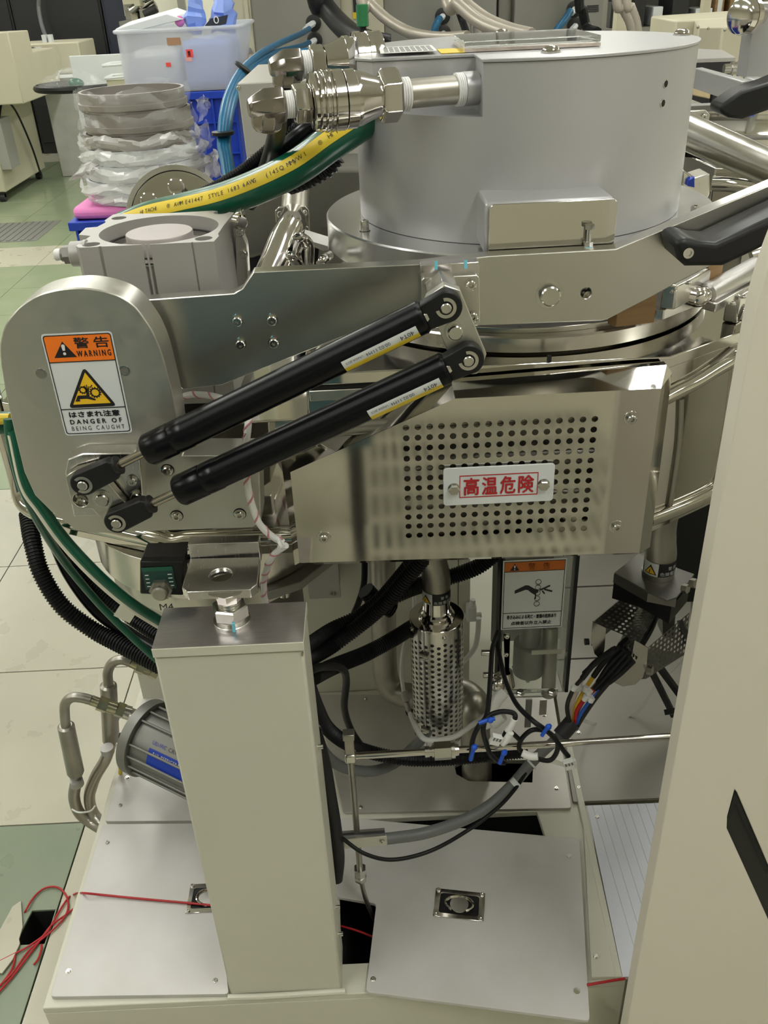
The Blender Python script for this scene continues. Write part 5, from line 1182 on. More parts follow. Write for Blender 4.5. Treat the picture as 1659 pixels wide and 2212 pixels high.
ring('body_collar', c(742), c(766), 0.02628, 0.02628, M['chrome'], hc1)
x0, x1 = c(672), c(741); L = x1-x0; pr = []
for a_, b_, r_ in ((0,.14,0.02592),(.17,.30,0.02700),(.34,.47,0.02772),(.50,.62,0.02772),(.64,1.0,0.02700)):
    pr += [(L*a_,r_-.0015),(L*a_+.0008,r_),(L*b_-.0008,r_),(L*b_,r_-.0015)]
obj('ribbed_sleeve', MB().lathe(cL+cax*x0, cax, pr, 56), M['chrome'], hc1)
obj('hex_nut', MB().lathe(cL+cax*c(634), cax, [(0,0.01665),(.002,0.01813),(c(671)-c(634)-.002,0.01813),(c(671)-c(634),0.01665)], 6, a0=.2), M['chrome'], hc1, bevel=.001)
thread('taped_thread', c(615), c(634), 0.01221, hc1)
def elbow(par, o, a, dn, r, L):
    """street elbow: hex horizontal end + round knee turning down"""
    mk_ = mat('dark_chrome_'+str(len(bpy.data.materials)), (.34,.31,.285), .2, 1)
    obj('elbow_hex', MB().lathe(o-a*(L+.008), a, [(0,r*.42),(.004,r*.60),(.016,r*.97),(L+.005,r*.97),(L+.008,r*.86)], 8, a0=.25), mk_, par, bevel=.001)
    k = o-a*(L*.62)
    obj('elbow_knee', MB().lathe(k, dn, [(0,r*.80),(r*.72,r*.90),(r*1.05,r*.86),(r*1.3,r*.6)], 8, a0=.2), mk_, par, bevel=.001)
elbow(hc1, cL+cax*c(615), cax, V((-.15,.1,-1)).normalized(), .0172, .027)
# second coupling behind
Y2 = 1.10
dR = at(815,127,Y2); dL = atz(628,142,dR.z-.001); dax = (dR-dL).normalized()
hc2 = thing('hose_coupling', 'rear steel quick coupling beyond the lid corner', 'coupling', dL)
D = (dR-dL).length
f = lambda px: D*(px-628)/(815-628)
obj('hex_nut', MB().lathe(dL+dax*f(670), dax, [(0,0.01824),(.002,0.01938),(f(700)-f(670)-.002,0.01938),(f(700)-f(670),0.01748)], 6, a0=.3), M['chrome'], hc2, bevel=.001)
obj('cone_body', MB().lathe(dL+dax*f(700), dax, [(0,0.01634),(f(742)-f(700),0.02432)], 40), M['chrome'], hc2)
obj('ribbed_sleeve', MB().lathe(dL+dax*f(742), dax, [(0,0.02508),(f(752)-f(742),0.02508),(f(752)-f(742)+.0005,0.02356),(f(762)-f(742),0.02356),(f(762)-f(742)+.001,0.02812),(f(778)-f(742),0.02812),(f(779)-f(742),0.02698),(f(790)-f(742),0.02698),(f(791)-f(742),0.02812),(f(800)-f(742),0.02812),(f(801)-f(742),0.02698),(f(812)-f(742),0.02812),(f(822)-f(742),0.02736)], 48), M['chrome'], hc2)
thread('taped_thread', f(650), f(670), 0.01406, hc2, dL, dax)
elbow(hc2, dL+dax*f(652), dax, V((-.1,.1,-1)).normalized(), .0180, .028)
for q in (((600,255,.965),(598,285,1.0),(588,325,1.06),(570,380,1.09),(550,420,1.10)), ((612,205,1.10),(618,260,1.10),(610,320,1.10),(575,390,1.10),(540,440,1.12))):
    cable('rubber_hose', q, .0095, M['rubber'], 'black rubber water hose hanging from the '+('front' if q[0][2] < 1 else 'rear')+' coupling elbow', 'hose', seg=16)
# ---------------------------------------------------------------- big green and yellow earth cable
gq = [(860,205,1.075),(815,243,1.05),(765,275,1.035),(710,312,1.03),(640,362,1.03),(560,402,1.04),(480,432,1.055),(400,452,1.075),(330,468,1.10),(270,490,1.13)]
gp2 = spline([at(*q) for q in gq], 10); GR = .0185
gc = thing('earth_cable', 'thick green earth cable with yellow printed stripe sweeping below the couplings', 'earth cable', gp2[-1])
obj('green_jacket', MB().tube(gp2, GR, 28), M['green'], gc)
# stripe frame: facing up and towards the front
rows = []; fr = []
for i, p in enumerate(gp2):
    t = (gp2[min(i+1,len(gp2)-1)]-gp2[max(i-1,0)]).normalized()
    n = (V((0,-.86,.5))); n = (n-t*n.dot(t)).normalized(); b = t.cross(n)
    fr.append((p,t,n,b)); rows.append([p+(n*cos(a)+b*sin(a))*(GR+.0004) for a in [radians(-23+k*46/8) for k in range(9)]])
st = obj('yellow_stripe', MB().loft(rows, caps=False, closed=False), M['yellow'], gc)
cum = [0]
for a, b in zip(gp2, gp2[1:]): cum.append(cum[-1]+(b-a).length)
def on_stripe(s):
    for i in range(len(cum)-1):
        if cum[i+1] >= s:
            k = (s-cum[i])/(cum[i+1]-cum[i]); A, B = fr[i], fr[i+1]
            return tuple(A[j].lerp(B[j], k) for j in range(4))
    return fr[-1]
tot = cum[-1]
def near(px):
    return min(range(len(gp2)), key=lambda i: abs(_px(gp2[i])-px))
for w_, px in (('HITACHI',715),('®',694),('VW-1',651),('(14SQ.MM)',589),('6AWG',546),('1683',512),('STYLE',471),('E41447',426),('AWM',398),('®',382),('HITACHI',330)):
    s = cum[near(px)]; u_s = -1
    hgt = .0068; adv = .0042
    for i, chh in enumerate(w_):
        p, t, n, b = on_stripe(s+0)
        # letters run left to right: against the parameter direction
        s2 = s-adv*i
        p, t, n, b = on_stripe(max(0,s2)); u = -t; v = n.cross(u)
        if v.z < 0: v = -v
        text('lettering', chh, p+n*(GR+.0006)-v*hgt*.36, u, v, hgt, M['ink'], st, off=.0003)
# black conduits around it
cable('corrugated_conduit', [(720,330,1.09),(700,355,1.09),(665,375,1.09),(618,392,1.10)], .0165, M['rubber'], 'short fat black corrugated conduit under the earth cable', 'conduit', .0058)
cable('black_hose', [(618,393,1.10),(560,415,1.10),(490,440,1.12),(420,462,1.14)], .012, M['rubber'], 'smooth black hose leaving the short fat conduit', 'hose', seg=16)
cable('spiral_conduit', [(690,262,1.09),(650,275,1.09),(600,310,1.10),(540,360,1.11),(470,405,1.12),(400,437,1.14)], .0085, M['gas'], 'black spiral sleeve running above the earth cable', 'conduit', .0036)
cable('spiral_conduit', [(690,290,1.11),(640,318,1.11),(580,358,1.12),(510,398,1.13),(440,425,1.15)], .0085, M['rubber'], 'second black spiral sleeve tucked behind the earth cable', 'conduit', .0036)
cable('black_hose', [(680,270,1.07),(645,295,1.07),(600,340,1.08)], .010, M['gas'], 'short glossy black hose below the front coupling', 'hose', seg=14)
o = obj('zip_tie', MB().tube(spline([at(588,398,1.075),at(598,408,1.07),at(612,412,1.07),at(618,404,1.075)],6),.003,8).box(tuple(at(604,412,1.068)),tuple(at(614,402,1.068)+V((0,.004,0)))), M['white']); tag(o, 'white zip tie around the short fat conduit end', 'cable tie')
# ================================================================ compact air cylinder
zc = at(320,525,.90).z
M['piston'] = mat('piston_face', (.42,.38,.37), .5, .5, var=.06)
ac = thing('air_cylinder', 'square grey anodised air cylinder with a wide round piston', 'air cylinder', V((-.22,.965,zc-.17)))
fl_p = atz(170,535,zc); fr_p = atz(462,521.5,zc)
def onf(px):
    t = (px-170)/(462-170); return fl_p.lerp(fr_p, t)
front = []
for px, d in ((212,0),(214,.002),(217,.002),(219,0),(306,0),(308,.0035),(311,.0035),(313,0),(317,0),(319,.0035),(322,.0035),(324,0),(413,0),(414,.0015),(416,.0015),(417,0)):
    p = onf(px); front.append(V((p.x,p.y+d,zc)))
ol = [atz(164,531,zc),fl_p]+front+[fr_p]+[atz(*q,zc) for q in ((473,509.6),(471,505),(483,487),(497,470),(505,459),(459,455),(361,460.5),(245,463),(226,476),(229,480),(210,490),(185,492),(170,507),(196,509.6))]
bore_c = (atz(211.5,507,zc)+atz(474,483,zc))/2; bore_r = (atz(211.5,507,zc)-atz(474,483,zc)).length/2*.985
H_ = .15
obj('cylinder_body', MB().prism(ol, (0,0,-H_)) if False else holed([p-Z3*.022 for p in ol], [circle(bore_c-Z3*.022,Z3,bore_r,64)]+[circle(atz(*q,zc)-Z3*.022,Z3,r_,20) for q,r_ in (((197,528),.0088),((440,515),.0088),((257,471),.0082),((478,458.5),.0085))], Z3*.022), M['cylalu'], ac)
obj('lower_body', MB().prism([p-Z3*.02201 for p in ol], (0,0,-H_)), M['cylalu'], ac)
obj('bore_wall', MB().lathe(bore_c-Z3*.0219, Z3, [(0,bore_r*.999),(.0005,bore_r*.93),(.0006,bore_r*.80),(.001,bore_r*.80)], 64), M['tin'], ac)
obj('snap_ring', MB().lathe(bore_c-Z3*.0150, Z3, [(0,bore_r*.99),(.001,bore_r*.99),(.001,bore_r*.93),(0,bore_r*.93)], 64, caps=False), M['black'], ac)
obj('inner_disc', MB().lathe(bore_c-Z3*.0205, Z3, [(0,bore_r*.92),(.0004,bore_r*.92)], 48), M['piston'], ac)
pc_ = atz(343,496,zc+.002)
obj('piston', MB().lathe(V((pc_.x,pc_.y,zc-.0200)), Z3, [(0,.0345),(.0190,.0345),(.0200,.0338)], 56), M['piston'], ac)
fp = V((fl_p.x+.002,fl_p.y+.020,at(150,552,.91).z))
obj('port_boss', MB().lathe(fp, -X3, [(0,.0135),(.003,.0135),(.004,.0125),(.016,.0125),(.017,.0115)], 28), M['cylalu'], ac)
obj('port_fitting', MB().lathe(fp-X3*.017, -X3, [(0,.0095),(.007,.0095)], 6).lathe(fp-X3*.024, -X3, [(0,.007),(.003,.007)], 18), M['tin'], ac)
obj('port_button', MB().lathe(fp-X3*.027, -X3, [(0,.006),(.006,.006),(.007,.005)], 18), M['white'], ac)
vv = thing('valve_bracket', 'silver valve block with screws at the side of the air cylinder', 'valve', at(525,590,.99))
obj('bracket_plate', MB().prism([at(*q,.99) for q in ((506,462),(520,455),(526,470),(521,505),(532,530),(537,600),(530,640),(512,640))],(0,.02,0)), M['steel'], vv, bevel=.001)
obj('gland', MB().lathe(at(512,478,.985), V((.7,-.7,0)), [(0,.008),(.008,.008),(.010,.006)], 16), M['chrome'], vv)
for q in ((517,500),(524,548)): inst('screw', SCREW, at(*q,.9895), -Y3, vv)
# ================================================================ things between cylinder and lid
hw = thing('hand_wheel', 'polished round flange with glass ports behind the air cylinder', 'flange', at(385,470,1.20))
hd_ = V((.12,-.94,.32)).normalized(); hcn = at(386,474,1.20)
obj('disc', MB().lathe(hcn, hd_, [(-.012,.066),(-.004,.068),(0,.0675),(.0005,.061),(-.002,.060)], 64), M['steel'], hw)
obj('disc_face', MB().lathe(hcn-hd_*.0005, hd_, [(0,.058),(.0008,.058)], 48), M['mirror'], hw)
for q in ((381,404),(322,434)):
    p = at(*q,1.178); obj('glass_port', MB().lathe(p, hd_, [(0,.0105),(.004,.0105),(.0055,.009),(.006,.006)], 26), M['chrome'], hw)
mb_ = thing('machine_housing', 'dull grey steel machine housing behind the lid and air cylinder', 'machine housing', at(650,560,1.48))
hb = [at(*q,1.48) for q in ((520,376),(800,376),(800,610),(690,600),(600,565),(525,575))]
hb = [at(*q,1.48) for q in ((512,360),(820,360),(820,470),(760,505),(690,540),(640,545),(560,555),(545,560),(505,560))]
obj('housing_shell', MB().prism(rounded(hb,.02),(0,.4,0)), mat('dull_dark_steel', (.20,.195,.17), .35, .7), mb_, bevel=.012, seg=4)
dk = MB().box((-.26,1.9,.0),(.6,1.93,.9)); 
sup = obj('housing_support', MB().box((-.22,1.56,.0),(.02,1.80,at(560,555,1.48).z+.02)), M['black'], mb_)
M['sheet'] = mat('grey_sheet_metal', (.42,.41,.375), .4, .2)
cu_ = thing('control_unit', 'flat grey sheet-metal control unit behind the couplings', 'control unit', at(640,375,1.60))
u0, u1 = at(512,180,1.60), at(800,372,1.60)
obj('unit_case', MB().prism([at(*q,1.60) for q in ((512,180),(830,164),(830,369),(538,381))],(0,.35,0)), M['sheet'], cu_, bevel=.002)
obj('bright_edge', MB().prism([at(*q,1.595) for q in ((690,372),(830,366),(830,372),(690,378))],(0,.01,0)), M['label'], cu_)
for q in ((515,190),(765,185)): inst('screw', SCREWS, at(*q,1.599), -Y3, cu_)
obj('unit_leg', MB().box((-.20,1.64,at(560,555,1.48).z+.02),(.02,1.90,at(600,378,1.60).z)), M['black'], cu_)
cpst = thing('bent_pipe_post', 'polished bent pipe with a square screwed flange plate', 'pipe', at(590,580,1.25))
obj('pipe', MB().tube(spline([at(575,610,1.12),at(597,560,1.16),(at(612,520,1.20)),at(628,490,1.25),at(634,470,1.33)],8),.0195,28), M['chrome'], cpst)
fpq = [at(*q,1.33) for q in ((594,455),(602,447),(660,446),(667,454),(670,505),(640,512),(598,505))]
obj('flange_plate', MB().prism(fpq,(0,.006,0)), M['steel'], cpst, bevel=.0008)
for q in ((606,462),(657,459),(661,494),(604,497)): inst('screw', SCREW, at(*q,1.3295), -Y3, cpst)
obj('pipe_stub', MB().tube([at(640,400,1.40),at(635,475,1.36)],.02,20), M['dull'], cpst)
lh = thing('pull_loop', 'small chrome double pull loop beside the bent pipe', 'handle', at(650,575,1.12))
obj('loop', MB().tube(spline([at(648,582,1.08),at(634,560,1.08),at(628,550,1.08),at(638,520,1.1),at(645,513,1.1),at(655,515,1.12),at(668,530,1.13),at(668,570,1.13)],8),.0062,14), M['chrome'], lh)
obj('loop', MB().tube(spline([at(655,585,1.1),at(645,565,1.1),at(642,545,1.1),at(648,530,1.1)],8),.005,12), M['chrome'], lh)
o = obj('steel_wedge', MB().prism([at(*q,1.2) for q in ((655,516),(708,532),(710,540),(697,542),(668,528))],(0,.05,0)), M['alu']); tag(o, 'bright steel wedge between the handle and lid flange', 'wedge')
o = obj('clip', MB().tube(spline([at(690,572,1.0),at(700,560,1.0),at(712,551,1.02)],5),.005,10), M['chrome']); tag(o, 'small chrome hook by the lid flange edge', 'hook')
# ================================================================ clamp parts on the ring at the right
zr_ = zr+.0058
def block(name, pts, z, h, m, label, cat='clamp block', bev=.0012):
    o = obj(name, MB().prism([atz(a,b,z) for a,b in pts],(0,0,h)), m, bevel=bev); tag(o, label, cat); return o
block('wood_block', ((1312,700),(1330,707),(1413,697),(1396,690)), zr_, .034, M['woodp'], 'brown wooden prop block under the hinge arm, front one', 'wood block', .0006)
block('wood_block', ((1518,655),(1543,648),(1552,640),(1530,645)), zr_, .052, M['woodp'], 'brown wooden prop block under the black handle', 'wood block', .0006)
cbk = thing('clamp_block', 'polished stepped clamp block on the ring under the black handle', 'clamp block', atz(1450,660,zr_))
obj('clamp_foot', MB().prism([atz(*q,zr_) for q in ((1406,690),(1432,692),(1560,640),(1530,632),(1412,676))],(0,0,.012)), M['machined'], cbk, bevel=.001)
obj('clamp_body', MB().prism([atz(*q,zr_+.0121) for q in ((1424,668),(1456,670),(1530,632),(1495,628))],(0,0,.026)), M['steel'], cbk, bevel=.002)
obj('bolt_hole', MB().lathe(atz(1424,667,zr_+.0122), Z3, [(0,.007),(.0004,.007)], 20), M['dull'], cbk)
for q in ((1455,632),(1487,613)): inst('screw', SCREWS, atz(*q,zr_+.0375), Z3, cbk)
tl = thing('toggle_handle', 'knurled steel toggle clamp handle pointing to the upper right', 'toggle handle', at(1500,640,.93))
ta, tb = at(1524,636,.925), at(1636,575,.99)
td = (tb-ta).normalized(); Ltg = (tb-ta).length
mkn = mat('knurled_steel', (.55,.54,.53), .32, 1, bump=.25, bs=1200)
obj('grip', MB().lathe(ta, td, [(0,.009),(.002,.0115),(Ltg-.004,.0115),(Ltg,.009)], 30), mkn, tl)
obj('grip_neck', MB().lathe(ta, -td, [(0,.0085),(.006,.0085),(.010,.007)], 24), M['chrome'], tl)
obj('pivot_barrel', MB().cyl(at(1475,636,.92),at(1512,645,.915),.0095,26).ball(at(1508,643,.916),.0105), M['chrome'], tl)
obj('pivot_hole', MB().lathe(at(1494,646,.9098), -Y3, [(0,.0018),(.0008,.0018)], 12), M['blackmat'], tl)
cb2 = thing('clamp_block', 'second clamp block with a short pin at the door panel edge', 'clamp block', atz(1590,690,zt))
zz = zt+.0005
obj('clamp_body', MB().prism([atz(*q,zz) for q in ((1560,694),(1590,700),(1635,672),(1600,662))],(0,0,.032)), M['steel'], cb2, bevel=.002)
for q in ((1582,657),(1605,643)): inst('screw', SCREWS, atz(*q,zz+.0315), Z3, cb2)
obj('clamp_pin', MB().cyl(at(1600,675,.93),at(1640,684,.925),.0095,24), M['chrome'], cb2)
block('base_bar', ((1515,668),(1545,676),(1640,622),(1610,612)), zr_, .010, M['machined'], 'flat steel bar behind the toggle handle on the ring', 'bar')
o = obj('chrome_fitting', MB().cyl(at(1636,556,1.1),at(1636,556,1.1)-Z3*.34,.005,10).cyl(at(1622,552,1.1),at(1645,545,1.1),.008,16).cyl(at(1630,560,1.1),at(1642,562,1.1),.010,6), M['chrome']); tag(o, 'tiny chrome pipe fitting under the handle tip', 'fitting')
# ================================================================ neighbouring chamber at the right rear
NY = 1.75
nc = thing('neighbour_chamber', 'polished chamber of the neighbouring station behind the lid', 'vacuum chamber', at(1560,420,NY))
nzt = at(1545,362,NY).z
fpts = [at(1440,318,NY+.25), at(1545,366,NY), at(1900,410,NY-.1)]
pl = [V((p.x,p.y,nzt)) for p in fpts]
pl += [V((pl[2].x,2.5,nzt)),V((pl[0].x,2.5,nzt))]
obj('chamber_body', MB().prism(pl,(0,0,-.32)), M['mirror'], nc, bevel=.002)
obj('ring_flange', MB().lathe(V((at(1600,330,NY+.25).x,NY+.30,nzt+.001)), Z3, [(0,.25),(.035,.25),(.036,.245)], 72), M['mirror'], nc)
obj('jacket_rim', MB().tube(spline([at(1537,396,NY-.01),at(1580,398,NY-.02),at(1640,408,NY-.03),at(1700,420,NY-.04)],6),.014,14), M['mirror'], nc)
obj('bracket', MB().prism([at(*q,NY-.2) for q in ((1475,365),(1500,385),(1534,374),(1534,420),(1520,450),(1470,450))],(0,.05,0)), M['steel'], nc, bevel=.003)
obj('blue_insert', MB().prism([at(*q,NY-.21) for q in ((1489,390),(1500,383),(1500,405),(1486,402))],(0,.02,0)), M['blue'], nc)
ctb = thing('lid_lift_tube', 'thick chrome tube running down to the right behind the lid', 'tube', at(1600,320,1.45))
obj('tube', MB().cyl(at(1440,265,1.50),at(1800,425,1.36),.0265,40), M['steel'], ctb)
nl = thing('neighbour_station', 'grey lid housing of the neighbouring station with black handle', 'lid', at(1560,300,2.1))
obj('lid_drum', MB().lathe(at(1590,320,2.3)+V((0,.1,-.05)), Z3, [(0,.26),(.10,.26),(.11,.25)], 72), M['lidpaint'], nl)
obj('side_box', MB().prism([at(*q,1.95) for q in ((1604,176),(1625,174),(1618,224),(1596,225))],(0,.30,0)), M['lidpaint'], nl, bevel=.002)
obj('top_box', MB().prism([at(*q,1.94) for q in ((1627,172),(1720,166),(1720,220),(1621,225))],(0,.05,0)), M['lidpaint'], nl, bevel=.003)
obj('side_plate', MB().prism([at(*q,1.8) for q in ((1490,240),(1525,238),(1534,248),(1530,270),(1490,258))],(0,.01,0)), M['anod'], nl, bevel=.001)
inst('screw', SCREW, at(1520,252,1.799), -Y3, nl)
obj('handle_grip', MB().prism([at(*q,1.70) for q in ((1557,228),(1602,196),(1660,178),(1800,120),(1800,190),(1680,232),(1605,258),(1575,255),(1556,245))],(0,.06,0)), M['black'], nl, bevel=.006, seg=3, label='black moulded handle')
gcl = thing('grey_column', 'tall pale grey column with a chrome knob at the right edge', 'column', at(1640,165,1.9))
obj('column_body', MB().prism([at(*q,1.88) for q in ((1632,6),(1800,0),(1800,164),(1610,168))],(0,.05,0)), M['lidpaint'], gcl, bevel=.002)
kd = V((-.85,-.45,.05)).normalized(); kp_ = at(1628,34,1.88)
obj('knob', MB().lathe(kp_, kd, [(-.02,.016),(.004,.02),(.008,.031),(.022,.033),(.0225,.031),(.024,.031),(.0245,.033),(.036,.031),(.04,.024)], 40), M['chrome'], gcl, label='chrome knob')
# ================================================================ background: left bench and cabinets
M['beige'] = mat('beige_enamel', (.56,.53,.40), .45, 0, var=.05, vs=4)
M['darkcab'] = mat('black_cabinet', (.022,.022,.024), .45)
M['navy'] = mat('blue_black_panel', (.03,.035,.055), .4)
M['gcab'] = mat('grey_cabinet', (.30,.29,.245), .5, 0, var=.04)
M['gcab2'] = mat('mid_grey_cabinet', (.24,.235,.205), .5, 0, var=.04)
M['blueb'] = mat('pale_blue_bag', (.24,.36,.82), .4)
M['pvc'] = mat('translucent_bin', (.72,.75,.80), .35, 0, alpha=.42)
M['pink'] = mat('pink_foam', (.75,.22,.52), .6)
M['ringm'] = mat('matt_ring_metal', (.30,.275,.25), .5, .6)
BY = 7.0
def fpt(px, py): return atz(px, py, FLOOR)
b0 = fpt(20,437)
bn = thing('instrument_bench', 'cream instrument bench on castors at the left edge with a stepped console on top', 'bench', b0)
xr = b0.x; yb0_, yb1_ = b0.y, fpt(115,382).y
zl = at(20,225,yb0_).z; zlow = at(20,415,yb0_).z
obj('bench_body', MB().box((xr-.9,yb0_,zlow),(xr,yb1_,zl)), M['beige'], bn, bevel=.01)
zt1 = at(15,68,yb0_).z; zm = at(62,113,yb0_+.4).z
xu = at(22,70,yb0_).x
prof = [V((xu,yb0_-.05,zl+.001)),V((xu,yb0_+.9,zl+.001)),V((xu,yb0_+.9,zm)),V((xu,yb0_+.38,zm)),V((xu,yb0_+.38,zt1-.01)),V((xu,yb0_-.05,zt1))]
obj('console', MB().prism(prof,(-.9,0,0)), M['beige'], bn, bevel=.008)
for yy in (yb0_+.04, yb1_-.06):
    obj('castor', MB().cyl((xr-.07,yy,FLOOR+.03),(xr-.03,yy,FLOOR+.03),.03,16).box((xr-.07,yy-.015,FLOOR+.03),(xr-.03,yy+.015,zlow)), M['darkcab'], bn)
p = at(30,275,yb0_+.05)
obj('plug_box', MB().box((xr+.001,yb0_+.02,p.z-.28),(xr+.07,yb0_+.22,p.z+.06)), M['cylalu'], bn, label='grey plug box on the side')
obj('power_cord', MB().tube(spline([V((xr+.04,yb0_+.1,p.z+.06)),V((xr+.06,yb0_+.2,p.z+.16)),V((xr+.06,yb0_+.4,p.z+.08)),V((xr+.05,yb0_+.6,p.z-.2)),V((xr+.04,yb0_+.7,FLOOR+.06))],8),.008,8), M['black'], bn)
# black cabinets along the back
KY = 9.2
for k, (x0, x1, m_, lab) in enumerate(((-120,35,'darkcab','dark grey black cabinet at the far left behind the bench'),(36,231,'darkcab','wide black cabinet behind the beige switch box'),(232,300,'navy','narrow blue-black cabinet end behind the plastic bin'))):
    X0, X1 = at(x0,60,KY).x, at(x1,60,KY).x
    t = thing('black_cabinet', lab, 'cabinet', ((X0+X1)/2,KY-.02*k,FLOOR))
    obj('cabinet_body', MB().box((X0,KY-.03*k,FLOOR),(X1-.01,KY+.3,2.1)), M[m_], t, bevel=.006)
    obj('cabinet_door', MB().box((X0+.02,KY-.03*k-.012,FLOOR+.1),(X1-.03,KY-.03*k-.0005,2.05)), M[m_], t, bevel=.004)
o = obj('hanging_cord', MB().tube(spline([at(60,-240,9.1),at(82,-30,9.0),at(84,20,9.0),at(92,60,8.9),at(105,92,8.6)],8),.018,8), M['grey']); tag(o, 'grey cord hanging down the black cabinet to the switch box', 'cord')
# beige switch box standing on a grey cabinet
SY = 8.2
sbx = thing('switch_box', 'beige control box with switches and a red button on a grey cabinet', 'control box', at(110,160,SY))
A0, A1 = at(40,165,SY), at(168,90,SY)
obj('box_body', MB().box((A0.x,SY,A0.z),(A1.x,SY+.5,A1.z)), M['beige'], sbx, bevel=.01)
obj('front_plate', MB().box((A0.x+.01,SY-.006,A0.z+.02),(at(128,120,SY).x,SY-.0005,A1.z-.01)), M['beige'], sbx)
for px, m_ in ((55,'grey'),(68,'grey'),(84,'white')):
    q = at(px,106,SY-.012); obj('switch', MB().box((q.x-.02,q.y-.01,q.z-.015),(q.x+.02,q.y+.005,q.z+.015)), M[m_], sbx)
q = at(101,110,SY-.015); obj('red_button', MB().cyl(q,q+V((0,-.03,0)),.022,14), M['red'], sbx)
for px in (80,94):
    q = at(px,146,SY-.01); obj('vent_panel', MB().box((q.x-.035,q.y-.001,q.z-.06),(q.x+.035,q.y+.006,q.z+.05)), M['dull'], sbx)
q = at(105,90,SY+.1); obj('top_knob', MB().box((q.x-.05,q.y,q.z-.01),(q.x-.015,q.y+.05,q.z+.05)).box((q.x,q.y,q.z-.01),(q.x+.03,q.y+.05,q.z+.05)), M['label'], sbx)
gc2 = thing('grey_cabinet', 'low grey cabinet carrying the switch box with a black rimmed basket in front', 'cabinet', at(140,340,7.9))
C0, C1 = at(60,340,7.9), at(182,168,7.9)
obj('cabinet_body', MB().box((C0.x+.25,7.9,FLOOR),(C1.x,8.6,A0.z-.002)), M['alu'], gc2, bevel=.008)
obj('worktop', MB().box((C0.x+.23,7.85,A0.z-.0015),(C1.x+.25,8.19,A0.z+.0)), M['label'], gc2)
wc = thing('white_drawer_unit', 'white drawer unit behind the bagged rings with a small dark logo mark', 'drawer unit', at(190,330,6.6))
D0, D1 = at(190,345,6.6), at(240,205,6.6)
obj('unit_body', MB().box((D0.x,6.6,FLOOR),(D1.x+.3,6.75,D1.z)), M['label'], wc, bevel=.006)
for k in range(3): obj('drawer', MB().box((D0.x+.015,6.585,FLOOR+.1+k*.3),(D1.x+.28,6.5995,FLOOR+.37+k*.3)), M['label'], wc, bevel=.004)
q = at(196,226,6.58); obj('logo_mark', MB().prism([q+V((-.015,0,0)),q+V((.02,0,-.02)),q+V((.02,0,.03))],(0,-.002,0)), M['ink'], wc)
bk = thing('wire_basket', 'small white wire tray on the worktop left of the plastic bin', 'tray', at(240,165,6.2))
for dz in (0,.07):
    obj('basket_wire', MB().tube([at(224,158,6.2)+Z3*dz-Z3*.03,at(300,152,6.2)+Z3*dz-Z3*.03,at(300,152,6.2)+V((0,.2,dz-.03)),at(224,158,6.2)+V((0,.2,dz-.03)),at(224,158,6.2)+Z3*dz-Z3*.03],.010,6), M['label'], bk)
obj('tray_stand', MB().box((at(226,158,6.2).x,6.21,FLOOR),(at(300,152,6.2).x,6.39,at(224,158,6.2).z-.041)), M['beige'], bk)
tb_ = thing('bagged_hoop', 'plastic bag in a black hoop stand below the switch box', 'bag', at(130,210,6.8))
hoop = [at(88,190,6.7)+V((.30+.30*cos(a)-.02, .25*sin(a), .0)) for a in [2*pi*i/24 for i in range(25)]]
obj('hoop', MB().tube(hoop,.022,8), M['black'], tb_)
rng = random.Random(3)
bag = []
for k in range(7):
    f_ = k/6; bag.append([at(88,190,6.7)+V((.28+(.27-.22*f_**2)*cos(a)*(1+.15*rng.uniform(-1,1)), (.2-.1*f_)*sin(a), .0+.16*f_*(1-.3*f_)+.02*rng.uniform(-1,1))) for a in [2*pi*i/20 for i in range(20)]])
obj('plastic_bag', MB().loft(bag), M['film'], tb_, ang=80)
o = obj('green_rag', MB().ball(at(165,180,6.6),.05,12,8,(1.2,1,.7)), M['green']); tag(o, 'small green rag at the bag hoop', 'rag')
# far clutter behind the bin
cm = thing('camera_rig', 'small metal instrument rig on a post above the plastic bin', 'instrument', at(295,45,8.0))
rng = random.Random(5)
for k in range(16):
    px, py = rng.uniform(282,322), rng.uniform(-10,40); p = at(px,py,8+rng.uniform(-.1,.1)); a_, b_, c_ = (rng.uniform(.02,.06) for _ in range(3))
    obj('rig_part', MB().box((p.x-a_,p.y-b_,p.z-c_),(p.x+a_,p.y+b_,p.z+c_)) if k % 2 else MB().cyl(p,p+V((a_*2,0,c_)),.03,12), M[('steel','dull','darkcab','beige')[k % 4]], cm)
obj('rig_post', MB().box(tuple(at(270,35,8.1)),tuple(at(282,-40,8.1)+V((0,.05,0)))), M['label'], cm)
obj('rig_base', MB().box((at(262,40,8).x,7.9,FLOOR),(at(330,40,8).x,8.3,at(290,44,8).z)), M['gcab2'], cm)
wallp = obj('wall_partition', MB().box((at(318,40,8.8).x,8.8,FLOOR),(at(560,40,8.8).x,8.9,CEIL)), M['wallc'], kind='structure')
o = thing('brown_post', 'grey brown post in front of the cream partition', 'post', (at(392,20,8.6).x,8.6,FLOOR))
obj('post_body', MB().box((at(385,20,8.6).x,8.6,FLOOR),(at(400,20,8.6).x,8.66,CEIL-.01)), M['gcab2'], o)
obj('wall_socket', MB().box(tuple(at(376,34,8.59)),tuple(at(386,22,8.59)+V((0,.02,0)))), M['darkcab'], o)
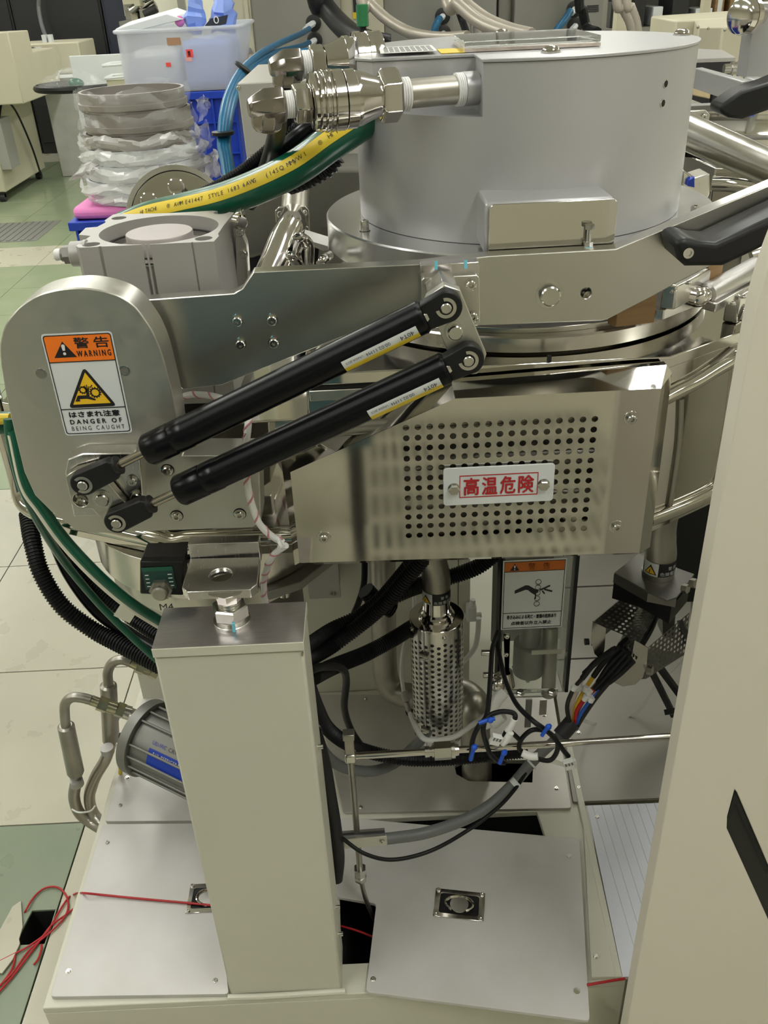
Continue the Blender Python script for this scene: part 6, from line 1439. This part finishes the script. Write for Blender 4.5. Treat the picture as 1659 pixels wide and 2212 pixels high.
# ================================================================ blue crates, plastic bin, bagged rings
CYb = 2.75
c0, c1 = at(436,200,CYb), at(528,372,CYb)
def crate(x0, x1, y0, y1, z0, z1, label):
    t = thing('blue_crate', label, 'crate', ((x0+x1)/2,(y0+y1)/2,z0))
    h = z1-z0; w = .006
    b = MB(); b.box((x0+.012,y0+.012,z0),(x1-.012,y1-.012,z0+.006))
    obj('crate_floor', b, M['blue'], t)
    for lo, hi in (((x0+.012,y0+.012),(x1-.012,y0+.018)),((x0+.012,y1-.018),(x1-.012,y1-.012)),((x0+.012,y0+.0185),(x0+.018,y1-.0185)),((x1-.018,y0+.0185),(x1-.012,y1-.0185))):
        obj('crate_side', MB().box((lo[0],lo[1],z0+.0065),(hi[0],hi[1],z1-.02)), M['blue'], t)
    rimo = [V((x0,y0,z1-.0195)),V((x1,y0,z1-.0195)),V((x1,y1,z1-.0195)),V((x0,y1,z1-.0195))]; rimi = [V((x0+.018,y0+.018,z1-.0195)),V((x1-.018,y0+.018,z1-.0195)),V((x1-.018,y1-.018,z1-.0195)),V((x0+.018,y1-.018,z1-.0195))]
    obj('crate_rim', holed(rimo,[rimi],(0,0,.0195)), M['blue'], t, bevel=.002)
    nr = max(2,int((x1-x0)/.07))
    for k in range(nr+1):
        x = x0+.014+(x1-x0-.032)*k/nr; obj('crate_rib', MB().box((x,y0+.002,z0),(x+.005,y0+.0118,z1-.02)), M['blue'], t)
    for k in (1,2):
        z = z0+h*k/3; obj('crate_rib', MB().box((x0+.012,y0+.004,z),(x1-.012,y0+.0118,z+.004)), M['blue'], t)
    return t
cx0, cx1 = at(240,200,CYb).x, c1.x+.012
czt = at(480,196,CYb).z
for k in range(4):
    z1 = czt-.0005-k*.2505; z0 = z1-.25
    crate(cx0, cx1, CYb, CYb+.36, max(z0,FLOOR), z1, 'blue plastic crate under the translucent bin, '+('topmost','second from top','third from top','lowest')[k]+' of its stack')
bin_ = thing('plastic_bin', 'translucent plastic bin with tape scraps standing on the blue crates', 'bin', (at(390,190,CYb).x,CYb+.15,czt))
bx0, bx1 = at(262,196,CYb).x, at(508,190,CYb).x; tx0, tx1 = at(246,72,CYb).x, at(516,60,CYb).x; bzt = at(380,64,CYb).z
def brect(x0, x1, y0, y1, z, r=.03): return rounded([V((x0,y0,z)),V((x1,y0,z)),V((x1,y1,z)),V((x0,y1,z))], r, 5)
bo = [brect(bx0,bx1,CYb+.03,CYb+.33,czt), brect(tx0,tx1,CYb+.005,CYb+.36,bzt)]
bi = [brect(tx0+.004,tx1-.004,CYb+.009,CYb+.356,bzt), brect(bx0+.004,bx1-.004,CYb+.034,CYb+.326,czt+.004)]
obj('bin_shell', MB().loft(bo+bi), M['pvc'], bin_, ang=40)
obj('bin_rim', MB().tube([p for p in brect(tx0-.004,tx1+.004,CYb+.0,CYb+.364,bzt)]+[brect(tx0-.004,tx1+.004,CYb,CYb+.364,bzt)[0]],.005,8), M['pvc'], bin_)
def sticker(nm, px0, py0, px1, py1, m):
    a, b = at(px0,py1,CYb), at(px1,py0,CYb); t0 = (a.z-czt)/(bzt-czt); t1 = (b.z-czt)/(bzt-czt)
    y0 = CYb+.03-.025*t0-.002; y1 = CYb+.03-.025*t1-.002
    obj(nm, MB().prism([V((a.x,y0,a.z)),V((b.x,y0,a.z)),V((b.x,y1,b.z)),V((a.x,y1,b.z))],(0,.001,0)), m, bin_)
sticker('tape_scrap', 361,81,388,99, mat('kraft_tape',(.48,.28,.17),.6)); mred = mat('fluo_red_tape',(.95,.10,.09),.5)
sticker('red_sticker', 402,107,414,125, mred); sticker('red_sticker', 357,136,366,146, mred); sticker('red_sticker',400,122,412,134,mat('pale_red_tape',(.9,.45,.42),.5)); sticker('print',405,111,409,123,M['ink'])
obj('inner_pack', MB().box((at(395,180,CYb).x,CYb+.06,czt+.006),(at(500,180,CYb).x,CYb+.30,bzt-.03)), M['blueb'], bin_, bevel=.015, label='pale blue wrapped contents')
obj('inner_pack', MB().box((at(275,180,CYb).x,CYb+.06,czt+.006),(at(385,180,CYb).x,CYb+.30,bzt-.05)), M['label'], bin_, bevel=.02, label='white wrapped contents')
def crumple(name, px0, px1, py0, py1, Y, m, label, seed, cat='bag', par=None):
    rng = random.Random(seed); nu, nv = 9, 8; P_ = []
    for j in range(nv):
        row = []
        for i in range(nu):
            a = 2*pi*i/nu; f_ = j/(nv-1); wv = (.5+.5*f_*.2)*(1-abs(f_-.35)*.75)
            p = at((px0+px1)/2+(px1-px0)*.5*cos(a)*wv*1.4*(1+.25*rng.uniform(-1,1)), py1+(py0-py1)*f_+6*rng.uniform(-1,1), Y); p.y += .09*sin(a)*wv*(1+.3*rng.uniform(-1,1)); row.append(p)
        P_.append(row)
    o = obj(name, MB().loft(P_), m, par, ang=20); 
    if par is None: tag(o, label, cat)
    return o
crumple('blue_bag', 388,455,-5,70,CYb+.16,M['blueb'],'pale blue wrapped parcel sticking up from the plastic bin, left one',1)
crumple('blue_bag', 440,525,-12,68,CYb+.20,M['blueb'],'pale blue wrapped parcel with dark patch in the plastic bin, right one',2)
o = obj('dark_patch', MB().prism([at(*q,CYb+.085) for q in ((442,56),(455,40),(492,32),(488,52),(466,57))],(0,.01,0)), M['navy']); tag(o, 'dark blue patch with a small ring on the right parcel', 'patch')
o = obj('patch_ring', MB().tube([at(467,43,CYb+.08)+V((.006*cos(a),0,.008*sin(a))) for a in [2*pi*i/16 for i in range(17)]],.0015,6), M['white'], o)
o = obj('white_sheet', MB().prism([at(*q,CYb+.10) for q in ((246,70),(250,62),(360,30),(395,42),(300,66))],(0,.18,.01)), M['label'], bevel=.002); tag(o, 'white sheet lid leaning across the left half of the bin', 'lid')
o = obj('pink_wrap', MB().ball(at(388,46,CYb+.12),.014,12,8), M['pink']); tag(o, 'bit of pink wrap at the bin rim', 'wrap')
# --- stack of bagged rings
RY = 2.25
rcx = at(302,300,RY).x
tops = [at(302,190,RY).z]
zb0 = at(302,446,RY).z
crate(rcx-.165, rcx+.165, RY-.14, RY+.20, zb0-.25, zb0-.0, 'blue plastic crate under the pink foam and the bagged rings')
for k in range(3):
    z0 = max(FLOOR, zb0-.25-.2505*(k+1)); 
    if zb0-.25-.2505*k-.0005 > FLOOR+.02: crate(rcx-.165, rcx+.165, RY-.14, RY+.20, z0, zb0-.2505-.2505*k, 'blue plastic crate standing low below the bagged rings, level '+('one','two','three')[k]+' beneath the top crate')
fo = MB(); 
pk_o = obj('pink_foam', MB().prism(rounded([V((rcx-.16,RY-.12,zb0)),V((rcx+.14,RY-.14,zb0)),V((rcx+.16,RY+.15,zb0)),V((rcx-.15,RY+.16,zb0))],.03),(0,0,.026)), M['pink'], bevel=.010, seg=3); tag(pk_o, 'pink foam sheet folded under the bagged rings', 'foam')
def bag_skirt(cx, cy, z0, z1, r, seed, flare=.02):
    rng = random.Random(seed); n = 56; rows = []
    ph = [rng.uniform(0,6.28) for _ in range(8)]
    for j in range(7):
        f_ = j/6; row = []
        for i in range(n):
            a = 2*pi*i/n
            w_ = sum(sin(a*(3+2*q)+ph[q]+f_*3)*(.5/(1+q*.5)) for q in range(6))
            rr = r+.004+flare*(sin(f_*pi)*.35+.3)+.009*w_*(.4+sin(f_*pi))+rng.uniform(-.003,.003)
            row.append(V((cx+rr*cos(a), cy+rr*.97*sin(a), z0+(z1-z0)*f_+.006*sin(a*5+ph[1])+rng.uniform(-.003,.003))))
        rows.append(row)
    return MB().loft(rows, caps=False)
M['bagw'] = mat('cloudy_bag', (.78,.77,.75), .15, 0, alpha=.42, bump=1., bs=28, spec=1.)
lv = [446,425,412,398,384,366,335,305,280,245,200,175]
RZ = [at(302,y,RY).z for y in (430,400,374,340,308,278,232,180)]
names_ = ['lowest flat white packet of the stack','second flat white packet of the stack','third wrapped ring from below, under the crinkled bag','wrapped ring with the wide crinkled bag flap','cloudy wrapped ring below the two bare grey rings','lower one of the two clear-bagged grey rings','topmost clear-bagged grey ring of the stack']
zz0 = zb0+.0265; rr0 = .125
zs = [zz0]+RZ[1:]
zs = [zb0+.0265, RZ[1], RZ[2], RZ[3], RZ[4], RZ[5]+.0, RZ[6], at(302,190,RY).z]
for k in range(7):
    z0, z1 = zs[k]+.0005, zs[k+1]
    r = (.132,.134,.130,.126,.122,.120,.118)[k]; cx_k = rcx+(.004,-.004,.0,.002,-.002,.006,0)[k]
    t = thing('bagged_ring', names_[k]+' beside the blue hoses', 'bagged ring', (cx_k,RY,z0))
    obj('metal_ring', MB().lathe((cx_k,RY,z0), Z3, [(0,r-.012),(0,r),(z1-z0-.001,r),(z1-z0-.001,r-.006),(.004,r-.008)], 64, caps=False), M['ringm'] if k >= 4 else M['label'], t)
    if k >= 5: obj('ring_band', MB().lathe((cx_k,RY,z0+(z1-z0)*.10), Z3, [(0,r),(.001,r+.004),(.012,r+.004),(.013,r)], 64, caps=False), M['ringm'], t)
    obj('plastic_bag', bag_skirt(cx_k,RY,z0+.002,z1+(.006 if k == 6 else -.002),r,20+k, .02 if k < 5 else .010), M['film'] if k >= 5 else M['bagw'], t, ang=25, label='crinkled clear plastic bag' )
# bag flaps
def flap(q, Y, m, label, seed):
    rng = random.Random(seed); c = [at(a,b,Y) for a,b in q]; nu, nv = 8, 5; vs = []; fs = []
    for j in range(nv+1):
        for i in range(nu+1):
            p = c[0].lerp(c[1],i/nu).lerp(c[3].lerp(c[2],i/nu),j/nv); vs.append(p+V((rng.uniform(-.004,.004),rng.uniform(-.012,.012)-.01*sin(i),rng.uniform(-.004,.004))))
    for j in range(nv):
        for i in range(nu): k = j*(nu+1)+i; fs.append((k,k+1,k+nu+2,k+nu+1))
    o = obj('bag_flap', MB().add(vs,fs), m, ang=12, solid=.0008); tag(o, label, 'bag flap'); return o
flap(((152,388),(215,318),(250,332),(205,372)), RY-.10, M['bagw'], 'crinkled bag corner jutting out at the left of the ring stack', 4)
flap(((172,262),(190,238),(225,240),(215,275)), RY-.08, M['film'], 'clear bag corner at the left of the upper rings', 5)
flap(((425,215),(442,205),(456,225),(432,268)), RY-.02, M['film'], 'clear bag corner at the right of the top ring', 6)
flap(((428,270),(452,258),(462,300),(435,345)), RY-.02, M['film'], 'clear bag corner hanging at the right of the middle rings', 7)
flap(((430,345),(470,320),(480,380),(430,395)), RY-.02, M['bagw'], 'cloudy bag corner at the lower right of the ring stack', 8)
# ================================================================ blue hoses to the grey cabinets
HYb = 3.45
M['port'] = mat('black_grommet', (.015,.015,.015), .5)
def hose(px, label, r=.0125):
    o = obj('blue_hose', MB().tube(spline([at(*q) for q in px],10), r, 12), M['hose']); tag(o, label, 'hose')
hose(((668,62,HYb-.06),(650,73,HYb-.2),(600,95,3.0),(560,118,2.6),(520,155,2.2),(495,200,2.0),(482,250,1.9),(478,310,1.85),(485,350,1.8),(492,400,1.75)), 'uppermost blue hose from the high cabinet port', .0085)
hose(((668,92,HYb-.06),(650,100,HYb-.2),(600,112,3.0),(560,130,2.6),(524,160,2.2),(500,205,2.0),(488,255,1.9),(484,310,1.85),(490,350,1.8),(498,400,1.75)), 'second blue hose from the lower cabinet port', .0085)
hose(((690,108,2.9),(650,112,2.9),(600,124,2.8),(560,142,2.5),(528,170,2.2),(506,210,2.0),(494,260,1.9),(490,310,1.85),(496,350,1.8),(504,400,1.75)), 'lowest blue hose passing behind the coupling elbow', .0085)
for q, lb_ in (((528,145,2.2),'black cable tie where the blue hoses bend'),((482,291,1.86),'black cable tie low on the three blue hoses')):
    p = at(*q); o = obj('cable_tie', MB().lathe(p, (at(q[0]-8,q[1]+14,q[2])-p) if q[0] > 500 else Z3, [(0,.022),(.006,.022)], 14), M['black']); tag(o, lb_, 'cable tie')
# grey cabinets with ports
def grey_cab(x0, x1, Y, m, label, ports=(), px=60):
    X0, X1 = at(x0,px,Y).x, at(x1,px,Y).x
    t = thing('service_cabinet', label, 'cabinet', ((X0+X1)/2,Y,FLOOR))
    obj('cabinet_body', MB().box((X0,Y,FLOOR),(X1,Y+.5,CEIL-.4)), M[m], t, bevel=.004)
    for q in ports:
        p = at(q[0],q[1],Y-.001)
        obj('port_grommet', MB().lathe(p, -Y3, [(0,.026),(.004,.026),(.006,.022)], 24), M['port'], t)
        d = V((-.5,-.75,-.25)).normalized()
        obj('port_fitting', MB().cyl(p+Y3*-.004,p+V((0,-.02,0)),.009,12).cyl(p+V((0,-.018,0)),p+V((0,-.018,0))+d*.035,.010,6).cyl(p+V((0,-.018,0))+d*.035,p+V((0,-.018,0))+d*.055,.007,10), M['label'], t)
    return t
grey_cab(545,738,HYb,'gcab','grey service cabinet with two blue hose ports left of the thick black duct',((677,50),(680,87)))
t = grey_cab(498,546,HYb-.01,'beige','narrow cream cabinet post with a lock and a red strip right of the bin')
q = at(539,108,HYb-.012); obj('lock', MB().cyl(q,q+V((0,-.012,0)),.008,14), M['steel'], t)
q0 = at(530,98,HYb-.012); q1 = at(537,132,HYb-.012); obj('red_strip', MB().box((q0.x,q0.y-.003,q1.z),(q1.x,q0.y,q0.z)), mat('dark_red',(.45,.06,.04),.5), t)
q0 = at(525,-5,HYb-.012); q1 = at(541,60,HYb-.012); obj('door_leaf', MB().box((q0.x,q0.y-.006,q1.z),(q1.x,q0.y,q0.z)), M['beige'], t, bevel=.002)
t = grey_cab(738,830,HYb+.02,'beige','cream cabinet strip with a dark slot and an orange notice behind the green bottle')
q0 = at(762,-10,HYb+.015); q1 = at(782,26,HYb+.015); obj('dark_slot', MB().box((q0.x,q0.y-.002,q1.z),(q1.x,q0.y+.004,q0.z)), M['darkcab'], t)
q0 = at(762,27,HYb+.015); q1 = at(775,40,HYb+.015); obj('notice', MB().box((q0.x,q0.y-.002,q1.z),(q1.x,q0.y+.004,q0.z)), M['yellow'], t)
grey_cab(830,1072,HYb+.05,'gcab2','grey service cabinet with two ports behind the flat lid label',((956,35),(958,72)))
grey_cab(1076,1108,HYb+.12,'gcab','narrow grey cabinet side between the two ported cabinets')
t = grey_cab(1110,1302,HYb+.05,'gcab2','grey service cabinet with two ports above the middle of the lid',((1240,20),(1241,56)))
for k in range(4):
    q0 = at(1268,14+k*4,HYb+.048); obj('print_line', MB().box((q0.x,q0.y-.001,q0.z),(q0.x+.04,q0.y+.001,q0.z+.003)), M['darkcab'], t)
hose(((950,40,HYb-.02),(942,55,HYb-.05),(935,80,HYb-.05),(925,110,HYb-.05)),'short blue hose below the port behind the lid label',.012)
hose(((1232,24,HYb-.02),(1222,40,HYb-.05),(1205,62,HYb-.08),(1185,90,HYb-.08)),'short blue hose under the right-hand cabinet ports',.012)
o = obj('black_duct', MB().tube(spline([at(600,-500,3.4),at(678,-30,3.2),at(700,10,3.2),at(730,48,3.1),at(765,78,2.9),at(800,92,2.8),at(840,100,2.8)],8),.031,18), M['rubber']); tag(o, 'thick black flexible duct sloping down to the lid', 'duct')
gbt = thing('green_bottle', 'small green bottle with black foot standing before the cream cabinet strip', 'bottle', at(786,90,2.9))
p = at(784,58,2.65); obj('bottle_body', MB().lathe(p, Z3, [(0,.013),(.002,.016),(.050,.016),(.052,.013)], 20), mat('green_glass',(.02,.16,.06),.2,coat=.3), gbt)
obj('bottle_foot', MB().lathe(p-Z3*.05, Z3, [(0,.012),(.0495,.009)], 14).box((p.x-.02,p.y-.01,p.z-.06),(p.x+.03,p.y+.01,p.z-.05)), M['black'], gbt)
obj('stand_rod', MB().cyl(p-Z3*.0605,V((p.x,p.y,FLOOR)),.008,10), M['steel'], gbt)
mbrd2 = mat('pale_braided_hose', (.38,.345,.29), .4, .4)
def bhose(px, label, r=.0145):
    q = resample(spline([at(*p) for p in px],12),.006); o = obj('braided_hose', MB().tube(q,[r*(1+.04*(i%2)) for i in range(len(q))],14), mbrd2, ang=60); tag(o, label, 'hose')
bhose(((700,-500,3.0),(775,-25,2.8),(800,8,2.8),(840,45,2.75),(890,72,2.7),(950,82,2.6),(1010,80,2.5)),'pale braided hose sagging behind the paper slip')
bhose(((930,-500,3.0),(980,-25,2.8),(1005,5,2.7),(1050,40,2.6),(1100,62,2.5),(1150,75,2.4)),'pale braided hose, upper of the pair behind the lid top')
bhose(((905,-500,3.0),(960,-25,2.7),(990,10,2.6),(1035,48,2.5),(1085,70,2.4),(1130,82,2.3)),'pale braided hose, lower of the pair behind the lid top',.0145)
bhose(((1310,-500,3.0),(1330,-25,2.9),(1345,15,2.9),(1362,50,2.9),(1368,90,2.9)),'left braided hose hanging behind the right part of the lid',.0135)
bhose(((1335,-500,3.0),(1350,-25,2.9),(1362,15,2.9),(1374,50,2.9),(1378,90,2.9)),'right braided hose hanging behind the right part of the lid',.0135)
o = obj('black_lead', MB().tube(spline([at(950,-500,3.35),at(975,-20,3.3),at(988,15,3.3),at(1000,50,3.3),at(1015,90,3.2)],6),.012,8), M['black']); tag(o, 'black lead between the two grey ported cabinets', 'cable')
o = obj('black_lead', MB().tube(spline([at(1235,-500,3.35),at(1250,-20,3.3),at(1258,20,3.3),at(1268,60,3.3),at(1290,70,3.2)],6),.016,8), M['black']); tag(o, 'black lead bundle right of the right-hand ports', 'cable')
fv = thing('small_valve', 'small chrome valve beside the braided hoses behind the lid', 'valve', at(1035,75,3.2))
obj('valve_body', MB().cyl(at(1030,75,3.2),at(1030,45,3.2),.02,14).cyl(at(1018,55,3.2),at(1045,53,3.2),.014,12), M['steel'], fv)
# ================================================================ right rear: shelves, cream cabinets, black table
SYr = 6.0
sh = thing('shelf_rack', 'dark metal shelf rack full of small boxes at the upper right', 'shelf rack', at(1480,60,SYr))
X0, X1 = at(1295,30,SYr).x, at(1760,30,SYr).x
obj('rack_back', MB().box((X0,SYr+.55,FLOOR),(X1,SYr+.58,CEIL-.2)), M['gcab2'], sh)
for z in (.45,.83,1.16,1.5): obj('rack_shelf', MB().box((X0,SYr,z),(X1,SYr+.5,z+.03)), M['gcab2'], sh)
for x in (X0,X0+1.0,X1-.05): obj('rack_post', MB().box((x,SYr-.02,FLOOR),(x+.04,SYr+.02,CEIL-.2)), M['gcab2'], sh)
rng = random.Random(11); cols_ = ['label','gcab','dull','darkcab','woodp','beige']
for z, nm in ((.83,'middle shelf'),(1.16,'upper shelf')):
    x = X0+.08; k = 0
    while x < X1-.25:
        w_ = rng.uniform(.05,.13); h_ = rng.uniform(.06,.2); x2 = x+w_
        ci_ = rng.randrange(6); mm = M[cols_[ci_]]
        t = thing('stored_box', ('white','grey','dull steel','black','brown','beige')[ci_]+' small box on the '+nm+' of the dark rack, '+('first','second','third','fourth','fifth','sixth','seventh','eighth','ninth','tenth','eleventh','twelfth','thirteenth','fourteenth','fifteenth','sixteenth')[k]+' from the left', 'box', (x+w_/2,SYr+.2,z+.0305), 'small boxes on the dark rack, '+nm)
        obj('carton', MB().box((x,SYr+.05,z+.0305),(x2,SYr+.35,z+.03+h_)), mm, t, bevel=.004)
        if rng.random() < .6: obj('paper_label', MB().box((x+w_*.25,SYr+.047,z+.03+h_*.3),(x+w_*.75,SYr+.0499,z+.03+h_*.7)), M['label'], t)
        x = x2+rng.uniform(.01,.06); k += 1
o = thing('cream_post', 'cream square post in front of the dark rack', 'post', (at(1348,30,4.6).x,4.6,FLOOR))
obj('post_body', MB().box((at(1334,30,4.6).x,4.6,FLOOR),(at(1362,30,4.6).x,4.68,CEIL-.01)), M['beige'], o, bevel=.004)
obj('post_foot', MB().box((at(1330,30,4.6).x,4.57,FLOOR),(at(1366,30,4.6).x,4.71,FLOOR+.02)), M['beige'], o)
o = thing('cream_post', 'thin cream post rising behind the long cream cabinet', 'post', (at(1527,20,5.6).x,5.6,FLOOR))
obj('post_body', MB().box((at(1519,20,5.6).x,5.6,FLOOR),(at(1535,20,5.6).x,5.66,CEIL-.01)), M['beige'], o, bevel=.003)
obj('post_foot', MB().box((at(1514,20,5.6).x,5.57,FLOOR),(at(1540,20,5.6).x,5.70,FLOOR+.02)), M['beige'], o)
LYc = 4.4
lcb = thing('cream_cabinet', 'long cream cabinet behind the lid with a lower box against it', 'cabinet', at(1520,170,LYc))
ztc = at(1460,44,LYc).z
obj('cabinet_body', MB().prism([V((at(1410,60,LYc+.4).x,LYc+.45,FLOOR)),V((at(1458,60,LYc).x,LYc,FLOOR)),V((at(1700,60,LYc).x,LYc+.02,FLOOR)),V((at(1700,60,LYc).x,LYc+.6,FLOOR))],(0,0,ztc-FLOOR)), M['beige'], lcb, bevel=.008)
ztd = at(1505,53,LYc-.35).z
obj('front_box', MB().prism([V((at(1503,80,LYc-.05).x,LYc-.01,FLOOR)),V((at(1506,80,LYc-.5).x,LYc-.5,FLOOR)),V((at(1570,80,LYc-.6).x,LYc-.55,FLOOR)),V((at(1700,80,LYc-.4).x,LYc-.5,FLOOR)),V((at(1700,80,LYc-.1).x,LYc-.01,FLOOR))],(0,0,ztd-FLOOR)), M['beige'], lcb, bevel=.006)
for q in ((1508,59),(1530,62),(1566,65)): inst('screw', SCREW, at(*q,LYc-.58), -Y3, lcb)
tby = 3.2
bt = thing('black_table', 'small black steel table with a grey top right of the lid', 'table', at(1550,250,tby))
ztt = at(1545,132,tby).z
tq = [atz(*q,ztt) for q in ((1500,136),(1588,132),(1560,122),(1500,114))]
tq = [atz(1480,137,ztt), atz(1588,133,ztt), atz(1560,116,ztt), atz(1480,112,ztt)]
obj('table_top', MB().prism(tq,(0,0,.012)), M['cylalu'], bt, bevel=.001)
obj('table_apron', MB().prism([tq[0]-Z3*.0005,tq[1]-Z3*.0005,tq[1]-Z3*.05,tq[0]-Z3*.05],(0,.02,0)), M['darkcab'], bt)
xa = at(1516,170,tby).x
obj('table_leg', MB().box((xa-.03,tq[0].y+.021,FLOOR),(xa+.03,tq[0].y+.06,ztt-.0005)), M['darkcab'], bt)
obj('table_leg', MB().box((tq[1].x-.05,tq[1].y+.021,FLOOR),(tq[1].x-.01,tq[1].y+.05,ztt-.0005)), M['darkcab'], bt)
obj('table_shelf', MB().box((tq[0].x,tq[0].y+.02,at(1520,178,tby).z-.03),(tq[1].x-.06,tq[0].y+.3,at(1520,178,tby).z)), M['darkcab'], bt)
lowc = thing('low_cabinet', 'low grey cabinet under the pale wooden board', 'cabinet', (at(1500,210,2.9).x+.05,3.0,FLOOR))
obj('cabinet_body', MB().box((at(1480,210,2.9).x,2.92,FLOOR),(at(1536,210,2.9).x,3.1,at(1536,214,2.9).z-.02)), M['gcab'], lowc)
o = obj('wood_board', MB().prism([at(*q,2.9) for q in ((1490,183),(1536,195),(1534,214),(1490,205))],(0,.05,0)), mat('pale_wood',(.62,.50,.30),.5,var=.15,vs=3,stretch=(12,1,1)), bevel=.003); tag(o, 'pale wooden board below the black table', 'board')
cpn = thing('blue_valve', 'blue and silver fitting beside the black table', 'fitting', at(1600,150,2.7))
obj('blue_cap', MB().lathe(at(1595,147,2.7), X3, [(0,.02),(.06,.02)], 18), M['blue'], cpn)
obj('pipe_stem', MB().cyl(at(1595,147,2.7)+V((.03,0,-.0205)),V((at(1595,147,2.7).x+.03,2.7,FLOOR)),.012,12), M['steel'], cpn)
obj('silver_end', MB().lathe(at(1595,147,2.7), -X3, [(.0005,.016),(.02,.016),(.022,.012),(.04,.012)], 16), M['steel'], cpn)
o = obj('steel_drum', MB().lathe(at(1535,262,2.4)+V((0,.1,-.3)), Z3, [(0,.12),(.28,.12),(.30,.11)], 40), M['anod']); tag(o, 'matt grey drum behind the chrome lift tube', 'drum')
